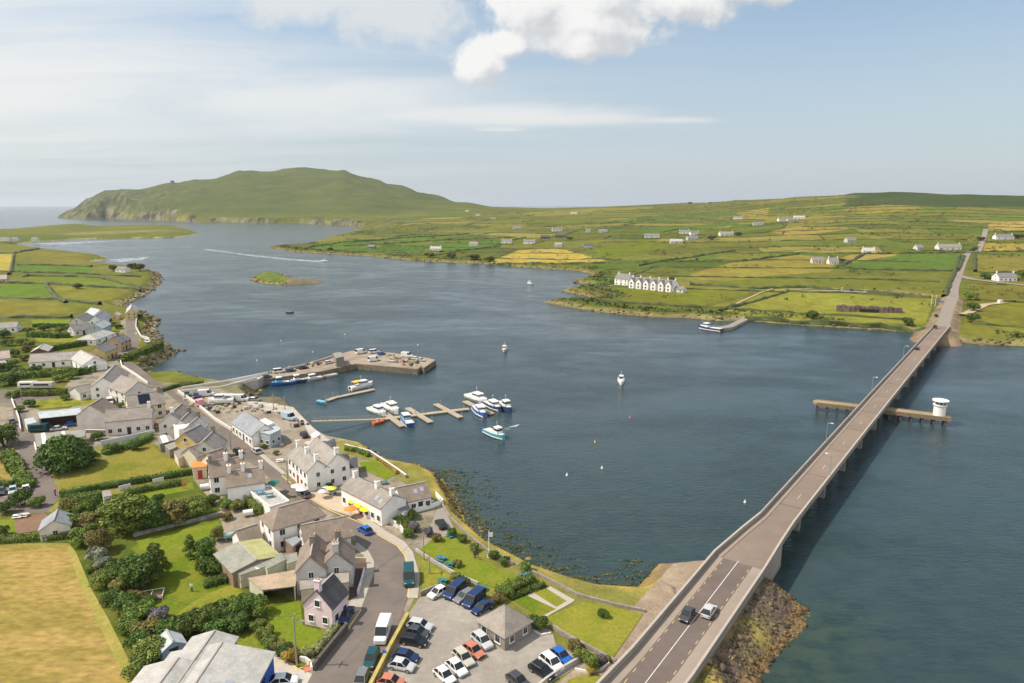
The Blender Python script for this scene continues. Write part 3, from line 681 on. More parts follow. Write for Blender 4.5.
def polyshed(label, pts, wall='grey', roof='slate', z0=Z0, name='shed', cat='shed', group=None, open_side=None, parapet=0.0, strips=None, dr=None, wins=0, inner='brown'):
    """building on a free polygon; each corner (px, py, roof height)"""
    W = [at3(p[0], p[1], z0 + p[2]) for p in pts]; hs = [p[2] for p in pts]
    a = sum(W[i].x * W[(i + 1) % len(W)].y - W[(i + 1) % len(W)].x * W[i].y for i in range(len(W)))
    if a < 0:
        W = W[::-1]; hs = hs[::-1]
        if open_side is not None: open_side = (len(W) - 2 - open_side) % len(W)
    c = sum(W, Vector()) / len(W); root = empty(name, (c.x, c.y, z0), 0, label, cat, group)
    L = [Vector((q.x - c.x, q.y - c.y, h)) for q, h in zip(W, hs)]; n = len(L)
    S = [Vector((q.x * .97, q.y * .97, q.z - .14)) for q in L]
    wb = MB()
    for i in range(n):
        if i == open_side: continue
        p, q = S[i], S[(i + 1) % n]; t = .18; nv = Vector((p.y - q.y, q.x - p.x, 0)).normalized() * t
        wb.add([(p.x, p.y, -.3), (q.x, q.y, -.3), (q.x, q.y, q.z), (p.x, p.y, p.z), (p.x + nv.x, p.y + nv.y, -.3), (q.x + nv.x, q.y + nv.y, -.3), (q.x + nv.x, q.y + nv.y, q.z), (p.x + nv.x, p.y + nv.y, p.z)],
               [(0, 1, 2, 3), (7, 6, 5, 4), (0, 3, 7, 4), (1, 5, 6, 2), (3, 2, 6, 7)])
    wb.build('wall', wallmat(wall), root)
    rb = MB(); rb.prism([(q.x, q.y) for q in L], [q.z - .14 for q in L], [q.z for q in L]); ro = rb.build('roof', roofmat(roof), root)
    if parapet:
        pb = MB()
        for i in range(n):
            p, q = L[i], L[(i + 1) % n]; d = (q - p); m_ = (p + q) / 2
            pb.box((m_.x, m_.y, m_.z + parapet / 2 + .003), (d.length - .2, .2, parapet), math.atan2(d.y, d.x))
        pb.build('parapet', wallmat(wall), ro)
    if strips:
        for (u, wd) in strips:
            p0 = L[0].lerp(L[1], u); p1 = L[-1].lerp(L[-2], u) if n == 4 else L[0]; dv = (L[1] - L[0]).normalized() * wd
            k = MB(); k.prism([(p0.x, p0.y), (p0.x + dv.x, p0.y + dv.y), (p1.x + dv.x, p1.y + dv.y), (p1.x, p1.y)], max(p0.z, p1.z) + .0 if abs(p0.z - p1.z) < .05 else [p0.z, p0.z, p1.z, p1.z], [p0.z + .04, p0.z + .04, p1.z + .04, p1.z + .04])
            k.build('roof_light', mat('roof_light', (.72, .70, .64), .4, .06), ro)
    if dr or wins:
        for i in range(n):
            p, q = S[i], S[(i + 1) % n]; d = q - p; nv = Vector((d.y, -d.x, 0)).normalized(); mid = (p + q) / 2
            wpos = Vector((mid.x + c.x, mid.y + c.y, 0))
            if i == open_side or not faces_cam(wpos, nv, .35): continue
            ang = math.atan2(d.y, d.x)
            if dr: door(root, (mid.x + nv.x * .03, mid.y + nv.y * .03, 0), ang, colr=dr); 
            for j in range(wins):
                t = (j + .5) / wins; t = t if not dr else t * .8 + .02; pos = p.lerp(q, t); window(root, (pos.x + nv.x * .02, pos.y + nv.y * .02, 1.5), ang, .9, .9)
            if dr: dr = None
    return root

# ------------------------------------------------------------------ flat surfaces on the village shelf
_fc = [0]
def flat(name, px, layer, m, zb=Z0, **kw):
    _fc[0] += 1; z = zb + .02 + layer * .014 + (_fc[0] % 11) * .0012; P = [at(a, b, z) for a, b in px]
    a = sum(P[i][0] * P[(i + 1) % len(P)][1] - P[(i + 1) % len(P)][0] * P[i][1] for i in range(len(P)))
    if a < 0: P = P[::-1]
    vo, _e, fo = delaunay_2d_cdt([Vector(p[:2]) for p in P], [], [list(range(len(P)))], 1, 1e-4)[:3]
    me = bpy.data.meshes.new(name); me.from_pydata([(v.x, v.y, z) for v in vo], [], [f if sum(vo[f[k]].x * vo[f[(k + 1) % len(f)]].y - vo[f[(k + 1) % len(f)]].x * vo[f[k]].y for k in range(len(f))) > 0 else f[::-1] for f in fo])
    me.materials.append(m); o = link(bpy.data.objects.new(name, me)); return tag(o, kind='structure')
def band(name, px, width, layer, m, zb=Z0, dash=None):
    """painted line along a polyline"""
    z = zb + .02 + layer * .012; P = [Vector((*at(a, b, z), 0)) for a, b in px]; mb = MB()
    for i in range(len(P) - 1):
        a, b = P[i], P[i + 1]; d = b - a; L = d.length; d = d / L; nv = Vector((-d.y, d.x, 0)) * width / 2; s = 0
        segs = [(0, L)] if not dash else [(q, min(q + dash[0], L)) for q in np.arange(0, L, dash[0] + dash[1])]
        for (s0, s1) in segs:
            p, q = a + d * s0, a + d * s1
            mb.add([(*(p - nv).xy, z), (*(q - nv).xy, z), (*(q + nv).xy, z), (*(p + nv).xy, z)], [(0, 1, 2, 3)])
    return tag(mb.build(name, m), kind='structure')
def run_wall(label, px, width, h, m, z0=Z0, name='stone_wall', cat='wall', world_pts=None, top=None, group=None):
    P = world_pts or [Vector((*at(a, b, z0), 0)) for a, b in px]; mb = MB()
    for i in range(len(P) - 1):
        a, b = P[i], P[i + 1]; d = b - a; e = width * .5 if i < len(P) - 2 else 0
        c = (a + b) / 2; mb.box((c.x, c.y, z0 + h / 2 - .15), (d.length + .001 * i, width - .004 * (i % 3), h + .3 + .006 * (i % 2)), math.atan2(d.y, d.x))
        if top is not None: mb.box((c.x, c.y, z0 + h + .05), (d.length + .02, width + .12 - .004 * (i % 3), .09 + .006 * (i % 2)), math.atan2(d.y, d.x), 1)
    return tag(mb.build(name, [m, top or m]), label, cat, group)

# ------------------------------------------------------------------ foliage
FOL = {
    'dark': foliage('leaf_dark', (.022, .044, .009), (.085, .140, .022)), 'mid': foliage('leaf_mid', (.036, .064, .011), (.135, .190, .028)),
    'light': foliage('leaf_light', (.05, .072, .014), (.18, .21, .04)), 'olive': foliage('leaf_olive', (.06, .06, .016), (.22, .20, .05)),
    'clip': foliage('leaf_clipped', (.038, .060, .010), (.14, .19, .03)), 'grey': foliage('leaf_greygreen', (.06, .075, .045), (.22, .24, .16)),
    'rust': foliage('leaf_rusty', (.05, .045, .014), (.18, .145, .045)), 'pale': foliage('leaf_pale_hedge', (.13, .15, .06), (.30, .34, .14)),
    'purple': foliage('leaf_lavender', (.05, .045, .05), (.20, .18, .20)), 'hedge': foliage('leaf_field_hedge', (.030, .042, .012), (.085, .098, .026)), 'gold': foliage('leaf_gold', (.12, .09, .015), (.42, .32, .05))}
TRUNK = mat('tree_bark', (.10, .075, .055), .95, .25, 2.5)
def leaf_quads(P, N, size, var):
    """P centres, N rough normals -> vertices, faces, face values"""
    n = len(P); R = RNG.normal(size=(n, 3)); N = N + R * .55; N /= np.linalg.norm(N, axis=1)[:, None] + 1e-9
    T = np.cross(N, RNG.normal(size=(n, 3))); T /= np.linalg.norm(T, axis=1)[:, None] + 1e-9; Bv = np.cross(N, T)
    s = size * RNG.uniform(.6, 1.35, n)[:, None]; e = RNG.uniform(.55, 1.0, n)[:, None]
    V = np.stack([P - T * s - Bv * s * e * .3, P - T * s * .1 - Bv * s * e, P + T * s + Bv * s * e * .25, P + T * s * .15 + Bv * s * e], 1)
    V += RNG.normal(size=V.shape) * size * .12
    F_ = np.arange(n * 4).reshape(n, 4); return V.reshape(-1, 3), F_, var
def leaf_mesh(name, V, F_, var, m):
    me = bpy.data.meshes.new(name); me.vertices.add(len(V)); me.vertices.foreach_set('co', V.astype(np.float32).ravel())
    me.loops.add(F_.size); me.loops.foreach_set('vertex_index', F_.ravel().astype(np.int32)); me.polygons.add(len(F_)); me.polygons.foreach_set('loop_start', np.arange(0, F_.size, 4, dtype=np.int32))
    me.update(calc_edges=True); a = me.attributes.new('var', 'FLOAT', 'FACE'); a.data.foreach_set('value', var.astype(np.float32)); me.materials.append(m); return me
def crown_mesh(name, m, lobes, nleaf, size, rng):
    """lobes: (x, y, z, r); leaves on and inside every lobe"""
    Ls = np.array(lobes); w = Ls[:, 3] ** 2; pick = rng.choice(len(Ls), nleaf, p=w / w.sum())
    D = rng.normal(size=(nleaf, 3)); D /= np.linalg.norm(D, axis=1)[:, None]; D[:, 2] = np.where(D[:, 2] < -.35, -D[:, 2], D[:, 2])
    rr = Ls[pick, 3] * np.where(rng.random(nleaf) < .72, rng.uniform(.88, 1.08, nleaf), rng.uniform(.35, .9, nleaf))
    P = Ls[pick, :3] + D * rr[:, None]
    tone = rng.uniform(.25, .95, len(Ls))[pick]
    var = np.clip(tone * .6 + rng.uniform(-.12, .45, nleaf), 0, 1)
    V, F_, var = leaf_quads(P, D * 1.0, size, var)
    return leaf_mesh(name, V, F_, var, m)
def make_lobes(r, h, n, rng, base=.35, cone=False):
    out = []
    for i in range(n):
        t = (i + .5) / n; z = h * (base + (1 - base) * (t ** .9) * .86)
        prof = (1 - .8 * t) if cone else math.sqrt(max(.08, 1 - ((t - .35) / .75) ** 2))
        a = i * 2.4 + rng.uniform(-.5, .5); d = r * prof * rng.uniform(.35, .72)
        lr = r * (.34 if cone else .42) * rng.uniform(.75, 1.25) * (prof * .5 + .5)
        out.append((d * math.cos(a), d * math.sin(a), min(z, h - lr * .8), lr))
    out.append((0, 0, h * .55, r * .5)); return out
_tm = {}
def tree_meshes(kind, style, k):
    key = (kind, style, k)
    if key not in _tm:
        rng = np.random.default_rng(abs(hash((kind, style))) % 1 + 100 * k + len(kind) * 7 + len(style) * 13 + ord(kind[0]) + ord(style[0]))
        if style == 'tree': lob = make_lobes(1.0, 2.0, 14, rng, .20); n, s = 4600, .062
        elif style == 'dome': lob = [(math.cos(2.4 * i) * .62 * math.sqrt(1 - ((i + .5) / 26) ** 1.6), math.sin(2.4 * i) * .62 * math.sqrt(1 - ((i + .5) / 26) ** 1.6), .16 + .78 * (i + .5) / 26, rng.uniform(.24, .36)) for i in range(26)] + [(0, 0, .45, .6)]; n, s = 5200, .055
        elif style == 'conifer': lob = make_lobes(1.0, 3.0, 16, rng, .14, True); n, s = 4200, .066
        else: lob = make_lobes(1.0, 1.25, 9, rng, .30); n, s = 3000, .070
        hgt = {'tree': 2.0, 'conifer': 3.0, 'dome': 1.2}.get(style, 1.25)
        c = crown_mesh('crown', FOL[kind], lob, n, s, rng)
        t = MB()
        if style != 'bush':
            t.cyl((0, 0, -.05), (.03, .02, hgt * .4), .085, .06, 7); t.cyl((.03, .02, hgt * .4), (.0, -.03, hgt * .8), .06, .02, 6)
            for i in range(5):
                a = i * 1.3; z = hgt * (.30 + .07 * i); t.cyl((.02, .01, z), (.5 * math.cos(a), .5 * math.sin(a), z + .3), .035, .012, 5)
        else:
            for i in range(4):
                a = i * 1.6; t.cyl((.05 * math.cos(a), .05 * math.sin(a), -.05), (.3 * math.cos(a), .3 * math.sin(a), .6), .04, .015, 5)
        _tm[key] = (c, t.mesh('trunk', TRUNK))
    return _tm[key]
_tc = [0]
def tree(label, px, py, r, h, kind='mid', style='tree', z0=Z0, cat=None, group=None, pos=None):
    x, y = at(px, py, z0) if pos is None else pos[:2]
    if pos is not None: z0 = pos[2]
    _tc[0] += 1; k = _tc[0] % 3; c, t = tree_meshes(kind, style, k)
    nm = {'dome': 'tree', 'tree': 'tree', 'conifer': 'conifer_tree', 'bush': 'shrub'}[style]
    root = empty(nm, (x, y, z0), RNG.uniform(0, 6.28), label, cat or {'dome': 'tree', 'tree': 'tree', 'conifer': 'tree', 'bush': 'shrub'}[style], group)
    hh = {'dome': 1.2, 'tree': 2.0, 'conifer': 3.0, 'bush': 1.25}[style]
    for nm2, me in (('crown', c), ('trunk', t)):
        o = link(bpy.data.objects.new(nm2, me), root); o.scale = (r, r, h / hh)
    return root
def hedge(label, px, w, h, kind='clip', z0=Z0, ragged=.18, dens=60, world_pts=None, size=.15, group=None, name='hedge', cat='hedge'):
    P = world_pts or [Vector((*at(a, b, z0), 0)) for a, b in px]; pts = []; nrm = []; var = []
    cb = MB()
    for i in range(len(P) - 1):
        a, b = P[i], P[i + 1]; d = b - a; L = d.length; d.normalize(); nv = Vector((-d.y, d.x, 0))
        n = int(L * dens * (w + 2 * h) / 3.4)
        t = RNG.uniform(0, L, n); u = RNG.uniform(-h, w + h, n); bulge = (vnoise(t + a.x, t * 0 + a.y, 1.6) - .5) * 2 * ragged
        off = np.where(u < 0, -w / 2, np.where(u > w, w / 2, u - w / 2)); z = np.where(u < 0, h + u, np.where(u > w, h - (u - w), h))
        nx = np.where(u < 0, -1, np.where(u > w, 1, 0)); nz = np.where((u >= 0) & (u <= w), 1, .25)
        off = off * (1 + bulge) + RNG.normal(0, .05, n); z = z * (1 + bulge * .6) + RNG.normal(0, .05, n)
        pts.append(np.stack([a.x + d.x * t + nv.x * off, a.y + d.y * t + nv.y * off, z0 + np.maximum(z, .02)], 1))
        nrm.append(np.stack([nv.x * nx, nv.y * nx, nz], 1)); var.append(np.clip(.25 + .5 * vnoise(t, off + a.x, 1.2) + RNG.uniform(-.15, .3, n), 0, 1))
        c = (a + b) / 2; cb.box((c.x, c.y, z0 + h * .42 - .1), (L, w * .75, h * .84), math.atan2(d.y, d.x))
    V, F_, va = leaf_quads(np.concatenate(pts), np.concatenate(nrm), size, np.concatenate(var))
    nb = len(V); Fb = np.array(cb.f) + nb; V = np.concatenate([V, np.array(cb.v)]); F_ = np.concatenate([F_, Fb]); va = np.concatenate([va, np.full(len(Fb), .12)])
    o = link(bpy.data.objects.new(name, leaf_mesh(name, V, F_, va, FOL[kind]))); return tag(o, label, cat, group)

# ------------------------------------------------------------------ vehicles
TYRE = mat('tyre_rubber', (.018, .018, .018), .9, .1); RIM = mat('wheel_rim', (.42, .42, .43), .35, .05, metal=.7)
CGLASS = mat('car_glass', (.014, .018, .022), .14, .1, spec=.5)
LAMP = mat('headlamp_lens', (.62, .64, .66), .15, .05); TAIL = mat('tail_lamp_lens', (.38, .02, .02), .25, .05)
PAINT = dict(white=(.66, .66, .65), silver=(.46, .47, .48), grey=(.17, .175, .18), black=(.016, .017, .019), navy=(.018, .035, .105), blue=(.02, .11, .42), red=(.16, .003, .008), pink=(.66, .30, .34), teal=(.014, .065, .07), beige=(.45, .42, .36), green=(.03, .10, .07), darkgrey=(.055, .058, .062), paleblue=(.36, .45, .52), orange=(.6, .2, .04))
def paint(c):
    k = 'paint_' + c
    if k in M: return M[k]
    m = mat(k, PAINT[c], .28, .04, .8, spec=.35); b = m.node_tree.nodes['Principled BSDF']; b.inputs['Coat Weight'].default_value = .3; b.inputs['Coat Roughness'].default_value = .06; return m
SPEC = {  # length, width, height, belt height, bonnet fraction, windscreen end, roof end, tail
    'hatch': (3.95, 1.68, 1.44, .90, .24, .42, .80, .975), 'saloon': (4.35, 1.72, 1.40, .88, .26, .43, .72, .87), 'suv': (4.2, 1.76, 1.62, 1.0, .23, .38, .86, .985),
    'estate': (4.3, 1.72, 1.45, .90, .25, .41, .87, .985), 'van': (5.3, 2.0, 2.35, 1.25, .15, .28, .985, .995), 'minibus': (4.9, 1.92, 1.95, 1.10, .17, .30, .96, .99), 'pickup': (5.2, 1.86, 1.78, 1.05, .25, .36, .58, .62)}
_cm = {}
def loft(sections, closed=True):
    """sections: lists of equal-length rings"""
    mb = MB(); n = len(sections[0]); V = [p for s in sections for p in s]
    Fs = [(i * n + j, i * n + (j + 1) % n, (i + 1) * n + (j + 1) % n, (i + 1) * n + j) for i in range(len(sections) - 1) for j in range(n)]
    Fs += [tuple(range(n - 1, -1, -1)), tuple((len(sections) - 1) * n + j for j in range(n))]
    mb.add(V, Fs); return mb
def car_meshes(kind, colr):
    k = (kind, colr)
    if k in _cm: return _cm[k]
    L, W, Hh, belt, bo, ws, re, tl = SPEC[kind]; hw = W / 2; van = kind in ('van', 'minibus')
    def ring(x, w, zt, zb=.24): return [(x, -w * .93, zb), (x, -w, zb + .18), (x, -w, zt - .22), (x, -w * .93, zt - .05), (x, -w * .78, zt), (x, w * .78, zt), (x, w * .93, zt - .05), (x, w, zt - .22), (x, w, zb + .18), (x, w * .93, zb)]
    X = lambda f: L / 2 - f * L
    hood = belt - (.06 if not van else .05)
    secs = [ring(X(0), hw * .78, hood - .26, .34), ring(X(.02), hw * .9, hood - .16, .26), ring(X(.07), hw * .97, hood - .08), ring(X(bo), hw, belt), ring(X(.5), hw, belt), ring(X(tl - .06), hw * .99, belt), ring(X(.985), hw * .94, belt - .05, .28), ring(X(1), hw * .86, belt - .16, .36)]
    body = loft(secs)
    rw = hw * (.80 if not van else .90)
    top = Hh
    # greenhouse glass
    gl = MB(); gz = belt - .02
    b4 = [(X(bo), -hw * .93, gz), (X(bo), hw * .93, gz), (X(tl), hw * .95, gz), (X(tl), -hw * .95, gz)]; t4 = [(X(ws), -rw, top - .05), (X(ws), rw, top - .05), (X(re), rw, top - .05), (X(re), -rw, top - .05)]
    gl.add(b4 + t4, [(0, 1, 2, 3), (7, 6, 5, 4), (0, 4, 5, 1), (1, 5, 6, 2), (2, 6, 7, 3), (3, 7, 4, 0)][::1])
    # roof panel and pillars in body colour
    rf = [(X(ws + .01), -rw * .97, top - .06), (X(ws + .01), rw * .97, top - .06), (X(re - .005), rw * .97, top - .06), (X(re - .005), -rw * .97, top - .06)]
    e = .03
    body.add([(x, y * 1.03, z) for x, y, z in rf] + [(x * .985, y * .93, top) for x, y, z in rf], [(3, 2, 1, 0), (4, 5, 6, 7), (0, 1, 5, 4), (1, 2, 6, 5), (2, 3, 7, 6), (3, 0, 4, 7)])
    def pillar(f_b, f_t, s, w=.09):
        body.add([(X(f_b) + w / 2, s * (hw * .945 + .015), gz), (X(f_b) - w / 2, s * (hw * .945 + .015), gz), (X(f_t) - w / 2, s * (rw + .02), top - .05), (X(f_t) + w / 2, s * (rw + .02), top - .05),
                  (X(f_b) + w / 2, s * (hw * .945 - .06), gz), (X(f_b) - w / 2, s * (hw * .945 - .06), gz), (X(f_t) - w / 2, s * (rw - .06), top - .05), (X(f_t) + w / 2, s * (rw - .06), top - .05)],
                 [(0, 1, 2, 3), (7, 6, 5, 4), (0, 4, 5, 1), (1, 5, 6, 2), (2, 6, 7, 3), (3, 7, 4, 0)])
    for s in (-1, 1):
        pillar(bo + .01, ws + .01, s); pillar(tl - .02, re - .015, s, .13)
        mid = (ws + re) / 2; pillar(mid, mid, s, .1 if not van else .16)
    if kind == 'van':          # panelled load bay
        for s in (-1, 1):
            x0, x1 = X(.40), X(.985)
            body.add([(x0, s * hw * .985, belt - .08), (x1, s * hw * .985, belt - .08), (x1, s * (rw + .03), top - .06), (x0, s * (rw + .03), top - .06), (x0, s * hw * .9, belt - .08), (x1, s * hw * .9, belt - .08), (x1, s * (rw - .06), top - .06), (x0, s * (rw - .06), top - .06)],
                     [(0, 1, 2, 3), (7, 6, 5, 4), (0, 4, 5, 1), (1, 5, 6, 2), (2, 6, 7, 3), (3, 7, 4, 0)])
    if kind == 'pickup':
        x0, x1 = X(.64), X(.985)
        for s in (-1, 1): body.box(((x0 + x1) / 2, s * hw * .90, belt + .06), (x0 - x1, .12, .24))
        body.box((x1 + .06, 0, belt + .06), (.12, W * .84, .24))
    def fin(mb, name, m):
        me = mb.mesh(name, m); bm = bmesh.new(); bm.from_mesh(me); bmesh.ops.recalc_face_normals(bm, faces=bm.faces); bm.to_mesh(me); bm.free(); return me
    wh = MB(); wh.cyl((0, -.11, 0), (0, .11, 0), .33, .33, 14); wh.cyl((0, -.118, 0), (0, .118, 0), .20, .20, 12, 1)
    hl = MB(); hl.box((0, 0, 0), (.14, .34, .16)); 
    grn = fin(gl, 'windows', CGLASS)
    _cm[k] = (fin(body, 'body', paint(colr)), grn, wh.mesh('wheel', [TYRE, RIM]), hl.mesh('headlight', LAMP), hl.mesh('tail_light', TAIL), SPEC[kind], hood)
    return _cm[k]
def car(label, px, py, fx, fy, kind='hatch', colr='silver', z0=Z0 + .05, cat=None, group=None, world_xy=None, heading=None, name=None):
    """car whose centre stands at pixel (px,py) and whose nose points toward pixel (fx,fy)"""
    x, y = world_xy or at(px, py, z0 + .5)
    if heading is None: u, v = at(fx, fy, z0 + .5); heading = math.atan2(v - y, u - x)
    bm_, gm, wm, hm, tm, sp, hood = car_meshes(kind, colr); L, W = sp[0], sp[1]
    nm = name or {'van': 'van', 'minibus': 'minibus', 'pickup': 'pickup_truck'}.get(kind, 'car')
    root = empty(nm, (x, y, z0), heading, label, cat or {'van': 'van', 'minibus': 'van', 'pickup': 'pickup'}.get(kind, 'car'), group)
    link(bpy.data.objects.new('body', bm_), root); link(bpy.data.objects.new('windows', gm), root)
    for sx in (-1, 1):
        for sy in (-1, 1):
            o = link(bpy.data.objects.new('wheel', wm), root); o.location = (sx * L * .31, sy * (W / 2 - .09), .33)
    for sy in (-1, 1):
        o = link(bpy.data.objects.new('headlight', hm), root); o.location = (L / 2 - .09, sy * W * .33, hood - .26)
        o = link(bpy.data.objects.new('tail_light', tm), root); o.location = (-L / 2 + .05, sy * W * .36, hood - .18)
    return root

# ------------------------------------------------------------------ boats
HULLP = dict(white=(.74, .74, .72), blue=(.03, .10, .32), orange=(.55, .14, .04), red=(.50, .05, .04), teal=(.05, .28, .36), grey=(.42, .42, .41), navy=(.03, .05, .12), green=(.05, .16, .12), lightblue=(.15, .38, .55))
def hullmat(c): return mat('hull_' + c, HULLP[c], .35, .06, 1.0, spec=.45)
DECK = mat('boat_deck', (.55, .53, .49), .7, .1); CANVAS = mat('yellow_canvas', (.72, .45, .03), .8, .08); 
def boat(label, px, py, fx, fy, L=9.0, hull='white', upper='white', style='cabin', canopy=None, z0=0.0, cat='boat', group=None, name=None, pos=None, heading=None, mast=True, boot=None):
    x, y = at(px, py, z0 + .4) if pos is None else pos
    if heading is None: u, v = at(fx, fy, z0 + .4); heading = math.atan2(v - y, u - x)
    nm = name or {'cabin': 'motor_boat', 'rib': 'inflatable_boat', 'skiff': 'rowing_boat', 'trawler': 'fishing_boat'}[style]
    root = empty(nm, (x, y, z0), heading, label, cat, group); W = L * (.32 if style != 'rib' else .38); hw = W / 2; fb = L * .10 + .25
    def ring(fx_, w, zt, keel): return [(fx_ * L, 0, keel), (fx_ * L, -w * .72, keel * .4 + .02), (fx_ * L, -w, zt * .55), (fx_ * L, -w, zt), (fx_ * L, -w * .9, zt), (fx_ * L, w * .9, zt), (fx_ * L, w, zt), (fx_ * L, w, zt * .55), (fx_ * L, w * .72, keel * .4 + .02)]
    hb = loft([ring(-.5, hw * .86, fb, -.3), ring(-.2, hw, fb, -.35), ring(.1, hw * .98, fb * 1.06, -.35), ring(.32, hw * .7, fb * 1.2, -.3), ring(.45, hw * .32, fb * 1.36, -.2), ring(.5, hw * .04, fb * 1.45, .1)])
    ho = hb.build('hull', hullmat(hull), root)
    if boot:
        s = loft([[(p[0] * 1.001, p[1] * 1.02, p[2]) for p in r] for r in ([ring(-.495, hw * .865, fb * .45, -.2), ring(-.2, hw * 1.0, fb * .45, -.2), ring(.1, hw * .985, fb * .45, -.2), ring(.32, hw * .7, fb * .5, -.2), ring(.45, hw * .33, fb * .5, -.1)])]); s.build('boot_stripe', hullmat(boot), ho)
    d = MB()
    if style == 'rib':
        for s in (-1, 1):
            d.cyl((-.48 * L, s * hw * .95, fb), (.2 * L, s * hw * .95, fb), .26, .26, 9); d.cyl((.2 * L, s * hw * .95, fb), (.48 * L, s * .06, fb * 1.35), .26, .2, 9)
        d.build('tube', hullmat(hull), root); c = MB(); c.box((-.05 * L, 0, fb + .45), (.9, .7, 1.0)); c.build('console', hullmat('grey'), root)
    elif style == 'skiff':
        for t in (-.25, .08): d.box((t * L, 0, fb + .02), (.28, W * .8, .06))
        d.build('seat', DECK, root)
    else:
        d.box((-.17 * L, 0, fb + .03), (L * .60, W * .82, .06)); d.build('deck', DECK, root)
        cx, cl, cw, ch = (.06, .34, .74, 1.55) if style == 'cabin' else (.16, .22, .66, 2.1)
        c = MB(); c.box((cx * L, 0, fb + ch * .5), (cl * L, W * cw, ch), 0, 0, .86); co = c.build('cabin', hullmat(upper), root)
        g = MB(); g.box((cx * L, 0, fb + ch * .68), (cl * L * .955, W * cw * .955, ch * .30), 0, 0, .93); g.build('window', GLASS, co)
        r = MB(); r.box((cx * L - .1, 0, fb + ch + .05), (cl * L * .98, W * cw * .95, .1)); r.build('cabin_roof', hullmat('white'), co)
        f = MB(); f.box((.32 * L, 0, fb * 1.2 + .1), (L * .2, W * .4, .3), 0, 0, .8); f.build('foredeck_hatch', hullmat(upper), root)
        ra = MB()
        for s in (-1, 1):
            pr = [(-.48, .84), (-.2, .96), (.1, .94), (.32, .66), (.46, .26)]
            for (a, b), (a2, b2) in zip(pr[:-1], pr[1:]): ra.cyl((a * L, s * b * hw, fb + .7), (a2 * L, s * b2 * hw, fb + .7 + (.25 if a2 > .2 else 0)), .025, .025, 5)
            for a, b in pr: ra.cyl((a * L, s * b * hw, fb), (a * L, s * b * hw, fb + .72), .022, .022, 5)
        ra.build('rail', METAL, root)
        if mast:
            m_ = MB(); m_.cyl((cx * L - .2 * cl * L, 0, fb + ch), (cx * L - .25 * cl * L, 0, fb + ch + L * .22), .05, .03, 6); m_.cyl((cx * L - .22 * cl * L, -.5, fb + ch + L * .15), (cx * L - .22 * cl * L, .5, fb + ch + L * .15), .03, .03, 5); m_.build('mast', hullmat('white'), root)
        if canopy:
            k = MB(); k.box((-.22 * L, 0, fb + 1.75), (L * .30, W * .8, .1), 0, 0, .94)
            for sx in (-1, 1):
                for sy in (-1, 1): k.cyl((-.22 * L + sx * L * .14, sy * W * .37, fb), (-.22 * L + sx * L * .14, sy * W * .37, fb + 1.75), .03, .03, 5)
            k.build('canopy', CANVAS, root)
        if style == 'cabin':
            e = MB(); e.box((-.53 * L, 0, fb * .8), (.5, .45, .9), 0, 0, .8); e.build('outboard_engine', DARKM, root)
    return root
# ------------------------------------------------------------------ surfaces of the village shelf
ASPH = mat('asphalt_worn', (.17, .142, .124), .93, .10, .5, second=(.13, .11, .098), sc2=.12, amt2=.7, spec=.15)
ASPHD = mat('asphalt_dark', (.125, .105, .095), .93, .10, .6, second=(.155, .13, .115), sc2=.2, amt2=.5, spec=.15)
PAVE = mat('pavement_concrete', (.38, .34, .29), .92, .08, 1.4, second=(.36, .32, .27), sc2=.3, spec=.15)
GRAV = mat('gravel_beige', (.315, .285, .245), .96, .12, 1.2, second=(.24, .215, .185), sc2=.14, amt2=.8, bump=.3, spec=.1)
YARD = mat('yard_ground', (.27, .23, .18), .96, .2, .9, second=(.15, .14, .085), sc2=.16, amt2=.85, bump=.3, spec=.1)
EARTH = mat('bare_soil', (.19, .115, .08), .98, .14, 1.5, second=(.24, .16, .11), sc2=.3, spec=.05)
CONCS = mat('concrete_slab', (.45, .41, .36), .92, .1, .9, second=(.34, .305, .265), sc2=.2, amt2=.7, spec=.15)
def grass(name, a, b, c=None, sc2=.18, streak=None): return mat(name, a, .97, .22, 1.8, second=b, sc2=sc2, amt2=.9, bump=.5, spec=.05, streak=streak)
LAWN = grass('grass_mown', (.135, .18, .016), (.175, .19, .026)); LAWN2 = grass('grass_dry_lawn', (.215, .205, .032), (.165, .185, .022)); LAWN3 = grass('grass_garden', (.105, .155, .013), (.165, .17, .022))
MEAD = grass('meadow_rough', (.205, .180, .036), (.13, .145, .02), sc2=.11); ROUGH = grass('grass_rough', (.065, .095, .014), (.13, .13, .028), sc2=.14)
HAY = mat('hay_stubble', (.315, .222, .072), .98, .36, 1.2, second=(.225, .175, .045), sc2=.20, amt2=.95, bump=.4, spec=.05, streak=((.40, .85, 1), (0, 0, rad(3))))
HAY2 = grass('hay_margin', (.26, .24, .055), (.33, .27, .08))
WHITEP = mat('road_paint_white', (.66, .64, .60), .8, .12, 1.5); YELP = mat('road_paint_yellow', (.66, .46, .12), .8, .12, 1.5)

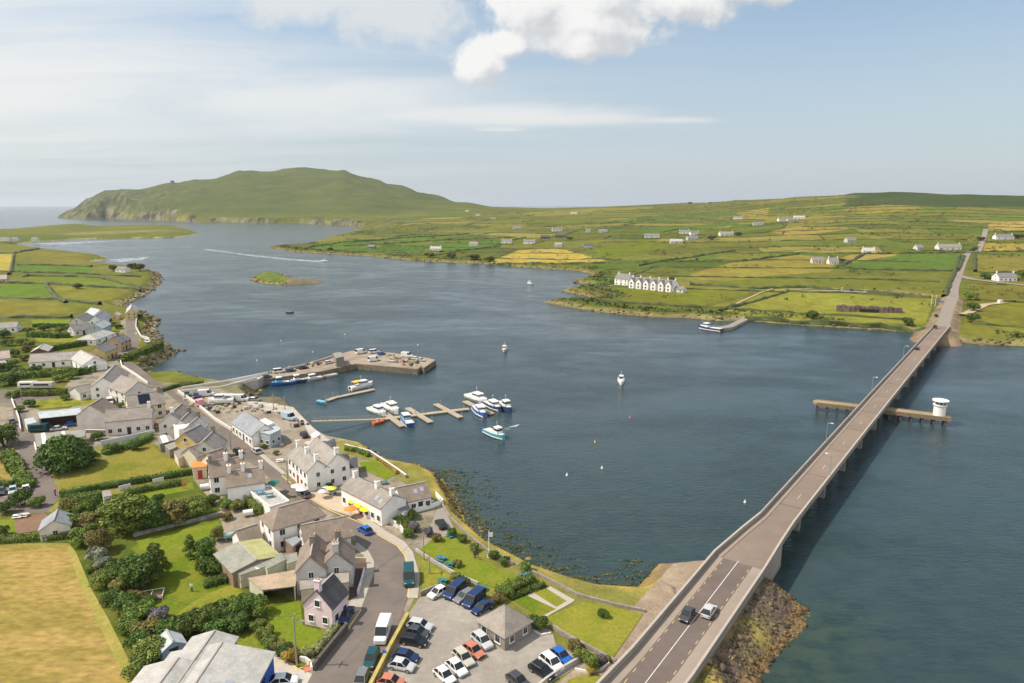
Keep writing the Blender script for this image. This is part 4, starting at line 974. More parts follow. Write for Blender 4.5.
flat('village_ground', [(0, 396), (60, 392), (96, 352), (120, 334), (121, 319), (133, 316), (138, 326), (141, 342), (127, 356), (137, 370), (155, 381), (182, 384), (222, 389), (248, 400), (265, 409), (290, 411), (308, 432), (330, 444), (340, 452), (372, 462), (392, 474), (404, 483), (424, 492), (441, 512), (440, 540), (414, 556), (414, 598), (372, 700), (270, 700), (300, 668), (330, 640), (300, 600), (235, 575), (212, 548), (222, 512), (196, 486), (192, 470), (150, 440), (100, 448), (60, 452), (34, 462), (60, 496), (48, 512), (0, 514)], 0, YARD)
flat('quay_ground', [(176, 395), (222, 391), (246, 403), (266, 411), (290, 412), (304, 424), (312, 440), (276, 450), (262, 452), (240, 432), (214, 416)], 1, mat('quay_gravel', (.285, .245, .195), .96, .2, .9, second=(.20, .165, .12), sc2=.14, amt2=.85, bump=.3, spec=.1))
flat('rough_grass', [(0, 516), (15, 512), (52, 512), (72, 500), (128, 492), (192, 476), (200, 488), (222, 512), (214, 545), (236, 575), (300, 604), (330, 640), (300, 672), (270, 660), (200, 640), (170, 665), (140, 720), (100, 720), (85, 590), (70, 543), (0, 543)], 1, ROUGH)
flat('rough_grass', [(-40, 330), (20, 330), (60, 334), (88, 340), (60, 352), (30, 366), (25, 385), (86, 397), (70, 408), (40, 410), (20, 402), (-40, 394)], 1, ROUGH)
# roads
flat('road', [(374, 700), (376, 683), (408, 598), (411, 573), (405, 554), (397.5, 545), (379, 534.5), (363, 522.6), (348, 515), (329, 509), (302.5, 493), (293.7, 487), (282, 474), (268, 463), (258.6, 456), (248, 444.6), (233.7, 433), (212.5, 420), (187.5, 401), (177.5, 394), (166, 386), (152, 378),
     (138, 366), (124, 358), (128, 351), (141, 342), (134, 334), (136, 322), (132, 315), (125, 315), (127, 334), (118, 344), (110, 353), (121, 365), (132, 374), (148, 384), (165, 391.5), (175, 399), (186, 407.5), (200, 419), (212.5, 430), (228, 446), (244, 459), (258.6, 468), (273, 481), (294, 499), (320, 507), (340, 517), (352, 530), (357, 542), (368.5, 551), (374, 561), (374, 573), (360.6, 609.6), (346, 631), (313, 672), (298, 700)], 3, ASPH)
flat('lane', [(-30, 388), (20, 390), (85, 390), (88, 397), (60, 400), (20, 402), (26, 416), (35, 440), (38, 453), (49, 471), (58, 490), (58, 500), (44, 513), (-30, 513), (-30, 497), (33, 497), (29, 484), (19, 452), (17, 430), (11, 403), (-30, 399)], 3, ASPH)
flat('pavement', [(408, 598), (411, 573), (405, 554), (397.5, 545), (379, 534.5), (363, 522.6), (348, 515), (352, 511), (368, 518.5), (386, 531), (404, 541), (413, 552), (420, 576), (418, 598)], 4, PAVE)
flat('pavement', [(374, 573), (374, 561), (368.5, 551), (357, 542), (354, 547), (364, 556), (367, 566), (363, 580), (348, 605), (346, 618), (355, 612), (360.6, 609.6)], 4, PAVE)
flat('pub_forecourt', [(293, 487), (302.5, 493), (329, 509), (348, 515), (366, 519), (390, 528), (378, 519), (345, 498), (322, 492), (308, 489), (297, 481)], 4, mat('paving_buff', (.48, .38, .27), .93, .10, 1.2, second=(.40, .33, .24), sc2=.3))
flat('pavement', [(233.7, 433), (248, 444.6), (268, 463), (282, 474), (287, 474), (272, 461), (251, 443), (236, 432)], 4, PAVE)
flat('yard', [(348, 563), (367, 563), (364, 578), (357, 597), (347, 600)], 5, mat('courtyard_brown', (.10, .065, .055), .9, .1))
flat('car_park', [(419, 598), (440, 592), (470, 596), (492, 612), (478, 621), (500, 634), (530, 622), (552, 631), (556, 645), (588, 660), (540, 690), (520, 720), (370, 720), (378, 683), (410, 612)], 4, GRAV)
flat('driveway', [(252, 655), (278, 650), (298, 668), (312, 674), (296, 705), (230, 705), (258, 683)], 4, CONCS)
flat('parking_bay', [(436, 512), (441, 500), (450, 520), (456, 532), (440, 540), (428, 532)], 4, GRAV)
for P_, nm in (([(373.2, 700), (360, 609.6), (373.4, 573), (373.2, 561), (368, 551.5), (357, 543)][1:], 'yellow_line'), ([(313.5, 672), (346.5, 631), (361.2, 609.6)], 'yellow_line'), ([(407.6, 597), (410.4, 573), (404.4, 554.5), (397, 545.6), (378.5, 535), (362.5, 523.2), (329, 510), (303, 494), (282, 475.5)], 'yellow_line')):
    band(nm, P_, .22, 5, YELP)
for q in ([(281, 657), (298, 669), (309, 664)], [(268, 668), (285, 660)], [(279, 676), (298, 669)]): band('yellow_line', q, .2, 6, YELP)
flat('hatched_bay', [(303, 668), (309, 664), (311, 670), (305, 673)], 6, mat('paint_red', (.45, .16, .10), .85, .1))
# lawns and gardens
flat('lawn', [(419, 550), (431, 540), (452, 534), (470, 550), (486, 562), (502, 570), (521, 577), (526, 583), (508, 593), (495, 588), (480, 583), (456, 574), (436, 557)], 4, LAWN)
flat('lawn', [(421, 558), (434, 566), (454, 578), (440, 585), (428, 591), (422, 590)], 5, LAWN2)
flat('lawn', [(544, 617.5), (584, 602), (643.5, 613.5), (613, 658), (592, 649), (569, 634)], 4, LAWN2)
flat('lawn', [(513, 600), (527, 595.5), (556, 609), (540, 617)], 4, LAWN3); flat('lawn', [(532.5, 592), (546, 588), (567, 601), (556.5, 607)], 4, LAWN2)
flat('footpath', [(527, 595.5), (532.5, 592), (556.5, 607), (567, 601), (572, 602.5), (544, 618), (538, 618), (556, 609)], 4, PAVE); flat('footpath', [(546, 588), (550, 586), (575, 600), (572, 602.5), (567, 601)], 4, PAVE)
flat('lawn', [(555, 705), (568, 680), (582, 675), (618, 677), (610, 705)], 4, LAWN2)
flat('lawn', [(264.6, 609), (300, 600), (303, 625), (324, 631), (336, 628), (315, 656), (297.5, 655), (287, 650), (276, 638)], 4, LAWN)
flat('lawn', [(228, 641), (252, 634), (262, 645), (274, 652), (262, 656), (246, 652)], 4, LAWN)
flat('lawn', [(130, 548), (150, 537), (220, 520), (224, 530), (192, 558), (205, 577), (240, 588), (254, 602), (215, 621), (172, 632), (152, 622), (150, 590), (160, 575)], 4, LAWN3)
flat('lawn', [(160, 625), (205, 594), (232, 585), (254, 602), (215, 621), (175, 634)], 5, LAWN2)
flat('lawn', [(136, 541), (218.6, 522), (219, 529), (184, 550), (171, 550), (140, 550)], 5, LAWN)
flat('meadow', [(58, 486), (70, 474), (100, 464), (136, 447), (152, 446), (170, 458), (188, 470), (193, 474), (100, 489), (64, 493)], 4, MEAD)
flat('lawn', [(72, 505), (120, 497), (182, 485), (192, 482), (194, 489), (140, 500), (100, 510)], 4, LAWN)
flat('lawn', [(-30, 521), (15, 519), (16, 533), (-30, 536)], 4, LAWN); flat('bare_soil', [(14, 519), (44, 513), (54, 520), (44, 530), (16, 534)], 4, EARTH)
flat('hay_field', [(-80, 547), (40, 545.5), (69, 546.5), (73, 552), (88, 590), (105, 620), (120, 650), (132, 675), (138, 720), (-100, 720)], 4, HAY)
flat('field_margin', [(66, 546.2), (71, 546), (76, 552), (91, 588), (108, 618), (123, 648), (136, 675), (146, 720), (130, 720), (122, 675), (111, 650), (97, 620), (82, 590)], 5, HAY2)
flat('hay_field', [(-30, 454), (4, 455), (11, 470), (10, 481), (-30, 483)], 4, HAY)
flat('lawn', [(358.6, 462), (376, 461), (396.6, 474), (386, 480), (363, 469)], 4, LAWN)
flat('lawn', [(31, 319.5), (70, 319.5), (73, 324), (33, 324.5)], 4, LAWN); flat('lawn', [(34, 338), (96, 338.5), (92, 343), (40, 342)], 4, LAWN2)
flat('lawn', [(22, 403), (60, 397), (94, 396), (96, 404), (40, 409)], 4, grass('grass_yellow_flowers', (.22, .21, .03), (.11, .14, .022), sc2=.3))
flat('lawn', [(112, 326), (123, 325), (124, 330), (112, 331)], 4, LAWN)
flat('slipway', [(244, 399), (262, 402), (279, 404), (270, 411), (250, 406)], 5, CONCS)

# ------------------------------------------------------------------ quay and pier
q = MB(); q.prism([at(*p, Z0 + .03) for p in [(246, 404), (265, 406.5), (281, 405), (293, 407), (304.5, 419), (313.5, 428), (325.5, 437), (338, 445.5), (320, 452), (300, 440), (284, 420), (262, 412)]], -3.5, Z0 + .03)
tag(q.build('quayside', CONCS), kind='structure')
PZ = 2.3
pr = empty('pier', (*at(340, 370, 0), 0), 0, 'long stone pier with a concrete deck and angled head reaching into the harbour', 'pier')
def rel(px, z, c): a = at3(*px, z); return (a.x - c.location.x, a.y - c.location.y)
b = MB(); b.prism([rel(p, PZ, pr) for p in [(257, 380.5), (322.5, 371.2), (356, 364), (417.5, 369.2), (421, 366.8), (424, 368), (436, 360), (428, 357.6), (392, 352.5), (352, 350.5), (338, 354), (325, 359), (300, 366), (276, 370.5)]], -4, PZ)
b.build('pier_wall', mat('pier_masonry', (.20, .165, .125), .95, .3, .9, second=(.09, .09, .055), sc2=.5, bump=.5), pr)
b = MB(); b.prism([rel(p, PZ + .03, pr) for p in [(259, 380), (322.5, 370.6), (356, 363.3), (417, 368.5), (420, 366.4), (424, 367.4), (435, 360), (427.5, 358), (392, 353), (352, 351), (338, 354.5), (325, 359.5), (300, 366.5), (277, 371)]], PZ - .05, PZ + .03)
b.build('pier_deck', mat('pier_deck_concrete', (.31, .25, .19), .95, .14, .7, second=(.21, .175, .135), sc2=.15, amt2=.9), pr)
b = MB()
for (p0, p1) in [((270, 372.2), (300, 366)), ((300, 366), (325, 359)), ((325, 359), (338, 354))]:
    u, v = Vector(rel(p0, PZ + .5, pr)), Vector(rel(p1, PZ + .5, pr)); d = v - u; c = (u + v) / 2; b.box((c.x, c.y, PZ + .45), (d.length, .5, .9), math.atan2(d.y, d.x))
b.build('parapet', CONC, pr)
cw = MB(); cw.prism([at(*p, 3.6) for p in [(176, 393), (222, 388.7), (257.5, 380), (268, 373.2), (222, 382), (180, 387)]], -3.5, 3.6); tag(cw.build('causeway', CONC), kind='structure')
cw = MB(); cw.prism([at(*p, 3.64) for p in [(178, 391.5), (222, 387.2), (257, 378.5), (266, 374.6), (222, 383.4), (182, 388)]], 3.55, 3.64); tag(cw.build('causeway_road', mat('causeway_surface', (.40, .36, .31), .93, .1, .8)), kind='structure')
run_wall('pale concrete wall along the harbour side of the pier causeway', None, .4, 1.0, mat('wall_limewash', (.62, .59, .55), .9, .1), z0=3.6, world_pts=[Vector((*at(*p, 4.4), 0)) for p in [(178, 391), (222, 386.5), (256.5, 377.5)]], name='causeway_wall')
run_wall('pale concrete wall along the seaward side of the pier causeway', None, .4, 1.1, mat('wall_limewash', (.62, .59, .55), .9, .1), z0=3.6, world_pts=[Vector((*at(*p, 4.5), 0)) for p in [(182, 387.2), (222, 381.4), (268, 372.3)]], name='causeway_wall')

# ------------------------------------------------------------------ the bridge
BC0, BC1 = Vector((55.57, 133.17, 0)), Vector((235.28, 367.64, 0)); BU = (BC1 - BC0).normalized(); BN = Vector((-BU.y, BU.x, 0)); BL = (BC1 - BC0).length
def bz(s): return 5.0 + .5 * math.sin(max(0, min(1, s / BL)) * math.pi)
ctr = [(Vector((-1.64, 57.92, 0)), 4.44), (Vector((21.43, 87.24, 0)), 4.44), (Vector((42.03, 116.05, 0)), 4.44), (Vector((49.82, 126.00, 0)), 3.77)]
path = [(c, w, 5.0) for c, w in ctr]
for i in range(0, 37): s = BL * i / 36; path.append((BC0 + BU * s, 3.2, bz(s)))
br = empty('road_bridge', (BC0.x, BC0.y, 0), 0, 'long low concrete road bridge crossing the channel on many piers', 'bridge')
off = Vector((BC0.x, BC0.y, 0))
def normals(pth):
    out = []
    for i in range(len(pth)):
        a = pth[max(0, i - 1)][0]; c = pth[min(len(pth) - 1, i + 1)][0]; d = (c - a).normalized(); out.append(Vector((-d.y, d.x, 0)))
    return out
NRM = normals(path)
def sweep(name, prof, m, parent, i0=0, i1=None, closed=True, rel_off=off):
    """prof(i) -> list of (across, up) points; across > 0 is the harbour side"""
    idx = range(i0, (i1 or len(path))); secs = []
    for i in idx:
        c, w, z = path[i]; secs.append([((c + NRM[i] * a - rel_off).x, (c + NRM[i] * a - rel_off).y, z + u) for a, u in prof(i)])
    mb = loft(secs); me = mb.mesh(name, m); bm = bmesh.new(); bm.from_mesh(me); bmesh.ops.recalc_face_normals(bm, faces=bm.faces); bm.to_mesh(me); bm.free()
    return link(bpy.data.objects.new(name, me), parent)
BRC = mat('bridge_concrete', (.32, .285, .245), .92, .12, .6, second=(.22, .195, .17), sc2=.12, amt2=.8, streak=((.3, .3, 1.5), (0, 0, 0)))
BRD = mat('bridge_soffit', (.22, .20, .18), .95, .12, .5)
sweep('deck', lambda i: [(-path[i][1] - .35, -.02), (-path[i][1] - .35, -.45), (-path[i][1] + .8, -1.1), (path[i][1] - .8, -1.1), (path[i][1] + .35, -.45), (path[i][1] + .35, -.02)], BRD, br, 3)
sweep('retaining_wall', lambda i: [(-path[i][1] - .3, -.02), (-path[i][1] - .3, -6), (path[i][1] + .3, -6), (path[i][1] + .3, -.02)], BRC, br, 0, 4)
BROAD = mat('bridge_carriageway', (.225, .175, .14), .93, .07, .5, second=(.18, .145, .12), sc2=.05, amt2=.7, spec=.12)
sweep('carriageway', lambda i: [(-path[i][1] + .1, -.018), (path[i][1] - 1.15, -.018), (path[i][1] - 1.15, .012), (-path[i][1] + .1, .012)], BROAD, br, 2)
sweep('footway', lambda i: [(path[i][1] - 1.15, -.018), (path[i][1] - .05, -.018), (path[i][1] - .05, .13), (path[i][1] - 1.15, .13)], mat('footway_concrete', (.27, .22, .18), .92, .08, .9), br, 2)
sweep('approach_shoulder', lambda i: [(-path[i][1] + .1, -.018), (path[i][1] - .1, -.018), (path[i][1] - .1, .012), (-path[i][1] + .1, .012)], mat('shoulder_concrete', (.285, .235, .19), .93, .08, .5, second=(.23, .19, .155), sc2=.1), br, 0, 3)
APR = mat('asphalt_approach', (.145, .115, .10), .93, .10, .5, second=(.115, .092, .082), sc2=.1, spec=.12)
sweep('approach_road', lambda i: [(-2.5, .010), (2.9, .010), (2.9, .03), (-2.5, .03)], APR, br, 0, 3)
for sgn, nm in ((1, 'parapet'), (-1, 'parapet')):
    h_ = lambda i: (.95 if sgn > 0 else (.9 if i > 2 else .55))
    p = sweep(nm, lambda i: [(sgn * (path[i][1] + .02), -.02), (sgn * (path[i][1] + .32), -.02), (sgn * (path[i][1] + .30), h_(i)), (sgn * (path[i][1] + .06), h_(i))], BRC, br)
    cp = sweep('coping', lambda i: [(sgn * (path[i][1] - .02), h_(i)), (sgn * (path[i][1] + .38), h_(i)), (sgn * (path[i][1] + .38), h_(i) + .12), (sgn * (path[i][1] - .02), h_(i) + .12)], mat('coping_concrete', (.36, .325, .28), .9, .08, .8), p)
    rl = MB(); 
    for i in range(4, len(path)):
        c, w, z = path[i]; q_ = c + NRM[i] * sgn * (w + .18) - off; rl.cyl((q_.x, q_.y, z + .95), (q_.x, q_.y, z + 1.35), .05, .05, 5)
        if i > 4: c2, w2, z2 = path[i - 1]; r_ = c2 + NRM[i - 1] * sgn * (w2 + .18) - off; rl.cyl((r_.x, r_.y, z2 + 1.33), (q_.x, q_.y, z + 1.33), .045, .045, 5)
    if sgn > 0: rl.build('handrail', METAL, p)
jm = mat('joint_dark', (.06, .05, .045), .9, .1)
for k in range(14):
    s = 9 + (BL - 14) * k / 13; c = BC0 + BU * s - off; b = MB(); b.box((c.x, c.y, bz(s) + .02), (.16, 5.2, .02), math.atan2(BU.y, BU.x)); b.build('expansion_joint', jm, br)
n_p = 14
for k in range(n_p):
    s = 9 + (BL - 14) * k / (n_p - 1); c = BC0 + BU * s - off; a = math.atan2(BU.y, BU.x); z = bz(s); p = MB()
    for sy in (-1.75, 1.75):
        d = BN * sy; p.box((c.x + d.x, c.y + d.y, (z - 1.7 - 5) / 2 + .0), (1.3, 1.5, z - 1.7 + 5), a)
    p.box((c.x, c.y, z - 1.4), (1.4, 5.9, .6), a); p.box((c.x, c.y, -1.6), (1.8, 5.2, 2.2), a)
    p.build('bridge_pier', mat('pier_concrete', (.22, .20, .175), .92, .1, .8, second=(.20, .185, .15), sc2=.4, amt2=.8), br)
for (q0, q1) in (((21.43, 87.24), (42.03, 116.05)),):
    d = (Vector(q1) - Vector(q0)).normalized(); nv = Vector((-d.y, d.x)); st = Vector(q0) - d * 40
    def stripe(o, L0, L1, w, m, dash=None):
        mb = MB(); ss = [(L0, L1)] if not dash else [(s, s + dash[0]) for s in np.arange(L0, L1, sum(dash))]
        for s0, s1 in ss:
            a = st + d * s0 + nv * (o - w / 2); b2 = st + d * s1 + nv * (o - w / 2); c2 = b2 + nv * w; e = a + nv * w; mb.add([(*a, 5.045), (*b2, 5.045), (*c2, 5.045), (*e, 5.045)], [(0, 3, 2, 1)][::-1])
        tag(mb.build('road_marking', m), kind='structure')
    stripe(.25, 0, 76, .10, WHITEP); YD = mat('road_paint_dash', (.50, .38, .17), .85, .2, 2); stripe(-2.25, 0, 75, .12, YD, (1.0, 1.8)); stripe(2.65, 0, 75, .12, YD, (1.0, 1.8))
mb = MB()
for s in np.arange(14, BL - 10, 22):
    for k in (0,):
        c = BC0 + BU * s - BN * .35; c2 = c + BU * 3; w = BN * .07; z = bz(s) + .02; mb.add([(*(c - w).xy, z), (*(c2 - w).xy, bz(s + 3) + .02), (*(c2 + w).xy, bz(s + 3) + .02), (*(c + w).xy, z)], [(0, 1, 2, 3)])
tag(mb.build('road_marking', mat('paint_faded', (.46, .38, .32), .85, .15)), kind='structure')
def lamp_post(label, base, z0, h, arm, name='lamp_post', cat='lamp post', group=None):
    r = empty(name, (base[0], base[1], z0), arm, label, cat, group); p = MB(); p.cyl((0, 0, 0), (0, 0, h), .09, .055, 7); p.cyl((0, 0, h - .02), (1.0, 0, h + .18), .05, .04, 6); p.build('post', METAL, r)
    l = MB(); l.box((1.15, 0, h + .18), (.7, .3, .16), 0, 0, .8); l.build('lamp_head', mat('lamp_head_white', (.7, .7, .7), .5, .05), r); return r
for (s, sd, lb) in ((30, -1, 'grey lamp post on the open sea side of the bridge, closest to the two cars'), (55, 1, 'grey lamp post on the harbour parapet of the bridge, midway along the open span'), (118, 1, 'grey lamp post on the harbour parapet beside the crossing jetty'), (185, 1, 'grey lamp post on the harbour parapet toward the far shore')):
    c = BC0 + BU * s + BN * sd * 3.35; lamp_post(lb, (c.x, c.y), bz(s) + .2, 6.0 if s != 55 else 6.0, math.atan2(-BN.y * sd, -BN.x * sd), group='lamp posts along the bridge')
car('dark grey hatchback driving off the bridge beside the white centre line', 687, 615, 677, 630, 'hatch', 'darkgrey', z0=5.04)
car('pale silver hatchback driving onto the bridge over the white centre line', 709, 611, 718, 598, 'hatch', 'silver', z0=5.04)
# rocks of the embankments and the shore
def rock_mesh(name, pts, sizes, m, parent=None):
    bm0 = bmesh.new(); bmesh.ops.create_icosphere(bm0, subdivisions=1, radius=1); base = np.array([v.co[:] for v in bm0.verts]); fc = np.array([[v.index for v in f.verts] for f in bm0.faces]); bm0.free()
    n = len(pts); V = base[None] * RNG.uniform(.65, 1.35, (n, len(base), 1)) * sizes[:, None, None] * np.stack([RNG.uniform(.7, 1.4, n), RNG.uniform(.7, 1.4, n), RNG.uniform(.45, .9, n)], 1)[:, None]
    a = RNG.uniform(0, 6.28, n); c, s = np.cos(a)[:, None], np.sin(a)[:, None]; X = V[..., 0] * c - V[..., 1] * s; Y = V[..., 0] * s + V[..., 1] * c
    V = np.stack([X, Y, V[..., 2]], -1) + pts[:, None]; F_ = (fc[None] + np.arange(n)[:, None, None] * len(base)).reshape(-1, 3)
    me = bpy.data.meshes.new(name); me.vertices.add(n * len(base)); me.vertices.foreach_set('co', V.astype(np.float32).ravel()); me.loops.add(F_.size); me.loops.foreach_set('vertex_index', F_.ravel().astype(np.int32)); me.polygons.add(len(F_)); me.polygons.foreach_set('loop_start', np.arange(0, F_.size, 3, dtype=np.int32)); me.update(calc_edges=True)
    at_ = me.attributes.new('var', 'FLOAT', 'FACE'); at_.data.foreach_set('value', np.repeat(RNG.uniform(0, 1, n), len(fc)).astype(np.float32)); me.materials.append(m); return link(bpy.data.objects.new(name, me))
ROCKF = foliage('rock_armour', (.042, .031, .023), (.118, .086, .058), (.18, .145, .055)); ROCKW = foliage('rock_weedy', (.055, .042, .018), (.175, .115, .045), (.22, .18, .065))
P = RNG.uniform((25, 70), (75, 135), (17000, 2)); hP, *_r = height(P, True); e1 = _r[6]; sd_ = _r[8]
k = (e1 > 5.0) & (sd_ > 0) & (hP > -.35); P1, h1 = P[k], hP[k]; low = h1 < 1.1
tag(rock_mesh('embankment_rocks', np.column_stack([P1[~low], h1[~low]]), RNG.gamma(2.6, .068, (~low).sum()), ROCKF), 'brown broken rock armour on the bridge embankment', 'rocks', kind='stuff')
low_w = low | False
tag(rock_mesh('weedy_rocks', np.column_stack([P1[low], h1[low]]), RNG.gamma(2.6, .08, low.sum()), ROCKW), 'rusty weed-covered rocks at the foot of the embankment', 'rocks', kind='stuff')
P = RNG.uniform((-45, 100), (48, 200), (26000, 2)); hP, dA_, *_r = height(P, True); k = (dA_ > -3.0) & (dA_ < 4.6) & (hP < 3.7); P1, h1 = P[k], hP[k]
Pl = RNG.uniform((-420, 240), (-70, 760), (60000, 2)); hl_, dl, *_r = height(Pl, True); k = (dl > -3) & (dl < 5.5) & (hl_ < 3.4) & (hl_ > -.6); Pe = RNG.uniform((-420, 560), (-200, 720), (6000, 2)); he, _1, _2, de, *_r = height(Pe, True); k2 = (de > -2) & (de < 5)
Pv = RNG.uniform((-420, 320), (300, 1200), (90000, 2)); hv, _1, dv_, *_r = height(Pv, True); k3 = (dv_ > -4) & (dv_ < 6) & (hv < 2.5)
kk_ = segdist(P1, EMB1)[0] > 24; P1, h1 = P1[kk_], h1[kk_]; P1 = np.concatenate([P1, Pl[k], Pe[k2], Pv[k3]]); h1 = np.concatenate([h1, hl_[k], he[k2], hv[k3]]); nfar = k.sum() + k2.sum() + k3.sum()
tag(rock_mesh('shore_rocks', np.column_stack([P1, h1]), np.concatenate([RNG.gamma(2.4, .10, len(P1) - nfar), RNG.gamma(2.4, .26, nfar)]), ROCKW), 'weedy stones along the village shore', 'rocks', kind='stuff')
# seaweed in the shallows
cl = []; 
P = RNG.uniform((-45, 100), (48, 200), (5200, 2)); hP, dA_, *_r = height(P, True); k = (dA_ < -.8) & (dA_ > -11) & (RNG.random(len(P)) < np.exp((dA_ + 2) / 3.2)) & (P[:, 1] < 175)
for p in P[k][:480]:
    n = RNG.integers(4, 14); q_ = p + RNG.normal(0, RNG.uniform(.25, .8), (n, 2)) * (1.5, .6); cl.append(np.column_stack([q_, RNG.uniform(.05, .16, n)]))
cl = np.concatenate(cl); V, F_, va = leaf_quads(cl, np.tile((0, 0, 2.2), (len(cl), 1)).astype(float), .25, RNG.uniform(0, .75, len(cl)))
tag(link(bpy.data.objects.new('seaweed', leaf_mesh('seaweed', V, F_, va, foliage('seaweed_frond', (.022, .03, .012), (.125, .135, .03))))), 'olive seaweed floating in the shallows', 'seaweed', kind='stuff')
# jetty that crosses under the bridge, with its control tower
J0, J1 = at3(813, 400.8, 3), at3(950.5, 416.5, 3); JU = (J1 - J0); JL = JU.length; JU.normalize(); JN = Vector((-JU.y, JU.x, 0)); ja = math.atan2(JU.y, JU.x)
jt = empty('fender_jetty', (J0.x, J0.y, 0), ja, 'weathered timber and concrete jetty passing under the bridge', 'jetty')
b = MB(); b.prism([(1.2, -2.2), (JL, -2.2), (JL, 2.2), (1.2, 2.2), (.3, 1.3), (0, 0), (.3, -1.3)], 2.35, 3.0); b.build('deck', mat('jetty_deck', (.30, .235, .145), .93, .14, .8, second=(.20, .16, .10), sc2=.3), jt)
b = MB(); b.prism([(1.4, -2.32), (JL + .1, -2.32), (JL + .1, -2.02), (1.4, -2.02)], 1.9, 3.2); b.build('edge_beam', mat('jetty_timber', (.20, .15, .09), .95, .2, 1), jt); b = MB(); b.prism([(1.4, 2.02), (JL + .1, 2.02), (JL + .1, 2.32), (1.4, 2.32)], 1.9, 3.2); b.build('edge_beam', M['jetty_timber'], jt)
for i in range(13):
    x = 1.5 + (JL - 3) * i / 12; c = J0 + JU * x
    p = MB()
    for y in (-1.7, 1.7): p.box((x, y, -.9), (.75, .75, 6.3))
    p.box((x, 0, 1.95), (.7, 4.4, .7)); p.build('trestle', mat('jetty_pile', (.085, .075, .06), .95, .2, 1), jt)
tw = empty('control_tower', (*(J0 + JU * (JL - 3.2)).xy, 3.0), 0, 'small round white control tower with flat brimmed roof at the jetty end', 'tower')
TWW = mat('tower_white', (.74, .72, .68), .8, .06)
b = MB(); b.cyl((0, 0, 0), (0, 0, 3.4), 1.75, 1.75, 20); b.build('wall', TWW, tw)
b = MB(); b.cyl((0, 0, 3.4), (0, 0, 3.7), 2.05, 2.05, 20); b.build('balcony_ledge', TWW, tw); b = MB(); b.cyl((0, 0, 3.7), (0, 0, 4.8), 1.5, 1.5, 16); b.build('window', mat('tower_glass', (.10, .11, .11), .15, .1), tw)
b = MB(); b.cyl((0, 0, 4.8), (0, 0, 5.15), 2.35, 2.35, 20); b.cyl((0, 0, 5.15), (0, 0, 5.5), 2.0, .4, 20); b.build('roof', TWW, tw)
for i in range(8): a = i * math.pi / 4; b = MB(); b.cyl((1.56 * math.cos(a), 1.56 * math.sin(a), 3.7), (1.56 * math.cos(a), 1.56 * math.sin(a), 4.8), .09, .09, 6); b.build('mullion', TWW, tw)
# ------------------------------------------------------------------ houses of the village
WP_ = lambda x, y: (x, y, 0)
house('small lilac cottage with a dark slate roof, gable end facing the mown garden', (316.5, 589.5), (333, 573.5), 5.0, 3.9, 6.6, 'lilac', 'darkslate', chim=((.03, 'lilac'),), win=(2, 3), gw=2, name='cottage')
house('grey rendered half of the twin-gabled block, gable behind the flat grey extension', (310, 556), (314.5, 533), 5.0, 4.6, 7.2, 'grey', 'brown', win=(0, 2), gw=1, chim=((.55, 'stone'),))
house('grey gabled half of the twin-gabled block closest to the road bend', (335.6, 552), (338.5, 535), 5.4, 4.5, 7.0, 'grey', 'brown', win=(0, 3), gw=1, chim=((.05, 'grey'), (.85, 'stone')))
polyshed('flat-roofed beige extension between the twin gables and the lilac cottage', [(299, 571, 3.0), (349, 569, 3.2), (349, 582, 3.2), (300, 590, 2.9)], 'beige', 'warmgrey', name='extension', cat='extension')
house('low brown-roofed house behind the twin gables, against the white hipped house', (301, 525), (346, 516), 6.8, 3.5, 6.0, 'palewall', 'brown', win=(3, 2), gw=1)
house('large white hipped-roof house standing across the street from the pub', (278.3, 507.5), (305.4, 500), 7.4, 5.0, 7.4, 'white', 'brown', hip=(2.6, 2.4), win=(3, 2), gw=2, chim=())
house('tiny white cottage with a brown roof tucked beside the large shed', (236, 530.5), (256.5, 524), 4.6, 2.6, 4.3, 'white', 'brown', win=(3, 2), gw=0, dr='brownish', name='cottage')
house('wide shallow-roofed shed with one half of its roof yellow', (256.5, 559.5), (238, 542), 8.6, 3.1, 3.9, 'brick', 'greygreen', roof2='ygreen', win=(0, 0), gw=0, name='shed', cat='shed')
polyshed('grey-roofed lean-to along the front of the yellow-roofed shed', [(233.5, 569.5, 2.9), (262, 559.5, 3.4), (266.5, 566, 2.9), (240, 575.5, 2.6)], 'beige', 'greygreen', strips=[(.62, .9)], name='lean_to')
polyshed('pale green rendered store between the yellow-roofed shed and the twin gables', [(261, 561, 3.2), (281, 552.5, 3.3), (286, 559.5, 3.0), (267, 569, 3.0)], 'palegreen', 'greygreen', name='store', cat='store')
polyshed('pale green lean-to store touching the twin gables', [(284, 555, 2.8), (297, 552, 2.8), (298, 560, 2.7), (287, 564, 2.7)], 'palegreen', 'greygreen', name='store', cat='store')
polyshed('open-fronted shed with a rusty brown roof beside the lilac cottage', [(247.4, 578, 3.1), (297.5, 569.4, 3.1), (295.5, 586, 2.7), (262, 590, 2.7)], 'palegreen', 'rust', open_side=2, name='open_shed')
polyshed('small dark brick shed with a blue-grey roof behind the white hipped house', [(283.3, 538.4, 2.8), (296.8, 535.8, 2.8), (301.4, 539.8, 2.6), (292.9, 546.4, 2.6)], 'brick', 'bluegreyroof', dr='dark')
polyshed('pale flat-roofed terrace block with garden furniture on top', [(248, 490, 3.2), (270, 486.5, 3.2), (289, 501.7, 3.2), (270, 507.6, 3.2)], 'white', 'pale', parapet=.35, name='terrace_block', cat='extension')
house('white two-storey house with a long brown roof and blank wall to the terrace', (226, 471.5), (263, 466.5), 5.8, 5.2, 7.6, 'white', 'brown', win=(0, 4), gw=0, sky=((.62, -1, .5),), chim=((.08, 'white'), (.45, 'white'), (.95, 'white')))
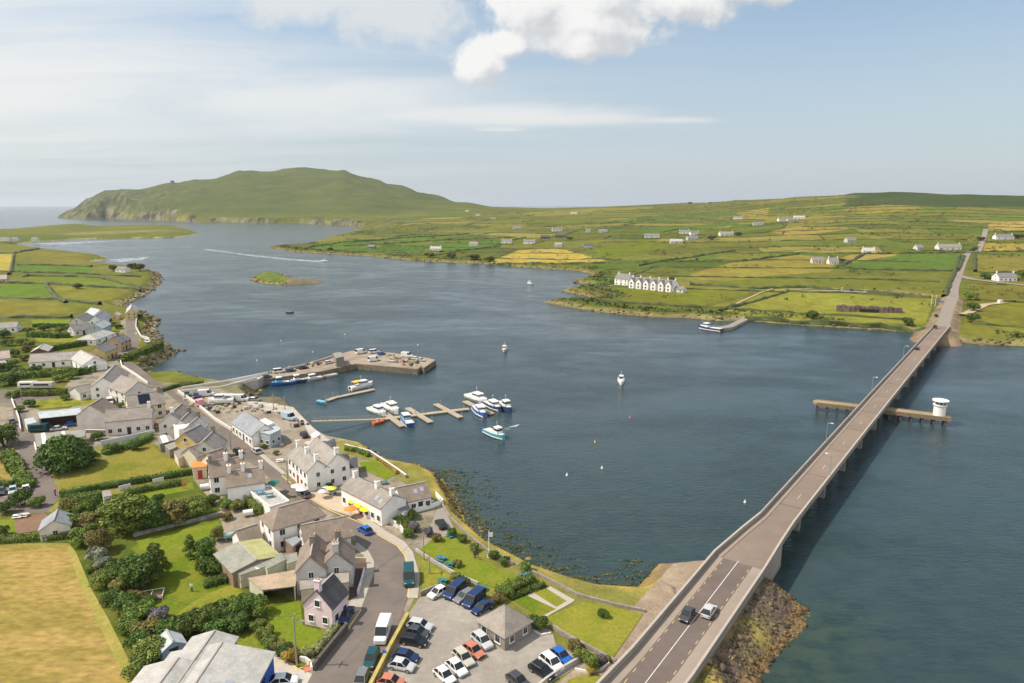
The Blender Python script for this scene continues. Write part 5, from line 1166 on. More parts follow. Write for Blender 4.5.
house('white house with a brown roof and gable above the red garage', (208, 461.5), (243, 456), 6.0, 4.9, 7.6, 'white', 'brown', win=(3, 3), gw=2, chim=((.03, 'stone'), (.5, 'white'), (.97, 'white')))
polyshed('beige garage with a bright orange roof and red door', [(191.5, 462, 3.2), (207.6, 460.3, 3.2), (206.5, 466.5, 3.0), (192.5, 468, 3.0)], 'cream', 'orange', dr='red', name='garage', cat='garage')
house('cream-sided cottage with grey roof next to the orange garage', (188, 447.5), (203.5, 442), 5.6, 3.2, 5.2, 'cream', 'taupe', win=(2, 2), gw=0, name='cottage')
polyshed('flat grey outbuilding with a pale skylight at the meadow corner', [(157.5, 436.5, 2.8), (169, 434.7, 2.8), (174.6, 440, 2.6), (159.7, 444, 2.5)], 'stone', 'taupe', strips=[(.2, 1.6)], name='outbuilding', cat='outbuilding')
polyshed('long mossy lean-to outbuilding between two grey outbuildings', [(164.5, 445.3, 2.6), (180.8, 439.5, 2.8), (185.6, 443, 2.7), (169.3, 450, 2.4)], 'stone', 'greygreen', name='outbuilding', cat='outbuilding')
polyshed('grey outbuilding backing onto the meadow beside the cream cottage', [(173.7, 451.4, 2.6), (185, 447.5, 2.8), (188, 453, 2.7), (178.5, 459.5, 2.4)], 'cream', 'taupe', name='outbuilding', cat='outbuilding')
polyshed('white flat-roofed block in the cluster beside the main street', [(172.8, 424.6, 5.2), (187.8, 422.8, 5.2), (192, 426.5, 5.2), (178.5, 429.5, 5.2)], 'white', 'whiteroof', wins=2, name='flat_roofed_house', cat='house')
house('yellow-gabled house with a grey roof in the street cluster', (184.5, 432.5), (200, 424.5), 6.2, 4.2, 6.6, 'yellow', 'slate', win=(2, 2), gw=1)
polyshed('small white yard extension below the yellow-gabled house', [(172, 431, 2.8), (181, 429.5, 2.8), (186, 435, 2.7), (178, 437.5, 2.7)], 'white', 'whiteroof', name='extension', cat='extension')
house('brown-verged grey house with its gable on the main street', (203.5, 440.5), (213.5, 430.5), 6.4, 4.1, 6.8, 'palewall', 'warmgrey', win=(2, 2), gw=1, chim=((.95, 'stone'),))
house('cream house with a dark brown roof below the brown-verged house', (207, 453), (222.5, 448), 6.0, 3.8, 6.2, 'cream', 'brown', win=(2, 2), gw=1)
house('pale gabled house at the top of the street row, red chimney behind', (170.5, 413.5), (181.5, 403.5), 7.0, 4.9, 7.6, 'palewall', 'taupe', win=(2, 3), gw=2, chim=((.15, 'white'),))
house('grey-roofed terrace house second in the street row', (180.5, 420), (190, 411), 5.8, 4.2, 6.5, 'palewall', 'warmgrey', win=(0, 2), gw=1, chim=((.9, 'stone'),))
house('low light-grey roofed house third in the street row', (189, 424.5), (199, 415.5), 5.2, 4.0, 6.2, 'palewall', 'pale', win=(0, 2), gw=0, chim=((.9, 'stone'),))
h = house('cream house with black solar panels on its roof', (126, 395.5), (162, 390.5), 8.0, 4.6, 7.6, 'cream', 'taupe', win=(3, 4), gw=1, solar=(-1, .30, .62, .12, .86), chim=((.9, 'brick'),))
house('long pale pink house with four front windows and white chimney', (106, 410), (152, 406), 7.0, 4.6, 7.0, 'pinkwhite', 'taupe', win=(5, 4), gw=1, chim=((.94, 'white'),), floors=1)
house('pink-white gabled house at the end of the long open shed', (90, 405), (102, 397.6), 8.4, 4.8, 7.8, 'pinkwhite', 'brown', win=(2, 2), gw=0)
polyshed('long open-fronted store with a blue-grey roof and brown inside', [(37.5, 412, 4.2), (80, 408, 4.2), (82, 414, 3.6), (39.5, 418.5, 3.6)], 'brown', 'bluepale', open_side=2, name='open_store', cat='store')
polyshed('low flat grey garage row beside the great round tree', [(34.5, 434, 2.8), (86, 429.5, 2.8), (84.5, 436, 2.7), (37, 447, 2.7)], 'palewall', 'greygreen', strips=[(.12, 1.0), (.52, .8)], name='garage_row', cat='garage')
polyshed('small cream outbuilding with a mauve flat roof at the lane corner', [(24, 419, 2.6), (33, 417, 2.6), (37, 422, 2.5), (27, 424.5, 2.5)], 'cream', 'bluepale', name='outbuilding', cat='outbuilding')
house('long single-storey house with a taupe roof and white stripe', (31, 354), (79, 351), 9.0, 2.9, 5.4, 'white', 'warmgrey', win=(5, 5), gw=1, sky=((.35, -1, .55), (.85, -1, .3)))
house('pale-roofed gabled wing at the end of the long single-storey house', (80.5, 350), (94, 357), 8.6, 3.2, 5.8, 'white', 'pale', win=(3, 3), gw=1)
polyshed('white flat-roofed sunroom on the pale-roofed wing', [(85, 361.6, 2.7), (95, 360, 2.7), (97, 364.5, 2.7), (88, 366.5, 2.7)], 'white', 'whiteroof', wins=2, name='sunroom', cat='extension')
house('small brown-fronted barn behind the long single-storey house', (38.5, 348), (44, 343.5), 6.4, 2.7, 4.3, 'brown', 'pale', win=(0, 0), gw=0, name='barn', cat='barn')
house('low slate-roofed house among the hedges near the strand', (70, 325.5), (89, 323), 7.5, 2.8, 5.2, 'palewall', 'slate', win=(3, 3), gw=1)
house('grey-purple roofed house behind the blue-gabled houses', (76, 317), (87, 312.5), 7.5, 2.9, 5.6, 'palewall', 'slate', win=(3, 2), gw=1)
house('white-gabled house furthest back in the cluster by the strand', (91, 307.5), (100, 309.5), 7, 4.2, 7, 'white', 'bluepale', win=(2, 2), gw=1)
house('blue-grey roofed house with a steep white gable', (95, 316), (103, 310), 7, 4.4, 7.2, 'white', 'bluegreyroof', win=(2, 2), gw=2)
house('pale blue roofed house with twin windows in its gable', (94, 323.5), (103, 319), 7, 4.0, 6.6, 'bluegrey', 'bluepale', win=(2, 2), gw=2)
house('broad white bungalow with hipped pale roof', (89, 334), (103, 329.5), 9, 2.9, 5.0, 'white', 'pale', hip=(3, 3), win=(3, 3), gw=2, name='bungalow')
house('mustard yellow house with a small dark roof', (96, 347), (108.5, 342), 7, 4.2, 6.4, 'yellow', 'slate', win=(3, 3), gw=2)
house('ochre house with a dark roof and red chimney', (112, 337.5), (122.5, 333.5), 7, 4.4, 6.8, 'ochre', 'slate', win=(3, 3), gw=2, chim=((.5, 'brick'),))
house('tall yellow gable house at the end of the waterfront road', (130.8, 308.5), (132, 303.5), 5.6, 4.3, 6.8, 'yellow', 'pale', win=(2, 2), gw=2)
house('tiny yellow hut behind the waterfront', (114, 313.5), (117, 311.5), 4, 2.7, 4.0, 'yellow', 'pale', win=(1, 1), gw=1, name='hut', cat='hut')
house('taupe-roofed house with a white verge beside the waterfront wall', (103, 377.5), (115, 364.5), 8.5, 4.5, 7.6, 'white', 'taupe', win=(3, 3), gw=2, sky=((.5, 1, .4),))
house('large white-fronted house with a dark taupe roof above the shore road', (121, 375.5), (138, 381.5), 9.0, 4.8, 7.8, 'palewall', 'taupe', win=(3, 3), gw=1)
house('low garage house with a taupe roof and dark carport', (74, 387), (90, 383.5), 6.5, 2.8, 4.5, 'palewall', 'taupe', win=(2, 2), gw=0, dr='brownish')
polyshed('open carport with a pale roof beside the low garage house', [(90, 384, 2.7), (104, 383, 2.7), (107, 388, 2.6), (92, 390, 2.6)], 'palewall', 'taupe', open_side=2, name='carport', cat='carport')
house('house with a green-grey roof at the edge of the west gardens', (-4, 322.5), (18, 321.5), 7, 2.9, 5.2, 'white', 'greygreen', win=(3, 3), gw=1)
house('pink-roofed house on the west gardens', (-6, 351.5), (9, 350), 7.5, 2.9, 5.4, 'palewall', 'pinkroof', win=(2, 2), gw=1)
house('small white outhouse below the pink-roofed house', (-3, 361), (5, 360), 4.5, 2.4, 3.8, 'white', 'pale', win=(2, 2), gw=0, name='outhouse', cat='outbuilding')
house('farmhouse with a mauve roof beside the tan field on the left shore', (-4, 275), (7, 274.6), 9, 3.2, 6.2, 'pink', 'pinkroof', z0=gz(*at(2, 278, 6)), win=(2, 2), gw=0, name='farmhouse')
house('white cottage among dark bushes on the point of the left shore', (118, 266.4), (127, 266.7), 7, 3, 5.4, 'white', 'slate', z0=gz(*at(122, 269, 6)), win=(2, 2), gw=0, name='cottage')
for i, (a, lb) in enumerate(((1, 'white house behind the far bay, largest of the three'), (12, 'small white house in the middle of the far bay row'), (32, 'pale cottage nearest the water of the far bay'))):
    house(lb, (a, 237.2), (a + (9 if i == 0 else 6), 237.2), 8, 3, 5.6, 'white', 'slate', z0=gz(*at(a, 239, 5)), win=(2, 2), gw=0, name='cottage')
house('pale grey shed with a blue-grey roof beside the bare soil plot', (53.6, 520), (57.3, 509.5), 5.2, 2.6, 4.2, 'palewall', 'bluegreyroof', win=(0, 0), gw=1, name='shed', cat='shed')
house('small blue garden shed with a dark doorway and pale roof', (173, 641), (166.5, 630), 3.2, 2.1, 3.1, 'bluegrey', 'bluepale', win=(0, 0), gw=0, name='shed', cat='shed')
o = bpy.data.objects[-1]
for ob in list(COL.objects):
    if ob.get('label') == 'small blue garden shed with a dark doorway and pale roof':
        L_ = (Vector(at(173, 641, 7.1)) - Vector(at(166.5, 630, 7.1))).length; door(ob, (-L_ / 2 - .03, 0, 0), -math.pi / 2, 1.1, 1.9, 'dark')
polyshed('square white pump hut with a window in the gardens', [(102, 491, 2.6), (110, 490, 2.6), (112, 495.5, 2.6), (103.5, 497, 2.6)], 'palewall', 'warmgrey', wins=1, name='hut', cat='hut')
# community hall with three shallow gables
hall = empty('community_hall', (-41, 74, Z0), math.pi / 2, 'large pale-roofed community hall with bright blue walls', 'hall'); hall.matrix_basis = Matrix.Translation((-41, 74, Z0)) @ Matrix.Rotation(math.pi / 2, 4, 'Z')
# in the hall frame x runs away from the drone, y to its left
for (xr, yb, hwid, eh, rh) in ((-40.9, 86.1, 7.1, 4.0, 5.5), (-45.2, 82.3, 4.5, 4.6, 5.9), (-43.3, 89.2, 3.1, 4.3, 5.3)):
    y0 = 60; house_body(hall, yb - y0, hwid * 2, eh, rh, 'blue', 'pale', off=((yb + y0) / 2 - 74, -(xr + 41)), win=(0, 0), gw=0, ov=.35, sky=((.72, -1, .55), (.60, -1, .62)) if hwid > 7 else (), seen=False)
for x, y in ((8, -7.12), (3.5, -7.12)): window(hall, (x, y, 2.2), 0, 1.2, 1.1)
# toilet block
house('small square stone toilet block with a pyramid roof in the car park', WP_(-1.25, 96.1), WP_(-1.05, 95.9), 5.8, 2.6, 4.9, 'stone', 'taupe', hip=(2.85, 2.85), win=(2, 2), gw=2, dr='dark', name='toilet_block', cat='toilet block', sky=())
# harbour row
house('white two-storey house with red-framed doors facing the street, front half of a double roof', WP_(-53.4, 161.8), WP_(-45.6, 151.3), 5.2, 5.2, 7.4, 'white', 'warmgrey', win=(5, 0), gw=1, chim=((.03, 'white'), (.5, 'white'), (.97, 'white')), dr='red')
house('white house with a high taupe roof, seaward half of the double roof', WP_(-49.9, 165.7), WP_(-41.6, 154.1), 5.8, 5.6, 8.0, 'white', 'warmgrey', win=(0, 4), gw=2, chim=((.98, 'white'),))
polyshed('dark slate-roofed kitchen wing on the harbour side of the double house', [(312, 446.5, 5.0), (334.5, 438.5, 4.4), (338.5, 450, 4.2), (328, 453, 5.0)], 'white', 'darkslate', name='kitchen_wing', cat='extension')
polyshed('flat dark lean-to behind the pub yard', [(346.5, 459.5, 3.0), (357, 456.5, 2.8), (358.5, 466.5, 2.8), (347, 469, 3.0)], 'white', 'darkslate', name='lean_to', cat='extension')
house('long white pub with parasols on its forecourt', (353, 475.5), (393.5, 494.8), 6.4, 4.2, 6.0, 'white', 'taupe', win=(7, 4), gw=0, chim=((.06, 'white'), (.62, 'white'), (.97, 'white')), sky=((.78, -1, .62), (.9, -1, .7)), dr='red', name='pub', cat='pub')
house('white restaurant with a dark brown roof and two roof lights by the shore', (397, 487.5), (425.5, 481.5), 6.2, 3.0, 5.2, 'white', 'brown', win=(4, 3), gw=1, sky=((.55, -1, .5), (.78, -1, .45)), name='restaurant', cat='restaurant')
polyshed('narrow white store joining the pub and the shore restaurant', [(391, 503, 2.6), (403, 498, 2.6), (410, 507, 2.5), (404, 514, 2.5)], 'palewall', 'slate', name='store', cat='store')
house('long white harbour building with a blue-grey roof along the street', WP_(-79.6, 194.7), WP_(-69.2, 182.6), 7.4, 3.4, 5.8, 'white', 'bluegreyroof', win=(6, 3), gw=1, dr='blue')
polyshed('pale blue flat-roofed workshop with a white roof panel beside the quay', [(253, 425.5, 4.2), (260, 419, 4.2), (274, 422.5, 4.2), (281, 429, 4.0), (270, 434.5, 4.0), (258, 431.5, 4.2)], 'bluegrey', 'bluepale', wins=2, name='workshop', cat='workshop')
polyshed('white rooftop store beside the workshop', [(260, 420.5, 4.9), (265, 418, 4.9), (274, 422.6, 4.9), (268, 425, 4.9)], 'white', 'whiteroof', name='store', cat='store')
polyshed('small white and pink kiosk at the quay edge', [(310.5, 434.5, 3.0), (316.5, 431, 3.0), (320.5, 434, 3.0), (314, 438, 3.0)], 'pink', 'whiteroof', name='kiosk', cat='kiosk')
polyshed('square stone net store standing on the pier', [(333, 353, 4.0), (341, 352, 4.0), (344, 356.5, 4.0), (336, 358, 4.0)], 'stone', 'greygreen', z0=PZ, name='net_store', cat='store')

# ------------------------------------------------------------------ walls and hedges
LIME = mat('wall_limewash', (.62, .59, .55), .9, .1); YLICH = mat('wall_yellow_lichen', (.42, .34, .09), .95, .25, 1.6, second=(.25, .21, .13), sc2=.8)
run_wall('low stone sea wall between the lawns and the weedy shore', [(442, 505), (450, 518), (466, 534), (490, 553), (521, 567.5), (550, 581), (578, 596), (612, 605), (645, 612)], .4, .5, STONE)
run_wall('lichen-yellow stone wall between the road and the car park', [(408, 619), (391, 650), (374, 684), (366, 700)], .55, 1.2, YLICH)
run_wall('low kerb wall with railing along the seafront lawn path', [(416, 551), (434, 563), (457, 576), (478, 585)], .3, .6, CONC)
run_wall('short stone wall at the car park entrance', [(420, 596), (434, 590), (441, 589)], .4, .9, STONE)
run_wall('low stone wall dividing the dry lawn from the car park', [(552, 628), (566, 637), (590, 650), (616, 664)], .4, .7, STONE)
run_wall('concrete boundary wall at the lower end of the car park', [(581, 661), (562, 672), (545, 684), (530, 697)], .35, .9, CONC)
run_wall('dark stone wall along the road below the lilac cottage', [(347, 630), (330, 651), (314, 671)], .5, 1.3, mat('wall_dark_stone', (.09, .08, .07), .95, .3, 1.5))
run_wall('curved white entrance wall beside the utility pole', [(300, 661), (306, 662), (311, 666), (312, 672)], .3, .8, LIME)
run_wall('white garden wall corner running up to the utility pole', [(279, 646), (290, 655), (297, 660)], .25, .7, LIME)
run_wall('long pale blue garden wall above the meadow', [(101, 446), (128, 440.5), (155, 434.5)], .3, 1.5, mat('wall_paleblue', (.45, .50, .50), .9, .08))
run_wall('white-capped wall in front of the long pink house', [(86, 433), (112, 433.5), (156, 424)], .3, 1.0, STONE, top=LIME)
run_wall('curved white sea wall beside the shore road', [(120.5, 361.5), (122, 367), (136, 376), (148, 384.5)], .35, 1.0, LIME)
run_wall('white wall curling round the end of the waterfront road', [(136.5, 319), (136, 328), (141, 337), (148, 339), (150, 343)], .35, 1.0, LIME)
run_wall('low white wall between the main street and the harbour yard', [(178, 392), (190, 400), (203, 410), (214, 419.5), (232, 431)], .35, .9, LIME)
run_wall('white side wall of the west lane', [(12, 401), (19, 420), (21, 432)], .3, 1.1, LIME)
run_wall('pale retaining wall beside the west lane', [(35, 447), (37, 455)], .3, 1.5, LIME)
run_wall('white seaward wall of the small walled lawn behind the pub', [(345, 447), (370, 453.5), (398, 472), (406, 478)], .35, .8, STONE, top=LIME)
run_wall('white terrace wall of the shore restaurant', [(410, 514), (432, 508), (443, 504), (436, 496)], .25, 1.1, mat('wall_white_paint', (.76, .74, .71), .8, .05))
run_wall('white garden wall opposite the pub end gable', [(389, 523), (400, 529), (404, 536), (398, 531), (390, 526)][:3], .3, 1.2, LIME)
run_wall('stepped brown stone wall at the corner of the courtyard', [(348, 563), (366, 563.5)], .3, 1.2, mat('wall_buff', (.50, .40, .30), .9, .1))
run_wall('white bollard wall in front of the courtyard', [(364.5, 572), (362, 582), (358, 595)], .3, .9, LIME)
run_wall('grey stone wall hung with moored gear between garden trees', [(133, 537), (160, 530), (190, 523), (222, 515)], .6, .8, mat('wall_grey_stone', (.30, .28, .27), .95, .35, 1.1, second=(.12, .11, .11), sc2=.7))
run_wall('white panel fence strip behind the clipped hedge', [(119, 491), (131, 488)], .15, 1.2, LIME, name='panel_fence', cat='fence')
run_wall('second white panel strip along the meadow lane', [(153, 484), (164, 481.5)], .15, 1.2, LIME, name='panel_fence', cat='fence')
run_wall('curved kerb of the planted bed in the car park corner', [(575, 670), (588, 673), (602, 670), (609, 664)], .25, .35, LIME, name='planter_kerb', cat='kerb')
run_wall('pale kerb of the planted bed behind the toilet block', [(533, 631), (541, 636), (551, 634)], .25, .35, LIME, name='planter_kerb', cat='kerb')

hedge('tall clipped hedge at the top of the hay field', [(-60, 544), (0, 542.5), (40, 540.5), (70, 537.5)], 1.6, 1.4, 'clip')
hedge('pale clipped garden hedge along the road by the lilac cottage', [(337, 630), (326, 644), (315, 656), (300, 657)], 1.2, 1.3, 'pale', size=.14)
hedge('long dark straight hedge below the rough meadow', [(60, 497), (100, 489.5), (150, 481), (194, 474)], 1.3, 1.5, 'dark')
hedge('bright clipped hedge beside the narrow garden lawn', [(124, 496), (150, 490.5), (182, 485)], 1.6, 1.6, 'clip')
hedge('thick bushy hedge at the lane junction', [(60, 505), (80, 502), (102, 498)], 2.4, 1.7, 'mid', ragged=.35)
hedge('hedge wall of the waterfront houses above the seaweed beach', [(123, 362), (135, 357), (150, 351), (160, 346)], 3.6, 2.2, 'mid', ragged=.3, size=.3)
hedge('dark trimmed hedge in front of the caravans', [(17, 395.5), (40, 396), (67, 394.5)], 2.6, 1.9, 'clip', size=.25)
hedge('dark shrub hedge below the long single-storey house', [(8, 379), (40, 377), (80, 375), (92, 371)], 3.4, 2.2, 'mid', ragged=.4, size=.35)
hedge('dark hedge behind the low slate-roofed house', [(30, 336.5), (60, 338), (70, 337)], 4.0, 2.0, 'dark', ragged=.3, size=.35)
hedge('hedge above the long single-storey house', [(50, 351), (62, 349), (92, 344)], 3.0, 2.0, 'dark', ragged=.3, size=.35)
hedge('short dark hedge of the strand field', [(34, 327), (68, 327.5)], 2.6, 1.8, 'dark', ragged=.2, size=.35)
hedge('ivy-green hedge on the garden side of the terrace block', [(247, 503), (256, 511), (265, 515)], 2.2, 2.6, 'light', ragged=.2)
hedge('roadside hedge growing between wheat field and parking cars', [(8, 456), (16, 470), (24, 484), (30, 489)], 3.0, 1.8, 'mid', ragged=.45, size=.26)
hedge('hedge behind the parked cars by the lane', [(-20, 487), (0, 486), (14, 486)], 1.6, 1.4, 'dark', ragged=.3)
hedge('low green hedge round the small seaside lawn', [(345, 450), (358, 452), (369, 457)], 1.0, 1.1, 'clip', size=.18)
hedge('green boundary hedge above the meadow and pale blue wall', [(104, 455), (122, 449), (140, 444.5), (150, 438)], 3.0, 1.6, 'mid', ragged=.4)
hedge('garden hedge in front of the street cluster', [(158, 393), (178, 386.5), (204, 384)], 1.6, 1.3, 'mid', ragged=.3)
hedge('dark hedge beside the open-fronted shed and dry lawn', [(204, 588), (222, 583), (240, 578)], 1.4, 1.3, 'dark', ragged=.3)
hedge('hedge along the seaward side of the lower lawn and path', [(497, 594), (512, 590), (524, 584), (533, 580)], 2.2, 1.3, 'mid', ragged=.4)
hedge('dark hedge edging the small garden plots', [(510, 600), (523, 595), (532, 591), (545, 586)], 1.0, .8, 'dark', ragged=.3)
hedge('roadside planting beside the white house wall opposite the pub', [(396, 523), (404, 527), (412, 533)], 2.2, 1.6, 'mid', ragged=.4)
hedge('yellowish garden hedge next to the double-roofed white house', [(318, 486), (326, 484), (334, 482)], .9, 1.3, 'clip')
hedge('yellow flowering bank beside the small seaside lawn', [(377, 459), (388, 466), (398, 474)], 1.2, .7, 'gold', ragged=.4)

# ------------------------------------------------------------------ trees and shrubs
tree('great round tree at the corner of the meadow, by far the largest', 66, 469, 7.6, 8.6, 'dark', 'dome')
tree('dark tree at the bend of the west lane, opposite the garage row', 4, 447, 4.5, 6.0, 'dark', 'tree'); tree('round bush beside the lane above the tan patch', 8, 462, 2.6, 2.4, 'mid', 'bush')
tree('broad dark tree in the middle of the gardens', 128, 531, 5.6, 7.4, 'mid', 'tree'); tree('dark green tree touching the broad garden tree', 150, 529, 4.2, 5.6, 'dark', 'tree')
tree('yellow-green round tree above the grey stone wall', 176, 522, 3.8, 4.8, 'olive', 'tree'); tree('lighter tree at the end of the grey stone wall', 197, 517, 3.2, 4.4, 'light', 'tree')
tree('dark shrub under the yellow-green tree', 160, 524, 2.6, 3.0, 'dark', 'bush'); tree('spreading dark tree over the shaded garden corner', 140, 588, 3.6, 6.0, 'dark', 'tree')
tree('tall layered conifer in the shaded garden', 157, 577, 2.9, 7.2, 'mid', 'conifer'); tree('wide conifer leaning over the garden shadow', 150, 584, 3.0, 6.4, 'dark', 'conifer')
tree('conifer beside the bright garden lawn', 191, 557, 1.8, 4.8, 'mid', 'conifer'); tree('dark tree behind the small conifer', 206, 558, 2.2, 3.8, 'dark', 'tree'); tree('small palm-like tree near the tiny cottage', 218, 541, 1.5, 3.0, 'olive', 'tree')
tree('dark shrub at the wall of the yellow-roofed shed', 208, 572, 2.2, 2.6, 'dark', 'bush'); tree('bushy shrub in the shadow of the yellow-roofed shed', 220, 573, 1.9, 2.2, 'dark', 'bush')
tree('rust-tinted tree at the top of the hay field', 99, 552, 2.6, 4.4, 'rust', 'tree'); tree('round green tree beside the rust-tinted tree', 86, 545, 2.9, 4.0, 'mid', 'tree'); tree('olive bush above the hay field corner', 88, 529, 2.8, 3.2, 'olive', 'tree')
tree('silvery flowering shrub beside the hay field', 97, 562, 2.2, 2.6, 'grey', 'bush'); tree('second silvery shrub lower on the hay field bank', 103, 569, 1.8, 2.0, 'grey', 'bush')
SH = [(118, 575, 2.4, 2.6, 'dark', 'dark shrub beside the second silvery shrub'), (108, 585, 2.4, 2.4, 'mid', 'round shrub midway down the hay field bank'), (121, 592, 2.1, 2.2, 'olive', 'olive shrub on the bank above the cold frame'), (101, 578, 1.6, 1.5, 'olive', 'small olive shrub at the hay field margin'),
      (113, 603, 2.0, 2.0, 'dark', 'dark shrub at the bulge of the hay field edge'), (128, 612, 2.6, 2.8, 'dark', 'dark shrub below the bare patch in the bushes'), (141, 622, 2.8, 3.0, 'mid', 'broad shrub above the blue garden shed'), (131, 632, 2.0, 2.2, 'mid', 'leafy shrub between hay margin and broad shrub'),
      (148, 637, 2.6, 2.6, 'olive', 'yellowish shrub behind the blue garden shed'), (138, 650, 2.4, 2.6, 'dark', 'dark shrub near the hay field tip'), (151, 660, 2.8, 2.8, 'light', 'light feathery shrub by the hall'), (140, 672, 2.4, 2.2, 'mid', 'shrub at the hall corner by the hay field'),
      (158, 622, 2.2, 2.4, 'purple', 'dusky lilac bush at the end of the long shrub belt'), (134, 602, 1.9, 1.8, 'rust', 'rusty shrub on the dry patch'), (92, 572, 1.4, 1.2, 'clip', 'low bright bush on the upper hay bank'), (146, 604, 1.7, 1.4, 'dark', 'low dark bush in the cold frame corner')]
for x, y, r, h_, k, lb in SH: tree(lb, x, y, r, h_, k, 'bush')
BELT = [(170, 638, 'dark', 'first dark shrub of the belt, beside the blue shed roof'), (182, 635, 'mid', 'second shrub of the belt behind the hall'), (195, 630, 'dark', 'third shrub of the belt, over the hall gable'), (208, 625, 'mid', 'fourth shrub of the belt above the hall'), (220, 621, 'dark', 'fifth shrub of the belt, facing the dry lawn'), (232, 617, 'mid', 'sixth and tall shrub of the belt'), (244, 614, 'dark', 'seventh shrub of the belt, near the open shed'), (255, 613, 'mid', 'last shrub of the belt beside the mown garden'), (238, 627, 'dark', 'shaded shrub on the near side of the belt'), (216, 632, 'dark', 'low shaded shrub under the belt')]
for i, (x, y, k, lb) in enumerate(BELT): tree(lb, x, y + 2, 2.5, 3.2 if i not in (8, 9) else 2.3, k, 'bush', group='shrub belt behind the hall')
for x, y, k, lb in ((258, 630, 'mid', 'garden shrub at the foot of the shrub belt'), (266, 638, 'light', 'round light shrub in the mown garden border'), (270, 647, 'mid', 'flowering shrub above the white garden wall'), (278, 652, 'rust', 'rusty shrub at the white garden wall'), (284, 656, 'dark', 'small dark shrub by the driveway'), (291, 660, 'gold', 'orange-flowering clump beside the utility pole')):
    tree(lb, x, y, 1.5, 1.6, k, 'bush')
for x, y, r, k, lb in ((404, 526, 1.7, 'dark', 'dark bush in the bed opposite the pub'), (414, 531, 1.5, 'purple', 'lavender bush beside the bed path'), (408, 537, 1.3, 'clip', 'low bright bush beside the bed path'), (428, 536, 1.4, 'purple', 'lavender bush near the parking bay'), (437, 541, 1.2, 'rust', 'rusty bush at the lawn corner'), (452, 536, 1.2, 'dark', 'dark bush beside the blue picnic table'), (462, 542, 1.1, 'dark', 'dark bush on the sea wall by the lawn'),
                       (474, 551, 1.1, 'mid', 'green bush by the sea wall flagpole'), (494, 559, 1.2, 'dark', 'dark bush right of the flagpole on the sea wall'), (503, 565, 1.1, 'mid', 'bush on the sea wall past the flagpole'), (525, 571, 1.3, 'mid', 'bush at the corner of the seafront lawn'), (457, 567, 1.0, 'olive', 'olive bush inside the seafront lawn'), (456, 581, 1.2, 'olive', 'olive bush behind the parked white car'), (464, 585, 1.2, 'dark', 'dark bush behind the navy cars'), (508, 597, 1.3, 'mid', 'round green bush beside the toilet block'), (498, 603, 1.3, 'rust', 'rust-flowering bush behind the toilet block'),
                       (540, 630, 1.5, 'dark', 'dark shrub at the corner of the toilet block'), (532, 624, 1.1, 'mid', 'small shrub behind the toilet block corner'), (592, 667, 1.5, 'mid', 'round dark-centred shrub in the planted bed'), (580, 659, 1.3, 'light', 'pale green shrub in the planted bed'), (575, 650, 1.2, 'rust', 'red-flowering shrub in the planted bed'), (600, 664, 1.0, 'purple', 'small grey shrub in the planted bed'), (606, 662, .8, 'olive', 'small olive clump at the bed tip'), (591, 674, .8, 'gold', 'orange flower clump at the bed kerb'), (603, 617, 1.0, 'dark', 'lone dark shrub in the dry lawn'),
                       (329, 488, 1.0, 'clip', 'round shrub behind the double house car'), (398, 514, 1.3, 'dark', 'dark shrub at the pub end gable'), (411, 519, 1.5, 'clip', 'bright shrub in the pub end garden'), (264, 449, 1.0, 'clip', 'round shrub in front of the harbour building'), (276, 455, .9, 'clip', 'clipped shrub at the double house corner'), (216, 440, 1.0, 'dark', 'dark shrub on the street pavement'), (23, 505, 2.6, 'dark', 'dark tree beside the bare soil plot'), (38, 507, 1.7, 'mid', 'round bush by the shed drive'),
                       (6, 513, 2.0, 'dark', 'dark bush at the garden edge by the lane'), (72, 512, 2.4, 'olive', 'olive bush behind the blue-roofed shed'), (84, 516, 2.4, 'mid', 'round bush behind the pump hut'), (95, 510, 2.0, 'dark', 'dark bush below the pump hut'), (158, 503, 1.5, 'dark', 'single dark round bush on the narrow lawn'), (73, 530, 2.4, 'mid', 'leafy bush beside the pale grey shed'), (104, 520, 2.6, 'mid', 'bush between the pump hut and broad tree'), (4, 535, 1.4, 'dark', 'small dark bush on the west lawn')):
    tree(lb, x, y, r, r * 1.25, k, 'bush')
for x, y, r, k, lb in ((10, 385, 4, 'dark', 'dark tree by the caravans'), (18, 376, 3.0, 'mid', 'tree at the end of the long shrub hedge'), (50, 375, 2.6, 'olive', 'olive tree in the long shrub hedge'), (68, 375, 2.8, 'mid', 'round tree in the long shrub hedge'), (86, 371, 2.4, 'dark', 'dark tree beside the sunroom'), (4, 338, 3.6, 'dark', 'dark tree beside the green-grey roof'), (22, 345, 3, 'mid', 'tree beside the brown-fronted barn'), (26, 352, 2.6, 'rust', 'rusty tree beside the long house end'), (70, 331, 3, 'mid', 'tree behind the broad white bungalow'),
                       (118, 329, 2.4, 'dark', 'dark bush beside the waterfront road bend'), (140, 318, 2.2, 'dark', 'dark shrub at the tall yellow gable'), (150, 320, 2.2, 'mid', 'shrub on the waterfront tip'), (113, 271, 5, 'dark', 'dark bush beside the white point cottage'), (140, 271, 6, 'hedge', 'long dark bush on the point of the left shore'), (132, 269, 5, 'hedge', 'dark bush on the crest of the point'), (78, 289, 4, 'hedge', 'dark bush in the field hedge of the left shore')):
    tree(lb, x, y, r, r * 1.1, k, 'tree' if r < 4.5 else 'bush', z0=Z0 if y > 300 else gz(*at(x, y, 6)))

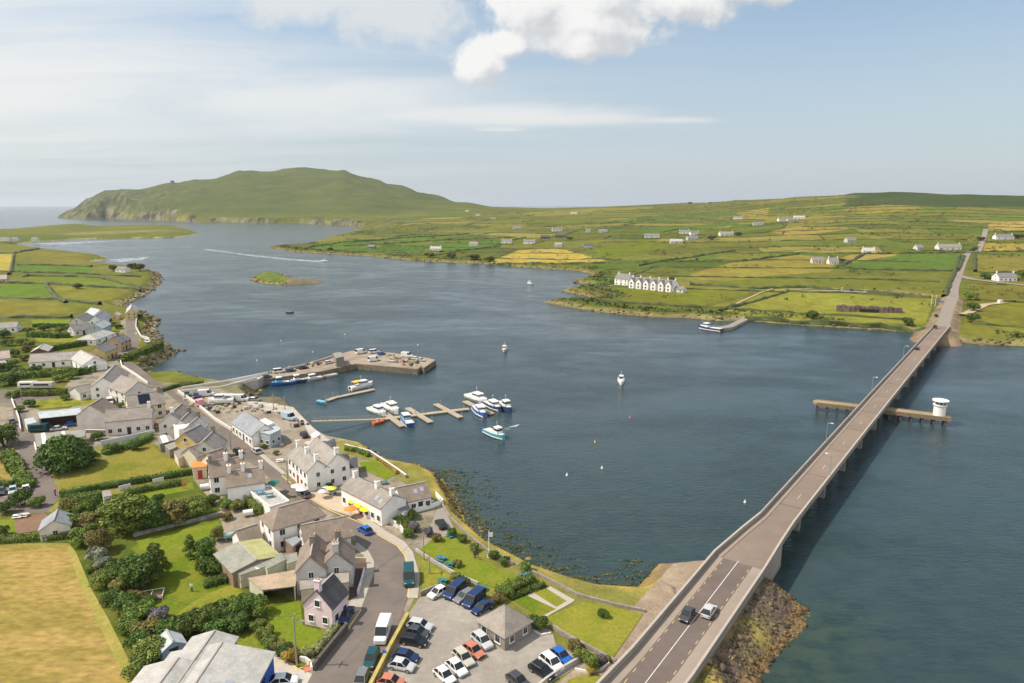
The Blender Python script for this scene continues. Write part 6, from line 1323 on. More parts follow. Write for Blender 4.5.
for x, y, r, k, lb in ((8, 346, 3.2, 'mid', 'bush between the pink roof and the green-grey roof'), (30, 347, 2.6, 'light', 'light bush at the gable of the brown-fronted barn'), (14, 357, 3, 'dark', 'dark bush at the end wall of the long single-storey house'), (24, 361, 2.4, 'rust', 'rusty bush by the long single-storey house'), (2, 371, 3, 'dark', 'dark bush under the small white outhouse'), (12, 367, 2.6, 'mid', 'leafy bush in front of the small white outhouse'), (36, 373, 2.6, 'dark', 'dark bush above the caravans'), (60, 382, 2.4, 'light', 'light bush beside the cream caravan'), (72, 379, 2.4, 'mid', 'bush behind the low garage house'), (12, 398, 2, 'mid', 'bush at the head of the west lane'), (66, 400, 1.8, 'mid', 'bush in the yellow flower bank'), (30, 407, 2.2, 'dark', 'dark bush at the corner of the open store'), (20, 412, 1.8, 'clip', 'small bush beside the cream outbuilding'), (120, 408, 1.6, 'clip', 'small bush by the white van'),
                       (44, 331, 3, 'dark', 'dark bush in the short strand hedge'), (60, 333, 3, 'mid', 'bush in the middle of the strand hedge'), (10, 331, 3, 'dark', 'dark bush below the green-grey roof'), (28, 333, 2.6, 'mid', 'bush at the west end of the strand hedge'), (108, 323, 2.4, 'dark', 'dark bush among the blue-gabled houses'), (106, 345, 1.8, 'dark', 'dark bush between the mustard and ochre houses'), (98, 440, 2.0, 'dark', 'dark bush at the end of the garage row'), (112, 452, 2.2, 'mid', 'bush in the boundary hedge of the meadow'), (136, 450, 2.2, 'dark', 'dark bush at the meadow top corner'), (90, 462, 2.4, 'mid', 'bush at the foot of the great round tree'), (226, 508, 2, 'mid', 'bush beside the white blank wall'), (238, 510, 1.8, 'light', 'light bush beside the white oil tank'), (212, 505, 2, 'dark', 'dark bush at the yard of the white house'), (226, 520, 1.5, 'rust', 'rusty bush behind the tiny cottage')):
    tree(lb, x, y, r, r * 1.05, k, 'bush')
# ------------------------------------------------------------------ vehicles
G = 'cars parked in the seafront car park'
CP_ = [('white hatchback at the top of the car park, beside the entrance wall', 438, 592.5, 428, 598, 'hatch', 'white'), ('long navy van parked beside the white hatchback', 455, 591.5, 445, 600, 'minibus', 'navy'), ('small dark grey car squeezed between two navy vans', 464.5, 596.5, 455, 602, 'estate', 'grey'), ('bright blue van with a light front, beside the toilet block row', 474, 600, 464, 608.5, 'minibus', 'navy'), ('navy car last in the row, next to the toilet block', 482.5, 607.5, 473, 613, 'saloon', 'navy'),
       ('silver car at the top of the row by the lichen wall', 420, 625.5, 433, 628, 'estate', 'silver'), ('dark grey car second along the lichen wall', 417.5, 632.5, 431, 635.5, 'hatch', 'darkgrey'), ('black car third along the lichen wall', 414, 641, 428, 643.5, 'estate', 'black'), ('royal blue car beside a silver hatchback along the lichen wall', 406, 656.5, 419, 659, 'hatch', 'navy'), ('pale silver hatchback beside the royal blue car', 402, 665.5, 414, 668, 'hatch', 'silver'), ('orange-red car at the bottom end of the lichen wall', 391, 682, 403, 684, 'hatch', 'red'),
       ('silver car beside the toilet block door', 482, 641, 492, 650, 'suv', 'silver'), ('bright red car in the middle row', 473.5, 650.5, 484, 658, 'hatch', 'red'), ('beige estate beside the red car', 463.5, 657.5, 473, 667, 'estate', 'beige'), ('white car between the beige estate and another white car', 456.5, 667.5, 466, 676, 'hatch', 'white'), ('white car at the end of the middle row', 444.5, 675.5, 454, 684, 'hatch', 'white'),
       ('bright blue hatchback by the planted bed', 561, 656, 571, 664, 'hatch', 'blue'), ('white van-like car between a blue and a black car', 551.5, 663, 561, 671, 'suv', 'white'), ('black car below the white van-like car', 542, 671, 553, 678, 'estate', 'black'), ('dark car at the bottom edge of the car park', 518, 681, 528, 689, 'hatch', 'darkgrey')]
for a in CP_: car(*a, group=G)
car('tall teal van on the bend of the road', 409, 578, 409.5, 592, 'van', 'teal'); car('white van driving up the village road', 383, 633, 378, 648, 'van', 'white'); car('dark teal hatchback behind the white van', 371.5, 659, 366, 673, 'suv', 'teal'); car('grey car at the bottom of the village road', 361, 680, 356, 692, 'estate', 'grey')
car('bright blue car on the road opposite the pub gable', 365, 530, 354, 523, 'hatch', 'blue'); car('deep blue car parked against the lilac cottage', 346, 615, 339, 628, 'saloon', 'navy'); car('white car on the driveway beside the blue hall', 284, 681, 297, 680, 'hatch', 'white')
car('silver car parked outside the harbour building', 256.5, 451, 249, 445.5, 'hatch', 'silver'); car('dark car passing the brown-verged house', 237.5, 451, 231, 446, 'hatch', 'black'); car('silver car with dark roof in front of the white house', 304, 494, 296, 489, 'estate', 'grey'); car('silver car beside the yellow-green parasol hedge', 328, 491, 337, 493, 'hatch', 'silver')
car('black car on the gravel by the shore restaurant', 441, 524, 436, 517, 'estate', 'black'); car('white car nearest the lane junction', 26, 489.5, 25, 495, 'hatch', 'white'); car('pale blue car between the white and dark cars', 13, 490.5, 12, 496, 'hatch', 'paleblue'); car('dark grey car furthest from the lane junction', 1, 491.5, 0, 497, 'hatch', 'darkgrey')
car('white van beside the cream solar-panel house', 110, 402, 110.5, 408, 'minibus', 'white'); car('white car outside the low garage house', 90, 392.5, 96, 393, 'hatch', 'white'); car('bright red car on the corner of the shore road', 118.5, 356.5, 124, 354, 'hatch', 'red'); car('dark red car behind the bright red car', 112, 354.5, 117, 352.5, 'hatch', 'navy'); car('white car by the bend of the white sea wall', 147, 341.5, 151, 344, 'suv', 'white'); car('dark red car along the waterfront hedge', 139, 349.5, 145, 347, 'hatch', 'red')
car('silver car in the yard of the open store', 58.5, 428.5, 66, 427.5, 'saloon', 'silver'); car('blue car backed against the open store', 72, 424, 79, 423, 'hatch', 'blue'); car('black car beside the silver car in the store yard', 50, 428, 50, 431, 'hatch', 'black'); car('silver car on the lane beside the white wall', 12, 421, 10, 415, 'hatch', 'grey'); car('red car in the yard of the long pink house', 156, 426, 162, 424, 'hatch', 'red')
car('white lorry-like van on the harbour yard', 206, 394.5, 213, 394, 'van', 'white'); car('dark blue car beside the white van on the harbour yard', 196, 396, 196, 401, 'suv', 'navy'); car('dark green car first in the harbour yard row', 187, 394.5, 188, 399, 'suv', 'green'); car('pale blue camper van on the quay', 289, 418, 297, 420, 'van', 'paleblue'); car('dark car beside the quay kiosk', 304, 435, 300, 431, 'suv', 'black')
car('white van in front of the trailer boat', 241, 399.5, 248, 399.5, 'van', 'white'); car('dark car on the pebbled slip', 255, 399.5, 261, 400, 'hatch', 'grey')
for a in (('white van first on the pier', 279, 371.5, 287, 370.5, 'minibus', 'white'), ('dark car beside the first white van on the pier', 291, 370.5, 297, 369.5, 'hatch', 'navy'), ('black car midway along the pier', 303.5, 367.7, 311, 366.5, 'estate', 'black'), ('dark grey car at the landward end of the pier', 266.5, 376.8, 273, 375.5, 'estate', 'darkgrey'), ('white car on the pier below the net store', 328.5, 362.5, 336, 361, 'estate', 'white'), ('silver car beside the white pier car', 338.5, 363.5, 345, 362.2, 'hatch', 'silver'), ('long white lorry on the pier head', 361, 352.5, 373, 350.5, 'van', 'white'), ('white minibus on the pier head', 374, 352, 382, 351, 'minibus', 'white'), ('white van at the corner of the pier', 374, 360, 384, 358.5, 'van', 'white'), ('small blue car on the pier head', 381.5, 353.7, 385, 353, 'hatch', 'blue'), ('white van at the outer pier edge', 407, 356, 415, 356.5, 'van', 'white'), ('white car at the tip of the pier', 416, 358.5, 424, 359, 'estate', 'white'), ('silver car near the tip of the pier', 421, 360, 428, 360.5, 'hatch', 'silver')):
    car(*a, z0=PZ + .05, group='vehicles parked on the pier')
# ------------------------------------------------------------------ pontoons and boats
PONT = mat('pontoon_planks', (.37, .31, .225), .92, .12, 1.5, second=(.28, .24, .18), sc2=.5); FLOAT = mat('pontoon_float', (.09, .09, .085), .9, .1)
def pontoon(label, px, width, name='pontoon', cat='pontoon', z=.55, thick=.35, piles=True):
    P = [at3(a, b, z) for a, b in px]; c = P[0].copy(); r = empty(name, (c.x, c.y, 0), 0, label, cat)
    d, f, q_ = MB(), MB(), MB()
    for i in range(len(P) - 1):
        a, b = P[i] - c, P[i + 1] - c; e = b - a; m_ = (a + b) / 2; an = math.atan2(e.y, e.x); d.box((m_.x, m_.y, z - thick / 2), (e.length, width, thick), an); f.box((m_.x, m_.y, .02), (e.length * .96, width * .8, .55), an)
        n = e.normalized(); s = Vector((-n.y, n.x, 0)) * (width / 2 + .15)
        for t in (.08, .92): k = a.lerp(b, t) + s; q_.cyl((k.x, k.y, -3), (k.x, k.y, 2.0), .14, .14, 8)
    d.build('deck', PONT, r); f.build('float', FLOAT, r)
    if piles: q_.build('mooring_pile', METAL, r)
    return r
pontoon('short detached pontoon with a yellow-canopied boat alongside', [(327, 400), (336, 397), (374, 389)], 2.0)
pontoon('long wooden walkway pontoon joining four finger pontoons', [(377.5, 419.3), (420, 414.2), (469, 408.4)], 2.2)
pontoon('finger pontoon at the landward end, beside the blue-cabined boat', [(385, 412.5), (402.8, 426)], 2.0, z=.57); pontoon('empty finger pontoon second along the walkway', [(407.5, 407.5), (431, 421.8)], 2.0, z=.57); pontoon('empty finger pontoon third along the walkway', [(435.6, 403.6), (461, 417)], 2.0, z=.57); pontoon('finger pontoon at the outer end crowded with boats', [(464.7, 400.8), (492, 413.6)], 2.2, z=.57)
gw_ = empty('gangway', (*at(312, 420, 2), 0), 0, 'narrow railed gangway leading from the quay to the pontoons', 'gangway'); a, b = at3(312, 421, Z0), at3(378, 419, .7); o0 = Vector((*at(312, 420, 2), 0)); e = b - a; n = Vector((-e.y, e.x, 0)).normalized() * .8; d = MB()
A_, B_ = a - o0, b - o0; d.add([A_ - n, B_ - n, B_ + n, A_ + n, A_ - n - Vector((0, 0, .2)), B_ - n - Vector((0, 0, .2)), B_ + n - Vector((0, 0, .2)), A_ + n - Vector((0, 0, .2))], [(0, 1, 2, 3), (7, 6, 5, 4), (0, 4, 5, 1), (1, 5, 6, 2), (2, 6, 7, 3), (3, 7, 4, 0)]); d.build('deck', PONT, gw_)
d = MB()
for s in (-1, 1):
    d.cyl(A_ + n * s + Vector((0, 0, 1.0)), B_ + n * s + Vector((0, 0, 1.0)), .06, .06, 6)
    for i in range(15): p = A_.lerp(B_, i / 14) + n * s; d.cyl(p, p + Vector((0, 0, 1.0)), .05, .05, 5)
d.build('railing', METAL, gw_)
boat('white cabin cruiser with a bright yellow canopy by the detached pontoon', 361.5, 386.8, 378, 383, 10.5, 'white', 'white', canopy=True)
boat('small white boat moored on the landward finger, behind the orange inflatable', 377.5, 412, 390, 417, 10, 'white', mast=False); boat('white cruiser with a mast on the landward finger', 391, 409, 403, 416, 11.5, 'white'); boat('orange inflatable boat beside the gangway end', 379, 422, 387, 420, 4.6, 'orange', style='rib'); boat('blue-cabined boat with a dark blue hull on the landward finger', 406.5, 421.5, 397, 411, 10.5, 'blue', 'lightblue', boot='white')
boat('white cruiser moored furthest out on the crowded finger', 477, 399.5, 489, 404, 12, 'white'); boat('blue-hulled white-cabined boat in front of the crowded finger', 480, 412.5, 488, 421, 12, 'blue', 'white', boot='white'); boat('white and navy boat in the middle of the crowded finger', 493, 407, 502, 412, 11, 'navy', 'white', boot='white'); boat('navy boat with an orange-trimmed wheelhouse at the outermost berth', 504, 407.5, 512, 412, 11, 'navy', 'white', style='trawler', boot='blue')
boat('teal-hulled white boat heading out from the pontoons', 495, 435, 506, 440, 10, 'teal', 'white', style='trawler', boot='white')
boat('blue fishing trawler tied to the inner side of the pier', 283, 383.8, 268, 386, 10, 'blue', 'lightblue', style='trawler'); boat('dark teal boat with a white wheelhouse tied to the pier', 300, 381.2, 289, 383, 9, 'navy', 'white', style='trawler'); boat('pale flat workboat tied to the pier', 313, 379.3, 303, 381.2, 8, 'grey', 'white', mast=False); boat('small red boat tied to the pier', 321.5, 377.8, 314, 379.5, 5, 'red', style='skiff'); boat('cream open boat at the pier elbow', 329.5, 376, 320, 378, 7, 'grey', style='skiff')
boat('white motor boat moored alone beneath the pier tip channel', 504.5, 350, 503, 356, 8, 'grey', 'white'); boat('lone white fishing boat moored in the middle of the channel', 621, 381.5, 622, 390, 8.5, 'white', 'white', style='trawler'); boat('speeding boat at the head of a long white wake', 324, 261.3, 333, 261.6, 11, 'white', 'white'); boat('white ferry boat berthed at the far jetty', 710, 329.5, 696, 327.5, 15, 'navy', 'white', style='trawler', boot='white')
boat('small white boat anchored off the yellow field', 530, 283.5, 527, 283, 8, 'white', 'white', mast=False); boat('tiny dark boat alone off the left shore', 290, 312.5, 294, 312.5, 5, 'navy', style='skiff'); boat('small blue punt by the harbour slip', 322, 402, 326, 403, 5, 'lightblue', style='skiff'); boat('white launch on a trailer parked in the harbour yard', 221, 401, 212, 401.2, 8.5, 'white', 'white', z0=Z0 + .7, mast=False); boat('blue dinghy laid up behind the harbour building', 245, 417.5, 250, 421, 5, 'blue', style='skiff', z0=Z0 + .35); boat('white boat laid up at the workshop', 270, 433, 278, 438, 7, 'white', 'white', z0=Z0 + .5, mast=False)
boat('upturned grey dinghy on the pier deck', 392, 361, 398, 361.5, 4.5, 'grey', style='skiff', z0=PZ + .3)
BUOY = {k: mat('buoy_' + k, c, .5, .05) for k, c in dict(white=(.75, .74, .72), orange=(.7, .22, .04), yellow=(.7, .5, .06)).items()}
def buoy(label, px, py, k='white', r=.45, group=None):
    x, y = at(px, py, .2); b = MB(); 
    for z0_, z1_, r0_, r1_ in ((-.5, -.2, r * .6, r), (-.2, .25, r, r), (.25, .55, r, r * .45), (.55, .95, .08, .05)): b.cyl((0, 0, z0_), (0, 0, z1_), r0_, r1_, 10)
    o = b.build('mooring_buoy', BUOY[k]); o.location = (x, y, 0); tag(o, label, 'buoy', group)
for a in (('white mooring buoy off the causeway', 257, 360.5), ('white mooring buoy off the net store', 313, 352), ('white mooring buoy beyond the pier elbow', 345, 334.5), ('white mooring buoy just off the pier tip', 418, 345), ('white mooring buoy below the lone channel boat', 602, 468), ('pale buoy in front of the bridge', 745, 502), ('white buoy south of the channel boat', 567, 475), ('white buoy beyond the bend of the causeway', 281, 341)): buoy(*a, 'white', .3)
buoy('yellow buoy between the pontoons and the bridge', 595, 442, 'yellow', .24); buoy('orange buoy nearer the bridge than the yellow one', 630, 417.5, 'orange', .24)
# wake foam
def wake(label, px, z=.05, dens=.5):
    m = M.get('foam')
    if not m:
        m = bpy.data.materials.new('foam'); m.use_nodes = True; g = NG(m.node_tree); b = g.n['Principled BSDF']; b.inputs['Base Color'].default_value = (.72, .76, .78, 1); b.inputs['Roughness'].default_value = .8
        co = g.new('ShaderNodeNewGeometry').outputs['Position']; nz = g.noise(g.mapping(co, (.12, .3, 1)), 1.0, 5, .7); g.put(b.inputs['Alpha'], g.rng(nz, .40, .68, 0, .72)); M['foam'] = m
    P = [at(a, b, z) for a, b in px]; mb = MB(); mb.add([(p[0], p[1], z) for p in P], [tuple(range(len(P)))]); me = mb.mesh('wake', m); bm = bmesh.new(); bm.from_mesh(me); bmesh.ops.triangulate(bm, faces=bm.faces); bmesh.ops.recalc_face_normals(bm, faces=bm.faces); bm.to_mesh(me); bm.free()
    tag(link(bpy.data.objects.new('wake', me)), label, 'foam', kind='stuff')
wake('long white wake behind the speeding boat', [(323, 261.5), (318, 260.4), (290, 258.6), (250, 254.6), (205, 248.6), (205, 249.6), (250, 256), (290, 260.2), (316, 262.2)])
wake('curving wake of the boat leaving the pontoons', [(492, 433), (505, 428), (520, 424), (516, 427), (504, 431)]); wake('broken surf at the point of the left shore', [(108, 259.5), (150, 256.5), (142, 260), (120, 262)], .04); wake('thin white surf along the far bay beach', [(20, 244), (60, 242.5), (130, 240.5), (60, 244.5)], .04)
# ------------------------------------------------------------------ poles, flags, furniture
def pole(label, px, py, h, lamp=False, arm=0, name='utility_pole', cat='utility pole', z0=Z0):
    x, y = at(px, py, z0); r = empty(name, (x, y, z0), arm, label, cat); b = MB(); b.cyl((0, 0, -.2), (0, 0, h), .15, .10, 8); b.build('pole', WOODP, r)
    c = MB(); c.box((0, 0, h - .5), (.12, 1.5, .12)); c.build('crossarm', WOODP, r)
    if lamp: l = MB(); l.cyl((.1, 0, h - 1.6), (1.1, 0, h - 1.1), .04, .04, 5); l.box((1.3, 0, h - 1.08), (.6, .26, .14)); l.build('lamp_head', METAL, r)
    return r
pole('tall wooden utility pole at the bend by the mown garden', 297, 667, 8.6, True, -.1); pole('wooden utility pole beside the seafront lawn corner', 424, 560, 5.6); pole('thin pole on the lawn beside the road', 429.5, 574, 3.4, name='lamp_post', cat='lamp post'); pole('wooden pole against the double-roofed white house', 317, 487.5, 8.2); pole('wooden pole on the street by the brown-verged house', 231, 450, 5.4); pole('dark pole at the harbour slip', 273.5, 408.5, 5.0); pole('second dark pole at the harbour slip corner', 285, 409.5, 4.6); pole('pole in front of the white hipped house', 288, 484, 6.0); pole('pole beside the white wall of the west lane', 22, 400, 5.0); pole('pole behind the parked cars by the lane', 24.5, 478, 5.5)
for lb, px, py, h in (('white flagpole with a white flag beside the sea wall', 489, 557, 4.0),):
    x, y = at(px, py, Z0); r = empty('flagpole', (x, y, Z0), 0, lb, 'flagpole'); b = MB(); b.cyl((0, 0, 0), (0, 0, h + 1.5), .09, .05, 8); b.cyl((0, 0, 0), (0, 0, .5), .35, .3, 10); b.build('pole', hullmat('white'), r)
    b = MB(); b.add([(.05, 0, h + .2), (.75, .08, h + .1), (.8, .02, h + 1.0), (.05, 0, h + 1.2), (.05, .03, h + .2), (.75, .11, h + .1), (.8, .05, h + 1.0), (.05, .03, h + 1.2)], [(0, 1, 2, 3), (7, 6, 5, 4), (0, 4, 5, 1), (1, 5, 6, 2), (2, 6, 7, 3), (3, 7, 4, 0)]); b.build('flag', hullmat('white'), r)
CLO = {k: mat('parasol_' + k, c, .8, .06) for k, c in dict(yellow=(.75, .55, .02), orange=(.75, .22, .05), teal=(.03, .20, .17), white=(.58, .56, .53), lime=(.55, .6, .08)).items()}
def parasol(label, px, py, k, r=1.5, h=2.5, z0=Z0, group=None):
    x, y = at(px, py, z0 + h); o = empty('parasol', (x, y, z0), 0, label, 'parasol', group); b = MB(); b.cyl((0, 0, 0), (0, 0, h + .1), .04, .03, 6); b.cyl((0, 0, 0), (0, 0, .12), .3, .25, 8); b.build('pole', METAL, o)
    b = MB(); b.cyl((0, 0, h - .55), (0, 0, h), r, .06, 8, 0, False); b.cyl((0, 0, h - .6), (0, 0, h - .05), r, .04, 8, 0, False); me = b.build('canopy', CLO[k], o)
for a in (('yellow parasol nearest the pub chimney end', 354, 498.5, 'yellow'), ('yellow parasol in the middle of the pub forecourt', 360, 502.5, 'yellow'), ('yellow parasol next to the pub end gable', 366, 506.5, 'yellow'), ('orange-red parasol on the pub forecourt', 350.5, 506, 'orange')): parasol(*a, group='parasols in front of the pub')
parasol('teal parasol on the street side of the terrace block', 273.5, 480, 'teal', 1.4, 3.2); parasol('white parasol outside the white two-storey house', 297, 483.5, 'white', 1.5, 2.5); parasol('second white parasol outside the white two-storey house', 302, 486.5, 'white', 1.5, 2.5); parasol('lime parasol in the double house garden', 331.5, 486, 'lime', 1.2, 2.2); parasol('cream parasol in the double house garden', 322.5, 489, 'white', 1.2, 2.2)
def picnic(label, px, py, colr, rz=0, z0=Z0, nm='picnic_table', cat='picnic table', group=None):
    x, y = at(px, py, z0); o = empty(nm, (x, y, z0), rz, label, cat, group); m = mat('table_' + colr, dict(blue=(.04, .20, .38), wood=(.30, .22, .14), teal=(.03, .16, .18), white=(.7, .69, .66))[colr], .7, .1)
    b = MB(); b.box((0, 0, .74), (1.8, .75, .06)); b.build('tabletop', m, o)
    for s in (-1, 1): b = MB(); b.box((0, s * .68, .44), (1.8, .28, .05)); b.build('bench', m, o)
    b = MB()
    for sx in (-.6, .6):
        b.box((sx, 0, .40), (.08, 1.5, .07))
        for s in (-1, 1): b.cyl((sx, s * .25, .72), (sx, s * .62, 0), .04, .04, 5)
    b.build('leg', m, o)
for a in (('blue picnic table at the upper end of the seafront lawn', 451, 537, 'blue', .6), ('blue picnic table beside the lawn path', 441, 560.5, 'blue', -.5), ('second teal picnic table beside the lawn path', 450, 566.5, 'teal', -.5), ('bright blue picnic table at the far corner of the seafront lawn', 525, 577.5, 'blue', .2), ('dark picnic table in the middle of the pub forecourt', 352, 509, 'wood', -.6), ('picnic table under the yellow parasols', 360, 503, 'wood', -.6), ('picnic table at the pub end gable', 369, 511, 'wood', -.6), ('white picnic table in the street garden', 280, 462, 'white', .3), ('teal table behind the pub yard', 384, 484, 'teal', .3), ('blue table on the restaurant terrace', 420, 507, 'blue', .2), ('white table on the restaurant terrace', 430, 504, 'white', .2), ('teal picnic table behind the navy cars', 481, 590, 'teal', -.4), ('teal picnic table behind the white hatchback', 443, 583, 'teal', -.4)): picnic(*a)
picnic('blue table on the pale terrace block', 260, 494, 'blue', .2, Z0 + 3.2); picnic('teal table on the pale terrace block', 269.5, 497, 'teal', .4, Z0 + 3.2)
def sign(label, px, py, colr, w=1.0, h=1.4, z0=Z0, nm='notice_board', rz=-.3):
    x, y = at(px, py, z0); o = empty(nm, (x, y, z0), rz, label, 'sign'); b = MB()
    for s in (-1, 1): b.cyl((s * w * .42, 0, 0), (s * w * .42, 0, h + .3), .05, .05, 6)
    b.build('post', METAL, o); b = MB(); b.box((0, -.04, h), (w, .06, .75)); b.build('panel', mat('sign_' + colr, dict(dark=(.05, .05, .05), blue=(.03, .12, .5), red=(.5, .06, .05), white=(.7, .7, .68))[colr], .5, .04), o)
sign('dark notice board on the sea wall beside the lawn', 507, 565, 'dark', 1.3); sign('small blue road sign on the lichen wall', 385, 660, 'blue', .6, 1.3); sign('red sign board beside the narrow garden lawn', 184, 489, 'red', 1.0, 1.2); sign('blue sign at the landfall of the bridge on the far shore', 940, 305.5, 'blue', 4.0, 2.4, z0=hit(940, 306).z); sign('dark notice board by the seafront bench', 476, 560, 'dark', 1.0)
# people
def person_mesh(shirt, trousers, hair):
    me = bpy.data.meshes.new('person'); bm = bmesh.new(); J = [(0, 0, .95), (0, 0, 1.2), (0, 0, 1.45), (0, .02, 1.58), (0, .03, 1.74), (.19, 0, 1.42), (.24, .02, 1.14), (.22, .10, .90), (-.19, 0, 1.42), (-.24, -.02, 1.14), (-.22, .06, .90), (.09, .05, .50), (.10, .0, .06), (.10, .14, .03), (-.09, -.05, .50), (-.10, -.12, .06), (-.10, .02, .03)]
    E_ = [(0, 1), (1, 2), (2, 3), (3, 4), (2, 5), (5, 6), (6, 7), (2, 8), (8, 9), (9, 10), (0, 11), (11, 12), (12, 13), (0, 14), (14, 15), (15, 16)]; R_ = [.15, .14, .16, .065, .11, .075, .05, .04, .075, .05, .04, .08, .055, .045, .08, .055, .045]
    v = [bm.verts.new(j) for j in J]
    for a, b in E_: bm.edges.new((v[a], v[b]))
    sk = bm.verts.layers.skin.verify(); bm.verts.ensure_lookup_table(); v = list(bm.verts)
    for q_, r in zip(v, R_): q_[sk].radius = (r, r)
    v[0][sk].use_root = True; bm.to_mesh(me); bm.free(); o = bpy.data.objects.new('person', me); COL.objects.link(o); o.modifiers.new('s', 'SKIN'); ss = o.modifiers.new('b', 'SUBSURF'); ss.levels = 1
    dg = bpy.context.evaluated_depsgraph_get(); dg.update(); m2 = bpy.data.meshes.new_from_object(o.evaluated_get(dg)); bpy.data.objects.remove(o)
    cl = {'skin': (.48, .30, .22), 'hair': (.06, .04, .03), 'dark': (.03, .03, .04), 'red': (.4, .05, .05), 'blue': (.05, .10, .28), 'white': (.7, .69, .67), 'navy': (.03, .04, .1), 'tan': (.35, .28, .2)}
    m2.materials.clear()
    for k in ('skin', shirt, trousers, 'hair'): m2.materials.append(mat('cloth_' + k, cl[k], .85, .1))
    for p in m2.polygons:
        z = p.center.z; p.material_index = 3 if z > 1.74 or (z > 1.62 and p.center.y < -.02) else (0 if z > 1.53 or (abs(p.center.x) > .17 and z < 1.1 and z > .8) else (1 if z > .93 else 2)); p.use_smooth = True
    m2.name = 'person'; return m2
PM = [person_mesh(*q_) for q_ in (('red', 'dark', 0), ('white', 'navy', 0), ('navy', 'dark', 0), ('blue', 'tan', 0))]
for i, (lb, px, py, z0, rz) in enumerate((('person in red top and dark trousers walking at the lane junction', 55.5, 496, Z0, 1.2), ('person in white top and navy trousers walking beside the red top', 60, 496.5, Z0, 1.4), ('person in navy top standing on the seafront lawn', 475, 558, Z0, .4), ('person in blue top and tan trousers near the quay camper van', 291, 428, Z0, 2.0), ('person in red top and dark trousers on the quay path', 299, 426, Z0, .3), ('person in white top standing at the pub door', 358, 511, Z0, 2.4), ('person in navy top and dark trousers sauntering past the pub tables', 365, 514, Z0, .9), ('person in blue top and tan trousers on the pub forecourt edge', 345, 505, Z0, 3.4), ('person in white top walking in the dry garden', 192, 592, Z0, .2), ('person in navy top and dark trousers on the pier deck', 394, 357.5, PZ, .5), ('person in red top and dark trousers by the pier vans', 402, 362, PZ, 1.5))):
    o = link(bpy.data.objects.new('person', PM[(0, 1, 2, 3, 0, 1, 2, 3, 1, 2, 0)[i]])); o.location = (*at(px, py, z0), z0 + .06); o.rotation_euler = (0, 0, rz); tag(o, lb, 'person')
# harbour clutter
CR = {k: mat('crate_' + k, c, .8, .15, 2) for k, c in dict(wood=(.36, .26, .15), dark=(.06, .055, .05), orange=(.55, .2, .05), blue=(.05, .15, .38), grey=(.33, .32, .3), green=(.09, .16, .08), pink=(.72, .32, .36), buff=(.5, .42, .3))
      .items()}
def crate_mesh(k):
    b = MB(); b.box((0, 0, .45), (1.3, .95, .9))
    for z in (.12, .45, .78): b.box((0, 0, z), (1.36, 1.01, .1))
    for sx in (-1, 1):
        for sy in (-1, 1): b.box((sx * .62, sy * .45, .47), (.12, .12, .95))
    return b.mesh('fish_crate', CR[k])
def pot_mesh(k):
    b = MB(); b.box((0, 0, .06), (.95, .6, .1))
    n = 9; V = []
    for x in (-.45, .45):
        for i in range(n): t = math.pi * i / (n - 1); V.append((x, .28 * math.cos(t), .1 + .42 * math.sin(t)))
    b.add(V, [(i, i + 1, n + i + 1, n + i) for i in range(n - 1)] + [tuple(range(n)), tuple(range(2 * n - 1, n - 1, -1))]); 
    for x in (-.47, 0, .47): b.cyl((x, -.3, .1), (x, .3, .1), .04, .04, 5)
    return b.mesh('lobster_pot', CR[k])
CM = {k: crate_mesh(k) for k in CR}; PT = {k: pot_mesh(k) for k in ('dark', 'green', 'wood')}
spots = []
for (x0, y0, x1, y1, n) in ((182, 398, 206, 408, 16), (206, 405, 232, 414, 18), (228, 404, 262, 412, 18), (262, 440, 282, 449, 10), (296, 420, 308, 428, 6), (262, 409, 280, 414, 8)):
    for i in range(n): spots.append((RNG.uniform(x0, x1), RNG.uniform(y0, y1), Z0))
for i in range(60): t = RNG.random(); spots.append((388 + 30 * t + RNG.normal(0, 4), 358 + 6 * t + RNG.normal(0, 1.6), PZ))
for i in range(26): t = RNG.random(); spots.append((284 + 40 * t, 371.5 - 8 * t + RNG.normal(0, 1.0), PZ))
kinds = list(CR)
for i, (x, y, z) in enumerate(spots):
    yard = z == Z0; where = 'on the harbour yard' if yard else 'on the pier'
    k = kinds[int(RNG.integers(0, len(kinds)))] if i % 4 == 0 else ('wood', 'dark', 'buff', 'grey')[int(RNG.integers(0, 4))]
    if i % 5 < 3: me, nm, lb, cat = CM[k], 'fish_crate', f'{k if k != "wood" else "wooden"} fish crate lying {where}', 'crate'
    else: k = ('dark', 'green', 'wood')[i % 3]; me, nm, lb, cat = PT[k], 'lobster_pot', f'{k if k != "wood" else "brown"} lobster pot lying {where}', 'lobster pot'
    o = link(bpy.data.objects.new(nm, me)); o.location = (*at(x, y, z), z + .05); o.rotation_euler = (0, 0, RNG.uniform(0, 3)); s = RNG.uniform(.55, 1.05); o.scale = (s, s, s); tag(o, lb, cat, 'gear lying ' + where)
def caravan(label, px, py, rz, colr='white', z0=Z0, L=6.0):
    x, y = at(px, py, z0 + 1); o = empty('caravan', (x, y, z0), rz, label, 'caravan'); b = loft([[(sx, -1.1, .5), (sx, -1.15, 1.4), (sx, -1.0, 2.5), (sx, 1.0, 2.5), (sx, 1.15, 1.4), (sx, 1.1, .5)] for sx in (-L / 2, L / 2)]); b.build('body', paint(colr), o)
    for s in (-1, 1): w = MB(); w.box((0, s * 1.12, 1.75), (L * .7, .08, .6)); w.build('window', CGLASS, o)
    w = MB(); w.cyl((0, -1.1, .35), (0, 1.1, .35), .35, .35, 10); w.build('wheel', TYRE, o)
